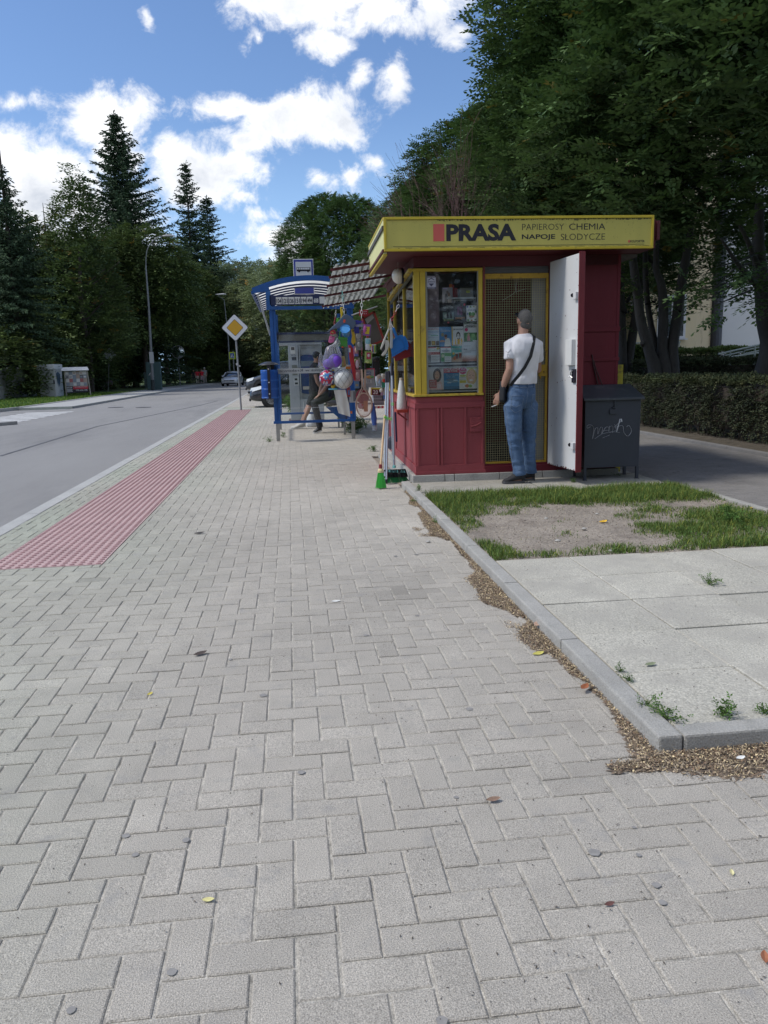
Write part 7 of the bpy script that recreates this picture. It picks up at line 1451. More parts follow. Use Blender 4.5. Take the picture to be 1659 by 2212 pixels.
# ------------------------------------------------------------------ cars
def car(label, loc, rz, paint, group=None, style='hatch'):
    """nose towards -x, length 4.3, width 1.78"""
    t = thing('parked_car' if group else 'moving_car', label, 'car', loc, rz, group)
    st = [(-2.13,.34,.50,.60),(-2.10,.27,.62,.74),(-1.95,.22,.70,.82),(-1.6,.20,.80,.87),(-1.15,.20,.90,.89),(-.7,.20,.95,.89),(0,.20,.96,.89),(.8,.20,.97,.89),(1.5,.20,.98,.87),(1.95,.26,.98,.83),(2.12,.34,.90,.76),(2.16,.42,.70,.68)]
    mb = MB(); rings = []
    for x, z0, z1, hw in st:
        m_ = (z0+z1)/2; rings.append([(x, hw*a, z0+(z1-z0)*b) for a, b in ((-.80,0),(-.97,.10),(-1,.40),(-.98,.72),(-.90,.94),(-.72,1.0),(-.3,1.035),(.3,1.035),(.72,1.0),(.90,.94),(.98,.72),(1,.40),(.97,.10),(.80,0))])
    mb.loft(rings)
    # greenhouse
    gh = [(-1.05,.93,.96,.74),(-.35,.95,1.40,.66),(.05,.96,1.46,.645),(.9,.97,1.45,.64),(1.55,.97,1.33,.62),(2.02,.95,1.0,.66)]
    body = mb.build('body', paint, t, smooth=True, bevel=0)
    sd_ = body.modifiers.new('s', 'SUBSURF'); sd_.levels = sd_.render_levels = 2
    mb = MB(); rings = []
    for x, z0, z1, hw in gh: rings.append([(x, -hw*1.10, z0-.03), (x, -hw*1.04, z0+(z1-z0)*.5), (x, -hw*.95, z1-.05), (x, -hw*.80, z1), (x, hw*.80, z1), (x, hw*.95, z1-.05), (x, hw*1.04, z0+(z1-z0)*.5), (x, hw*1.10, z0-.03)])
    g_ = mb.loft(rings).build('windows', mat('car_glass', (.02, .025, .03), .05, spec=.8, var=0, coat=.5), t, smooth=True)
    mb = MB(); rows = []
    for x, z, hw in ((-.50,1.335,.58),(-.1,1.45,.57),(.5,1.475,.565),(1.2,1.43,.56),(1.6,1.34,.56)): rows.append([(x, -hw, z-.03), (x, -hw*.85, z+.012), (x, 0, z+.024), (x, hw*.85, z+.012), (x, hw, z-.03)])
    mb.loft(rows, caps=False, closed=False).build('roof', paint, t, smooth=True)
    for s_ in (-1, 1):
        mb = MB()
        for p in ([(-1.05,.74*1.1,.93),(-.45,.60,1.37)], [(.42,.695,.96),(.42,.60,1.42)], [(1.25,.69,.97),(1.5,.60,1.36)], [(-.45,.60,1.38),(.5,.59,1.44),(1.55,.58,1.34)], [(-1.0,.815,.95),(0,.76,.96),(1.7,.74,.97)]):
            for a, b in zip(p[:-1], p[1:]): mb.bar((a[0], s_*a[1], a[2]), (b[0], s_*b[1], b[2]), .06, .05)
        mb.build('pillar', paint, t)
        for x in (-1.32, 1.32):
            T = Matrix.Translation((x, s_*.80, .315)) @ Matrix.Rotation(-s_*math.pi/2, 4, 'X')
            wh = thing('wheel', None, None, (0, 0, 0)); wh.parent = t
            MB().lathe([(.20,-.10),(.29,-.10),(.313,-.085),(.316,0),(.313,.085),(.29,.10),(.20,.10)], n=32, T=T).build('tyre', plain((.018,.018,.018), .8), wh, smooth=True)
            m_ = MB().lathe([(.001,.02),(.06,.05),(.07,.03)], n=20, T=T).lathe([(.20,.10),(.215,.098),(.205,.04),(.195,.04)], n=32, T=T)
            for k in range(5):
                a = k*2*math.pi/5
                for da in (-.13, .13): m_.add([T @ Vector(v) for v in ((.05*math.cos(a+da), .05*math.sin(a+da), .03), (.05*math.cos(a+da+.35), .05*math.sin(a+da+.35), .03), (.205*math.cos(a+da*1.4+.10), .205*math.sin(a+da*1.4+.10), .085), (.205*math.cos(a+da*1.4-.06), .205*math.sin(a+da*1.4-.06), .085))], [(0, 1, 2, 3)])
            m_.build('rim', mat('alloy', (.55,.56,.58), .3, metal=.7, var=.05), wh)
            MB().lathe([(.001,.0),(.20,.0),(.20,.012),(.001,.012)], n=24, T=T).build('brake_disc', plain((.03,.03,.03), .5), wh)
            MB().lathe([(.315,.075),(.385,.062),(.385,.03),(.33,.03)], n=28, T=Matrix.Translation((x, s_*.80, .325)) @ Matrix.Rotation(-s_*math.pi/2, 4, 'X')).build('wheel_arch', plain((.010,.010,.011), .8), t)
        MB().add([(-2.06, s_*.50, .60), (-2.02, s_*.50, .72), (-1.60, s_*.845, .80), (-1.66, s_*.865, .68), (-1.95, s_*.76, .60)], [(0, 1, 2, 3, 4)]).xf(Matrix.Translation((-.035, s_*.012, 0))).build('headlight', mat('lamp_clear', (.62,.64,.62), .12, spec=.9, var=.15, vs=12), t)
        MB().ball((-.72, s_*.93, 1.0), .11, 10, (.6, .8, .7)).build('mirror', paint, t, smooth=True)
        MB().ball((-2.0, s_*.62, .36), .075, 10, (.5, 1, .8)).build('fog_light', plain((.5,.5,.5), .2), t, smooth=True)
    MB().box(-2.17, -2.10, -.52, .52, .52, .60).build('grille', plain((.02,.02,.022), .4), t); MB().box(-2.175, -2.165, -.5, .5, .575, .59).build('chrome_bar', steel, t); MB().cyl((-2.19, 0, .585), (-2.17, 0, .585), .055, n=16).build('badge', steel, t)
    MB().box(-2.19, -2.175, -.26, .26, .40, .50).build('number_plate', plain((.6,.6,.58), .5), t); MB().box(-2.14, -2.08, -.6, .6, .24, .33).build('lower_grille', blk, t)
    return t
dkp = mat('black_car_paint', (.012,.012,.014), .25, var=0, coat=1, spec=.6); gyp = mat('dark_grey_car_paint', (.035,.037,.042), .3, var=0, coat=1, spec=.6); slp = mat('silver_car_paint', (.32,.34,.36), .3, var=0, coat=1, metal=.4)
nose = G(283/5.531/1.8517+950/1.8517, (1420+1110*.1808)/1.8517, 0)
car('black car parked nose to the street just behind the shelter bin', (.60, 30.4, 0), R(2), dkp, 'cars parked square to the street')
car('dark grey car parked behind the black one with only its front showing', (-.35, 46.0, 0), R(0), gyp, 'cars parked square to the street').scale = (1, 1, 1.25)
car('silver car parked between the two darker ones, seen through the shelter glass', (1.1, 33.6, 0), R(1), slp, 'cars parked square to the street')
car('pale silver car driving towards the viewer in the far lane', (-5.9, 84.5, -.1), R(84), mat('pale_car_paint', (.60,.61,.62), .3, coat=1, var=0))
car('dark red car half hidden in shade behind the left fence', (-17.6, 72, 0), R(15), mat('maroon_car_paint', (.05,.012,.015), .3, coat=.6, var=0), None)
# parking bay line
tag(MB().box(KX1, .5, 28.95, 29.07, .001, .006).build('road_marking', paint), kind='structure')
# far walkers on the left footway
random.seed(2)
far = [(1000, 'red T-shirt and pale trousers, leftmost of the far walkers', (.62,.03,.05), (.5,.43,.38), 0), (1045, 'bright red top and grey trousers, in the middle of the far walkers', (.66,.03,.05), (.4,.31,.33), 0), (1075, 'white cap and grey shirt, tallest of the far walkers', (.30,.33,.33), (.30,.28,.25), 1), (962, 'black clothes at the left edge of the far walkers', (.02,.02,.02), (.03,.03,.03), 2)]
for px, lb, c1, c2, q_ in far:
    Y_ = 97+q_*1.2; o = W((400+px*.3918)/1.8517, (1100+1112*.3918)/1.8517, Y_); o.z = 0; k = 1.12 if q_ == 1 else 1.0
    def j(x, z, y=0): return o+Vector((x, y, z*k))
    J = dict(head=j(0, 1.62), neck=j(0, 1.46), chest=j(0, 1.28), waist=j(0, 1.08), pelvis=j(0, .92), sL=j(-.19, 1.38), eL=j(-.26, 1.10), wL=j(-.22, .88, -.12), hL=j(-.21, .80, -.16), sR=j(.19, 1.38), eR=j(.26, 1.10), wR=j(.25, .86, .02), hR=j(.25, .78), pL=j(-.09, .88), kL=j(-.10, .48, -.12), aL=j(-.10, .10, -.05), tL=j(-.10, .03, -.22), pR=j(.09, .88), kR=j(.10, .48, .05), aR=j(.10, .10, .12), tR=j(.10, .03, -.04))
    person('far walker with '+lb, J, Vector((1, 0, 0)), shirt=plain(c1, .8), trousers=plain(c2, .8), shoes=(plain((.1,.1,.1), .7), plain((.4,.4,.4), .7)), hair=plain((.5,.5,.48) if q_ == 1 else (.04,.03,.03), .8), hairstyle='cap' if q_ == 1 else 'short', vox=.024, sleeve=.5, face=Vector((0, -1, 0)), k=k*1.05, wr_disp=0, group='walkers on the far footway')
# ------------------------------------------------------------------ foliage
def nrm_(a): return a/np.maximum(np.linalg.norm(a, axis=1), 1e-9)[:, None]
def sprays(P, D, m, L_, W_, SL, r=rng, flat=.6, droop=.25, jit=.5):
    """leafy twigs: m leaves alternate along every twig starting at P towards D; returns quad verts and per twig index"""
    n = len(P); D = nrm_(D); upv = np.array([0, 0, 1.0]); side = nrm_(np.cross(D, upv+r.normal(0, .25, (n, 3)))); nor = nrm_(np.cross(side, D))
    Vs = []; sz = (.75+.5*r.random((n, 1)))
    for k in range(m):
        t = (k+.6)/m; s_ = 1 if k % 2 else -1; last = k == m-1
        o = P+D*SL*sz*t-upv*droop*SL*t*t*sz
        ax = nrm_((D*(.55 if not last else 1)+side*s_*(.85 if not last else 0)+r.normal(0, .22*jit, (n, 3)))-upv*droop*t)
        ln = L_*(.75+.5*r.random((n, 1))); c = o+ax*ln*.5
        w_ = nrm_(np.cross(ax, nor+r.normal(0, .35*jit, (n, 3))))*W_*(.8+.4*r.random((n, 1)))*.5
        Vs.append(np.stack([o, c-w_, o+ax*ln, c+w_], 1))
    V_ = np.stack(Vs, 1); return V_.reshape(-1, 4, 3)
def leafmesh(name, V4, m, tone):
    n = len(V4); me_o = npmesh(name, V4.reshape(-1, 3), np.arange(n*4).reshape(n, 4), m, tone); me = me_o.data; bpy.data.objects.remove(me_o); return me
from mathutils.noise import noise as pn
def nz3(P, s, o=0): return np.array([pn(Vector((p[0]*s+o, p[1]*s+o*.7, p[2]*s))) for p in P])
def hornbeam_crown(name, N, Rr, z0, z1, L_, m=9, seed=1, mat_=None, hi=.30, sparse=2.2, prof=None):
    r = np.random.default_rng(seed); H = z1-z0; P = []
    tt = r.random(N*3); th = r.random(N*3)*2*np.pi
    pr = prof or (lambda t: np.minimum(1, (t/.22)**.6)*np.clip((1-t)/.32, 0, 1)**.5)
    rad = pr(tt)*Rr; z = z0+H*tt
    dirx = np.stack([np.cos(th), np.sin(th), tt*0], 1); base = np.stack([dirx[:, 0]*rad, dirx[:, 1]*rad, z], 1)
    lob = nz3(base, .55, seed*3)*.9+nz3(base, 1.4, seed)*.45
    depth = np.abs(r.normal(0, .17, len(tt))); rr = rad*(1+lob*.19)*(1-np.minimum(depth, .9))
    P = np.stack([dirx[:, 0]*rr, dirx[:, 1]*rr, z+r.normal(0, .1, len(z))], 1)
    keep = (nz3(P, 1.1, 7+seed)+.25*nz3(P, 3.1, 2)) > -.20
    keep &= (r.random(len(P)) < np.clip(rad/Rr+.15, .2, 1)) & ~((z < z0+sparse) & (r.random(len(P)) > .10+.5*np.clip((z-z0)/sparse, 0, 1)))
    P = P[keep][:N]; dx = dirx[keep][:N]
    D = dx*1.0+np.array([0, 0, hi])+r.normal(0, .38, P.shape)
    V4 = sprays(P, D, m, L_, L_*.56, L_*3.4, r)
    out = np.clip((np.linalg.norm(P[:, :2], axis=1)/(pr((P[:, 2]-z0)/H)*Rr+.2)), 0, 1.3)
    g_ = .72+.30*r.random(len(P))+.35*np.clip(nz3(P, .8, 5), -.6, .8)
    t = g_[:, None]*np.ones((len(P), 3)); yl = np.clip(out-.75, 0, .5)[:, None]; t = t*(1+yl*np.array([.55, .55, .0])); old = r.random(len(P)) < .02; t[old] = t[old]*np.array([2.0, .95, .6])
    return leafmesh(name, V4, mat_, np.repeat(t, m, 0)*(.85+.3*r.random((len(V4), 1))))
hb = mat('hornbeam_leaf', (.080, .142, .044), .6, attr=True, var=0, transl=.2, spec=.35)
dl = mat('broad_leaf', (.105, .150, .050), .65, attr=True, var=0, transl=.18, spec=.25)
wl_ = mat('willow_leaf', (.26, .32, .18), .65, attr=True, var=0, transl=.3, spec=.25)
sp = mat('spruce_needle', (.045, .074, .040), .75, attr=True, var=0, spec=.2)
bark = mat('grey_bark', (.050, .045, .039), .85, vs=3, var=.25, fine=.2, fs=40, bump=.5, bs=14, vscale=(1, 1, .25), dirt=(.05, .05, .04), dirt_s=4)
dbark = mat('dark_bark', (.05, .04, .032), .9, vs=4, var=.3, bump=.4, bs=12)
C1 = hornbeam_crown('crown', 15000, 3.9, 2.5, 12.6, .115, 9, 1, hb, sparse=2.6)
C2 = hornbeam_crown('crown', 14000, 3.8, 3.1, 12.0, .115, 9, 2, hb, sparse=2.6)
def tree_with(name, label, cat, loc, crown, stems, group, barkm=bark, rz=0, sc=1.0, trunk_name='trunk'):
    t = thing(name, label, cat, loc, rz, group); t.scale = (sc, sc, sc) if isinstance(sc, (int, float)) else sc
    link('crown', crown, t); mb = MB()
    if isinstance(stems, bpy.types.Mesh): link('trunk', stems, t)
    else:
        for pts, rs in stems: mb.tube(spl(pts, 3), np.interp(np.linspace(0, 1, (len(pts)-1)*3+1), np.linspace(0, 1, len(rs)), rs).tolist(), 10)
        mb.build('trunk', barkm, t, smooth=True)
    return t
def limbs(seed, n, z0, z1, R_, r0=.05):
    random.seed(seed); out = []
    for i in range(n):
        a = random.uniform(0, 6.28); z = random.uniform(z0, z1); q_ = random.uniform(.5, 1)*R_
        out.append(([(0, 0, z), (q_*.4*math.cos(a), q_*.4*math.sin(a), z+q_*.45), (q_*math.cos(a), q_*math.sin(a), z+q_*.9)], [r0, r0*.6, r0*.2]))
    return out
GT = 'tall hornbeams in the row beyond the hedge'
# measured stems of the two near trees
def zr(x, y, Y_): return W((2450+x*.45203)/1.8517, (900+y*.45203)/1.8517, Y_)
ta = Vector((8.35, 17.4, 0)); A_ = lambda x, y, d=0: zr(x, y, 17.4+d)-ta
bs = A_(440, 1330); bs = Vector((bs.x, 0, 0))
st_ = [([bs+Vector((-.15, 0, 0)), A_(380, 1310), A_(330, 1130), A_(255, 870), A_(225, 650), A_(180, 300), A_(150, 0, .3)], [.26, .17, .125, .115, .10, .09, .05]),
       ([bs, A_(420, 1290, .1), A_(390, 1100, .15), A_(340, 880, .2), A_(305, 640, .2), A_(290, 330, .3), A_(300, 0, .4)], [.20, .12, .075, .07, .065, .06, .04]),
       ([bs+Vector((.05, 0, 0)), A_(455, 1300), A_(440, 1100), A_(450, 760), A_(430, 520), A_(385, 380), A_(400, 0)], [.24, .18, .115, .11, .09, .07, .05]),
       ([bs+Vector((.2, 0, 0)), A_(530, 1310), A_(530, 1080), A_(565, 860), A_(595, 620), A_(640, 350), A_(700, 0)], [.22, .16, .125, .12, .11, .10, .05]),
       ([A_(225, 640), A_(185, 540, -.2), A_(120, 490, -.5), A_(60, 440, -.9)], [.07, .055, .04, .02]), ([A_(270, 1060), A_(262, 1040, -.1)], [.06, .045]), ([A_(240, 800), A_(232, 790, -.1)], [.05, .03])]
tree_with('hornbeam', 'tall hornbeam with four grey stems rising behind the dark hedge', 'tree', ta, C1, st_+limbs(3, 10, 3, 8, 2.6), GT)
tb = Vector((8.3, 13.7, 0)); B_ = lambda x, y, d=0: zr(x, y, 13.7+d)-tb
stb = [([Vector((.05, 0, 0)), B_(1385, 1150), B_(1350, 850), B_(1320, 500), B_(1290, 200), B_(1300, -200)], [.22, .17, .15, .13, .11, .07]),
       ([B_(1330, 600), B_(1230, 480, -.3), B_(1100, 330, -.5), B_(960, 120, -.8)], [.07, .05, .035, .015]), ([B_(1300, 400), B_(1200, 150, -.3), B_(1100, -50, -.5)], [.06, .04, .02])]
for k in range(7):
    random.seed(40+k); x0, y0_ = random.uniform(1150, 1330), random.uniform(250, 620); stb.append(([B_(x0, y0_, -.2), B_(x0-150, y0_+60, -.6), B_(x0-random.uniform(300, 480), y0_+random.uniform(80, 250), -1.0)], [.022, .014, .006]))
tree_with('hornbeam', 'nearest hornbeam, its trunk at the right edge, thin boughs over the building', 'tree', tb, C2, stb, GT, rz=0)
del st_, stb
# long low boughs of the near tree against the building
r = np.random.default_rng(77); Pn = []; Dn = []
for k in range(15):
    x0, y0_ = r.uniform(640, 1300), r.uniform(330, 880)
    if x0 < 900 and y0_ < 480: y0_ += 150
    a = np.array(zr(x0+r.uniform(180, 330), y0_-r.uniform(40, 130), 13.0+r.uniform(-1, 1.2))); b = np.array(zr(x0, y0_, 12.8+r.uniform(-1, 1)))
    for q_ in np.linspace(0, 1, 9): Pn.append(a+(b-a)*q_-np.array([0, 0, .12*math.sin(q_*3.1)])+r.normal(0, .05, 3)); Dn.append((b-a)/np.linalg.norm(b-a)+r.normal(0, .45, 3)*np.array([1, 1, .5]))
Pn, Dn = np.array(Pn), np.array(Dn); V4 = sprays(Pn, Dn, 9, .10, .055, .36, r, droop=.15); V4 = V4-np.array([tb.x, tb.y, 0])
hbn = [o for o in bpy.data.objects if o.name.startswith('hornbeam') and (o.location-tb).length < .1][0]
me = leafmesh('boughs', V4, hb, np.ones((len(V4), 3))*(.7+.5*r.random((len(V4), 1)))); link('low_boughs', me, hbn)
# the rest of the row
H2 = bpy.data.meshes.new('trunk'); mb = MB()
for pts, rs in [([(0, 0, 0), (-.1, 0, 1.5), (-.4, .1, 4), (-.6, 0, 8)], [.2, .13, .11, .06]), ([(.1, 0, 0), (.2, 0, 1.5), (.4, -.1, 4), (.5, 0, 9)], [.2, .13, .11, .05]), ([(0, .1, 0), (0, .2, 2), (.05, .5, 5), (0, .5, 9)], [.18, .12, .1, .05])]+limbs(8, 9, 3, 8, 2.5): mb.tube(spl(pts, 3), np.interp(np.linspace(0, 1, (len(pts)-1)*3+1), np.linspace(0, 1, len(rs)), rs).tolist(), 9)
H2.from_pydata(mb.v, [], mb.f); H2.materials.append(bark); H2.polygons.foreach_set('use_smooth', [True]*len(H2.polygons)); H2.update()
row = [(8.4, 9.7, 1.0, 1.0, 'hornbeam beyond the right edge, only its overhanging crown in view'), (9.3, 21.4, 2.4, .86, 'hornbeam crown directly behind the right half of the kiosk roof'), (8.7, 25.4, 4.0, .76, 'hornbeam crown behind the middle of the kiosk roof'), (8.2, 30.0, 5.2, .84, 'hornbeam crown behind the left end of the kiosk sign'), (8.1, 35.0, .5, .84, 'hornbeam left of the bare brown bush above the kiosk'), (8.0, 40, 3.3, .84, 'hornbeam, sixth of the row counted from the right edge'), (8.0, 46, 1.7, .84, 'hornbeam stepping down towards the bus stop sign'), (8.2, 53, 5.0, .84, 'far hornbeam at the low end of the row')]
for i, (x, y, rz, sc, lb) in enumerate(row): tree_with('hornbeam', lb, 'tree', (x, y, 0), C1 if i % 2 else C2, H2, GT, rz=rz, sc=(1.0, 1.0, sc))
hz_ = W(718, 800, 60); tree_with('round_topped_tree', 'dense dark tree right behind the bus stop sign', 'tree', (hz_.x, 60, 0), C2, H2, 'dark trees behind the shelter', rz=2, sc=(1.0, 1.0, 1.13))
hz_ = W(768, 800, 58); tree_with('round_topped_tree', 'dense dark tree between the bus stop sign and the kiosk roof', 'tree', (hz_.x, 58, 0), C1, H2, 'dark trees behind the shelter', rz=.7, sc=(.95, .95, 1.04))
# bare twiggy bush
bb_ = thing('bare_tree', 'bare brown twiggy dead tree among the hornbeams above the kiosk roof', 'tree', (W(985, 800, 17).x, 17, 0)); bb_.scale = (.36, .36, .52); mb = MB(); random.seed(31)
def grow(p, d, ln, r_, k):
    q_ = p+d*ln; mb.tube([p, p+d*ln*.5+Vector((random.gauss(0, .03), random.gauss(0, .03), 0)), q_], [r_, r_*.85, r_*.65], 4 if k > 1 else 6, caps=False)
    if k >= 5: return
    for _ in range(3 if k > 0 else 6):
        nd = (d+Vector((random.gauss(-.12, .34), random.gauss(0, .34), random.gauss(.06, .22)))).normalized(); grow(q_, nd, ln*random.uniform(.72, .95), r_*.6, k+1)
grow(Vector((.3, 0, 0)), Vector((-.1, 0, 1)), 2.6, .09, 0); mb.build('trunk', mat('bare_twigs', (.13, .075, .07), .85, var=.2), bb_)

# broadleaf crowns (rounder) and willow
def round_prof(t): return np.sqrt(np.clip(1-((t-.42)/.58)**2, 0, 1))*(np.minimum(1, (t/.12)+.15))
D1 = hornbeam_crown('crown', 5200, 5.2, 3.6, 15.0, .30, 6, 11, dl, .1, 1.5, round_prof)
D2 = hornbeam_crown('crown', 5200, 5.0, 3.4, 14.0, .28, 6, 12, dl, .1, 1.5, round_prof)
WL = hornbeam_crown('crown', 5600, 6.2, 1.2, 16.5, .34, 6, 13, wl_, .25, 1.0, round_prof)
PY = hornbeam_crown('crown', 4200, 4.0, 1.6, 18.0, .26, 6, 14, mat('ash_leaf', (.115, .17, .055), .65, attr=True, var=0, transl=.2), .35, 1.5, lambda t: np.minimum(1, (t/.2)**.6)*np.clip((1-t), 0, 1)**.8)
SH = hornbeam_crown('crown', 2600, 3.4, .0, 4.6, .24, 6, 15, dl, .2, .3, round_prof)
TK = bpy.data.meshes.new('trunk'); mb = MB()
for pts, rs in [([(0, 0, 0), (.1, 0, 3), (-.1, 0, 7), (.1, 0, 12)], [.32, .26, .18, .06])]+limbs(5, 12, 3, 9, 3.5, .09): mb.tube(spl(pts, 3), np.interp(np.linspace(0, 1, (len(pts)-1)*3+1), np.linspace(0, 1, len(rs)), rs).tolist(), 8)
TK.from_pydata(mb.v, [], mb.f); TK.materials.append(mat('mid_bark', (.075, .06, .048), .9, var=.25)); TK.update()
# spruce
def spruce_crown(name, Hh, R0, seed, top_open=.9, dens=1.0, skew=0):
    r = np.random.default_rng(seed); P = []; D = []; S_ = []
    z = 1.2
    while z < Hh-.2:
        t = z/Hh; R_ = R0*min((1-t)**.86, .60)+.12; nb = max(4, int((9 if t < .7 else 7)*dens)); a0 = r.random()*6.28
        for k in range(nb):
            a = a0+k*2*np.pi/nb+r.normal(0, .2); ln = R_*r.uniform(.62, 1.18)*(1+skew*math.cos(a)); d = np.array([math.cos(a), math.sin(a), 0]); zz = z+r.normal(0, .15)
            nseg = max(3, int(ln/.26))
            for j in range(nseg):
                u = (j+r.random()*.6)/nseg; rise = (.32 if t > .55 else .02)*u*ln-.20*ln*u*u*(1-t)*1.7+.12*ln*u**3
                p = d*ln*u+np.array([0, 0, zz+rise]); s_ = np.array([-d[1], d[0], 0])
                w_ = (1-u*.75)*.62*min(1, ln/2)
                for sg in (-1, 1, 0):
                    P.append(p); D.append(d*.55+s_*sg*.9*(1 if sg else 0)+np.array([0, 0, -.20 if t < .6 else .05])+r.normal(0, .15, 3)); S_.append(max(.16, w_ if sg else .3))
        z += .34+.12*r.random() if t < .8 else .28
    for k in range(14): P.append(np.array([0, 0, Hh-.1-k*.16])); D.append(np.array([r.normal(0, .3), r.normal(0, .3), 1.0])); S_.append(.3)
    P, D, S_ = np.array(P), nrm_(np.array(D)), np.array(S_)[:, None]; n = len(P); Vs = []
    for q_ in range(4):     # each twig: four thin drooping needle blades
        o = P+D*S_*(q_*.22); ax = nrm_(D+r.normal(0, .30, (n, 3))+np.array([0, 0, -.25*(q_ % 2)])); w_ = nrm_(np.cross(ax, r.normal(0, 1, (n, 3))))*(.035+.03*r.random((n, 1)))
        Vs.append(np.stack([o, o+ax*S_*.45-w_, o+ax*S_*.9, o+ax*S_*.45+w_], 1))
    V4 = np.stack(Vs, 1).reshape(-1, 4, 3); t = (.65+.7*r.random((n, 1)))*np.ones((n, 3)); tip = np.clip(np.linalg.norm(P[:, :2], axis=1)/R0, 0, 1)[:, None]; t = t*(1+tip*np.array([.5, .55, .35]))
    return leafmesh(name, V4, sp, np.repeat(t, 4, 0))
S1 = spruce_crown('crown', 24.5, 8.4, 21, skew=.10, dens=1.25); S2 = spruce_crown('crown', 24.0, 5.0, 22, dens=.85); S3 = spruce_crown('crown', 17.5, 6.6, 23, dens=.8)
def ptrunk(h): mb = MB().tube([(0, 0, 0), (0, 0, h*.5), (0, 0, h*.98)], [.28, .16, .02], 8); me = bpy.data.meshes.new('trunk'); me.from_pydata(mb.v, [], mb.f); me.materials.append(dbark); return me
T24 = ptrunk(24)
def put(kind, px, Y_, crown, trunk, lb, sc=1.0, rz=0, grp='trees beyond the road', tip=None, h0=24.5):
    p = W(px, 805, Y_)
    if tip: p = W(px, tip, Y_); sc = (sc[0], sc[1], p.z/h0)
    return tree_with(kind, lb, 'tree', (p.x, Y_, 0), crown, trunk, grp, rz=rz, sc=sc)
put('spruce', 246, 84, S1, T24, 'tallest spruce, with a sharp tip against the cloud', (1.1, 1.1, 1.2), tip=245)
put('spruce', 400, 113, S2, T24, 'slender open spruce right of the tallest one', (1.4, 1.4, 1.31), tip=352, h0=24)
put('spruce', 446, 120, S2, T24, 'shorter spruce leaning against the slender one', (1.6, 1.6, 1.08), 2, tip=425, h0=24)
put('spruce', 2, 56, S3, T24, 'near spruce at the left edge with drooping boughs', (.8, .8, .97), 0, tip=362, h0=17.5)
put('spruce', 62, 66, S1, T24, 'dark spruce behind the concrete wall', (.8, .8, .52), 1)
put('spruce', 128, 67, S3, T24, 'low dark spruce above the grey cabinet', (.95, .95, .62), 2.2)
put('ash_tree', 152, 66, PY, TK, 'open topped light green tree left of the tallest spruce', (1.05, 1.05, 1.0), 0, tip=362, h0=18)
put('ash_tree', 205, 74, PY, TK, 'broken crowned tree just left of the tallest spruce', (1.0, 1, .80), 2)
for i, (px, Y_, sc, lb) in enumerate([(92, 72, (.95, .95, .92), 'broad dark tree over the notice board'), (180, 77, (.9, .9, .85), 'round dark tree behind the diamond sign back'), (262, 80, (1, 1, 1.0), 'dark chestnut tree under the tallest spruce'), (318, 80, (1, 1, 1.0), 'leafy chestnut tree behind the tall lamp post'), (362, 95, (.95, .95, 1.05), 'dark tree right of the tall lamp post'), (405, 106, (1, 1, 1.0), 'dark tree behind the traffic mirror'), (446, 116, (1, 1, 1.05), 'dark tree over the far walkers'), (25, 70, (1, 1, .98), 'broad tree at the left edge behind the spruces'), (232, 92, (1.2, 1.2, 1.15), 'tree filling the gap behind the tallest spruce'), (340, 105, (1.2, 1.2, 1.1), 'tree filling the gap behind the lamp post')]):
    put('broadleaf_tree', px, Y_, D1 if i % 2 else D2, TK, lb, sc, i*.9)
for i, (px, Y_, sc, lb) in enumerate([(498, 118, (1, 1, .98), 'pale willow left of the diamond sign'), (540, 124, (1, 1, 1.06), 'pale willow above the diamond sign'), (588, 112, (1, 1, .94), 'pale willow left of the shelter roof'), (640, 104, (1, 1, .92), 'pale willow behind the shelter roof'), (700, 112, (1, 1, .95), 'pale willow behind the bus stop sign')]):
    put('willow', px, Y_, WL, TK, lb, sc, i*1.3)
put('pine', 684, 66, spruce_crown('crown', 14.5, 3.4, 25, dens=.8), ptrunk(14), 'ragged dark pine just left of the bus stop trees')
lbs = ['under the left spruces', 'behind the concrete wall', 'behind the grey cabinet', 'behind the notice board', 'left of the diamond sign back', 'right of the diamond sign back', 'left of the tall lamp foot', 'right of the tall lamp foot', 'behind the mirror pole', 'behind the far walkers', 'behind the oncoming car', 'behind the diamond sign post', 'left of the shelter posts', 'behind the shelter glass', 'behind the hanging goods', 'behind the kiosk side panes', 'left of the dark red car', 'behind the crossing sign', 'over the far kerb', 'at the end of the parking bays']
bx_ = [(-10, 54), (40, 60), (85, 63), (140, 68), (190, 72), (235, 75), (280, 80), (335, 82), (375, 90), (425, 104), (470, 122), (520, 134), (575, 128), (640, 100), (735, 84), (820, 70), (10, 72), (505, 140), (545, 120), (690, 92)]
for i, ((px, Y_), lb) in enumerate(zip(bx_, lbs)): p = W(px, 805, Y_); p.x = min(p.x, -19.5) if Y_ < 102 and px < 600 else p.x; t = thing('bush', 'dark leafy bush '+lb, 'bush', (p.x, Y_, 0), i*1.7, 'bushes along the far side'); t.scale = (1.15, 1.15, .95+.25*(i % 3)); link('foliage', SH, t)
fw_ = []; r = np.random.default_rng(5)
def mass(n, f, L_): 
    P = np.array([f() for _ in range(n)]); return sprays(P, r.normal(0, 1, P.shape)*np.array([1, 1, .5])+np.array([0, -.4, .2]), 6, L_, L_*.6, L_*3, r)
def fmass():
    x = r.uniform(-110, 120); y = 168+r.uniform(0, 10)+abs(x)*.05; h = 17+4*pn(Vector((x*.11, 3, 1)))+2.5*pn(Vector((x*.35, 1, 7))); z = h*r.random()**.6; return (x, y-2*pn(Vector((x*.3, z*.3, 2))), z)
V4 = mass(16000, fmass, .75); me = leafmesh('woodland', V4, wl_, (np.array([.42, .46, .42])*(.7+.6*r.random((len(V4), 1))))); tag(link('woodland', me), kind='stuff')
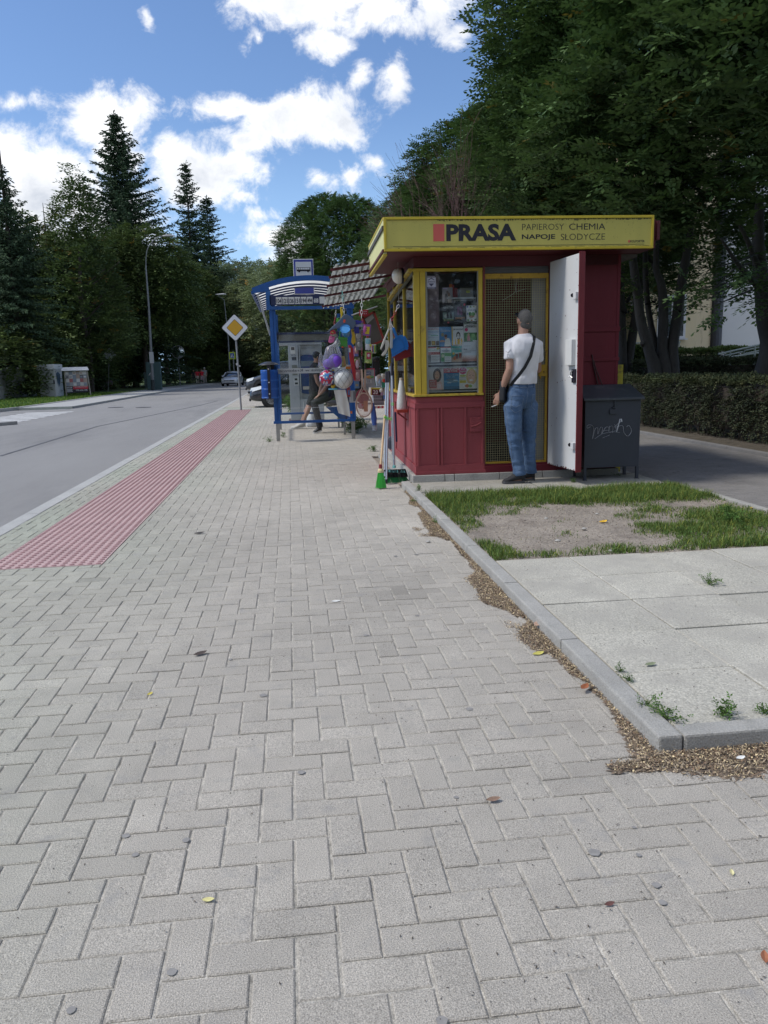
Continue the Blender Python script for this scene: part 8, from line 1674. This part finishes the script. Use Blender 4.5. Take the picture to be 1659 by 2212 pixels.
def fback():
    x = r.uniform(-70, 60); h = 13+4*pn(Vector((x*.12, 8, 1))); z = h*r.random()**.7; return (x, -26-r.uniform(0, 6)-2*pn(Vector((x*.3, z*.3, 2))), z)
V4 = mass(6000, fback, .9); tag(link('woodland', leafmesh('woodland', V4, dl, np.ones((len(V4), 3))*(.7+.6*r.random((len(V4), 1))))), kind='stuff')  # unseen trees behind the camera, added to darken window reflections and front faces
# ------------------------------------------------------------------ clipped hedges
hl = mat('hedge_leaf', (.050, .064, .036), .7, attr=True, var=0, transl=.1, spec=.25); hg = mat('green_hedge_leaf', (.10, .15, .05), .7, attr=True, var=0, transl=.15)
def hedge(label, x0, x1, y0, y1, h, N_, m, L_=.04, faces='WST', gap=.0, core=(.018, .015, .010)):
    t = thing('hedge', label, 'hedge', (x0, y0, 0)); w_, d_ = x1-x0, y1-y0; r = np.random.default_rng(int(x0*10+y0)); P = []; Nn = []
    ar = {'W': d_*h, 'S': w_*h, 'T': w_*d_*.8}; tot = sum(ar[k] for k in faces)
    for k in faces:
        n = int(N_*ar[k]/tot); u, v = r.random(n), r.random(n); dp_ = np.abs(r.normal(0, .05, n))
        if k == 'W': q_ = np.stack([dp_, u*d_, .03+v**.8*h], 1); nn = (-1, 0, .2)
        elif k == 'S': q_ = np.stack([u*w_, dp_, .03+v**.8*h], 1); nn = (0, -1, .2)
        else: q_ = np.stack([u*w_, v*d_, h-dp_*.7], 1); nn = (0, 0, 1)
        q_ = q_+.05*nz3(q_+np.array([x0, y0, 0]), 1.6, 2)[:, None]*np.array(nn)*2; P.append(q_); Nn.append(np.tile(nn, (n, 1)))
    P = np.concatenate(P); Nn = np.concatenate(Nn); low = P[:, 2] < .30; keep = ~(low & (r.random(len(P)) > .22+P[:, 2]*2)) & (nz3(P+np.array([x0, y0, 0]), 2.6, 4) > -.33); P, Nn = P[keep], Nn[keep]
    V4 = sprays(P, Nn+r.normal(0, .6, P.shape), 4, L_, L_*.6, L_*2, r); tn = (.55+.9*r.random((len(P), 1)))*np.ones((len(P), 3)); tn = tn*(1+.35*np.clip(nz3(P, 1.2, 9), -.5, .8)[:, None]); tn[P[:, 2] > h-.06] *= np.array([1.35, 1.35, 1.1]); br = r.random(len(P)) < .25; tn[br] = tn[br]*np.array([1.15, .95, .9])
    link('foliage', leafmesh('foliage', V4, m, np.repeat(tn, 4, 0)), t)
    mb = MB(); random.seed(2); y = .1; n = 0
    if 'W' in faces:
        while y < min(d_, 26):
            for k in range(2): a = random.uniform(0, .25); mb.tube([(a+.05, y, 0), (a+random.uniform(-.06, .1), y+random.uniform(-.1, .1), .30), (a+random.uniform(-.08, .15), y+random.uniform(-.16, .16), .62)], [.010, .007, .004], 4, caps=False)
            y += random.uniform(.04, .11)
    else:
        x = .1
        while x < w_: mb.tube([(x, .15, 0), (x+.05, .1, h*.7)], [.01, .005], 4, caps=False); x += .15
    mb.box(.16, w_-.1, .16, d_-.1, .16, h-.13); mb.build('stems', mat('hedge_wood', (.055, .043, .034), .9, var=.3), t); return t
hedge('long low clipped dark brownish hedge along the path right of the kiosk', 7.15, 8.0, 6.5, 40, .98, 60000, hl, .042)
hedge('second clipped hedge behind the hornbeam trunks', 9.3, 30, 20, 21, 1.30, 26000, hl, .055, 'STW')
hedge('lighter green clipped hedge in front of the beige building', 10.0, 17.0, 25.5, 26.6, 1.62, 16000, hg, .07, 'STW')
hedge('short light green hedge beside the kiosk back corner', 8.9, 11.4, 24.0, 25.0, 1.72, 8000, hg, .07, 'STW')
# ------------------------------------------------------------------ apartment building
bw = mat('beige_render', (.74, .62, .40), .9, vs=.5, var=.07, fine=.06, fs=80, dirt=(.36, .28, .17), dirt_s=1.2, dirt_lo=.6, dirt_hi=.9); bw2 = mat('shaded_beige_render', (.60, .49, .32), .9, vs=.5, var=.07, dirt=(.28, .22, .15), dirt_s=1.2); pw = mat('pale_render', (.72, .71, .71), .9, vs=.5, var=.06)  # second beige is darker: shade of the angled facet put into the colour
bl = thing('apartment_building', 'beige and pale rendered apartment block glimpsed behind the trunks on the right', 'building', (13.5, 30, 0))
MB().box(0, 2.42, 0, 5, 0, 12.5).build('beige_wall', bw, bl); MB().box(-3.6, 0, 1.6, 5, 3.5, 8.6).box(-4.2, -3.5, 2.2, 5, 0, 3.5).build('recessed_wall', bw, bl); MB().box(-3.5, 0, 2.6, 5, 0, 3.5).build('entrance_wall', bw2, bl); MB().box(-3.9, 0.0, -.5, 2.2, 3.42, 3.62).build('canopy', mat('canopy_concrete', (.22,.20,.18), .8), bl)
dr = MB().box(-1.35, -.35, 2.54, 2.6, .2, 2.5).build('entrance_door', plain((.03,.028,.025), .5), bl); MB().box(-1.28, -.9, 2.50, 2.54, .5, 2.4).build('door_pane', MC['car_glass'], dr)
MB().add([(2.42, 0, 0), (4.0, 1.6, 0), (4.0, 1.6, 15), (2.42, 0, 15), (2.42, 5, 0), (4.0, 5, 0), (4.0, 5, 15), (2.42, 5, 15)], [(0,1,2,3),(5,4,7,6),(3,2,6,7),(1,5,6,2)]).build('angled_wall', bw2, bl)
MB().box(4.0, 24, 1.6, 5, 0, 15).build('pale_wall', pw, bl)
MB().cyl((4.02, 1.35, 0), (4.02, 1.35, 15), .22, n=12).build('drainpipe', mat('pipe_dark', (.05,.055,.07), .5), bl); MB().cyl((4.02, 1.35, 1.4), (4.02, 1.35, 1.75), .24, n=12).build('pipe_collar', plain((.2,.2,.19), .6), bl)
for k in range(4):
    z = 2.0+k*2.8
    for x, w_, y in ((.85, 1.05, 0), (6.6, 1.4, 1.6), (10, 1.4, 1.6), (14, 1.4, 1.6)):
        if x < 0 and k == 0: continue
        zz = z+(.25 if x < 2 else .6); f = MB().box(x-.06, x+w_+.06, y-.05, y+.02, zz-.07, zz+1.6).build('window', plain((.66,.66,.66), .5), bl); MB().box(x+.04, x+w_/2-.03, y-.06, y-.051, zz+.03, zz+1.5).box(x+w_/2+.03, x+w_-.04, y-.06, y-.051, zz+.03, zz+1.5).build('pane', MC['car_glass'], f); MB().box(x-.12, x+w_+.12, y-.16, y-.05, zz-.12, zz-.07).build('sill', plain((.6,.6,.6), .5), f)
rl = thing('ramp_railing', 'pale double pipe handrail climbing a ramp beside the building', 'railing', zr(940, 1200, 24)); rp = mat('railing_paint', (.40, .45, .42), .5, var=.05); o_ = rl.location.copy(); q_ = lambda x, y: zr(x, y, 24)-o_
for y_ in (0, 75): MB().tube([q_(935, 1143+y_*.55), q_(1376, 1042+y_)], .028, 8).build('handrail', rp, rl)
for x in (1043, 1262): a = q_(x, 1130-(x-940)*.22); MB().tube([(a.x, 0, -o_.z), (a.x, 0, a.z)], .03, 8).build('post', rp, rl)
for x in (1043, 1262): MB().tube([q_(x-100, 1195-(x-1043)*.25), q_(x-95, 1165-(x-1043)*.25), q_(x+110, 1120-(x-1043)*.25), q_(x+105, 1150-(x-1043)*.25), q_(x-100, 1195-(x-1043)*.25)], .02, 6).build('lower_loop', rp, rl)
tag(MB().box(14.4, 40, 24.4, 28, .0, .85).build('footing', pw), kind='structure')
en = thing('entrance_railing', 'grey green railing before the dark doorway at the back of the kiosk', 'railing', (W(1345, 770, 28).x, 28, 0))
for z in (1.0, 1.5, 2.0): MB().tube([(-.5, 0, z), (2.2, 0, z)], .025, 6).build('rail', rp, en)
for x in (-.4, .5, 1.4, 2.15): MB().tube([(x, 0, 0), (x, 0, 2.0)], .025, 6).build('post', rp, en)
# ------------------------------------------------------------------ small weeds, each a plant of its own
def weed(label, x, y, z, h, sp_, n, col=gm, seed=0, tall=False, tone=(.8, .95, .9)):
    r = np.random.default_rng(seed+int(abs(x*100))); t = thing('weed', label, 'plant', (x, y, z)); mb = MB(); P = []
    for i in range(max(3, n//10)):
        a = r.random()*6.28; tip = Vector((math.cos(a)*sp_*r.random(), math.sin(a)*sp_*r.random(), h*r.uniform(.5, 1))); mb.tube([(0, 0, 0), tip*.5+Vector((0, 0, h*.15)), tip], [.003, .002, .0012], 4, caps=False)
        for k in range(10): q_ = tip*(.25+.75*k/9); P.append((q_.x+r.normal(0, sp_*.12), q_.y+r.normal(0, sp_*.12), max(.004, q_.z+r.normal(0, .01))))
    mb.build('stems', plain((.12,.16,.05), .8), t); P = np.array(P); s_ = .012*(h/.1)**.6
    V4 = sprays(P, r.normal(0, 1, P.shape)+np.array([0, 0, .5]), 4, s_*1.8, s_*.8, s_*3, r); link('leaves', leafmesh('leaves', V4, col, np.array(tone)*(.6+.8*r.random((len(V4), 1)))), t)
Wd_ = [('feathery weed at the near end of the concrete slabs', (1440, 1552), .057, .10, .10, 60), ('small weed in the slab corner at the kerb', (1395, 1528), .057, .06, .07, 40), ('upright feathery weed by the cross kerb', (1560, 1545), .057, .10, .07, 60), ('weed sprouting in the middle of the slabs', (1530, 1262), .057, .08, .10, 60), ('weed at the right edge on the near slabs', (1650, 1540), .057, .07, .05, 40), ('small weed at the slab edge by the cracked kerb', (1360, 1470), .057, .05, .05, 30), ('tiny weed at the kerb joint', (1340, 1450), .057, .04, .04, 20),
       ('seedling in front of the kerb corner', (1458, 1590), .0, .06, .03, 30), ('spreading weed at the far end of the edging kerb', (905, 1085), .004, .07, .13, 80), ('ragged weed on the litter near the far kerb end', (945, 1130), .01, .07, .10, 60), ('broad leaved weed by the box leg', (1240, 1042), .052, .08, .09, 60), ('flat weed under the metal box', (1330, 1030), .03, .07, .10, 60), ('dry weed beside the shelter and the kiosk', (806, 975), .0, .16, .10, 60),
       ('tall grass tuft on the bare soil at the right', (1575, 1130), .055, .16, .14, 110), ('weed growing by the shelter right post', (765, 935), .0, .45, .35, 220), ('weed between the shelter and the hanging goods', (780, 925), .0, .30, .35, 160), ('leafy weed behind the shelter glass at the left', (632, 890), .0, .8, .45, 200), ('leafy weed at the ticket machine foot', (655, 893), .0, .6, .4, 160), ('low weed by the shelter left post', (583, 955), .0, .10, .16, 60), ('small weed on the paving under the shelter rail', (612, 945), .0, .14, .08, 40), ('bushy weed behind the shelter bench', (712, 880), .0, .7, .5, 200), ('weed tuft at the kerb before the kiosk step', (905, 1060), .07, .07, .06, 40)]
for i, (lb, (px, py), z, h, s_, n) in enumerate(Wd_): p = G(px, py, z); q_ = .62 if i < 12 else 1; weed(lb, p.x, p.y, p.z, h*q_*.8, s_*(.8 if i < 12 else 1), n, seed=i)
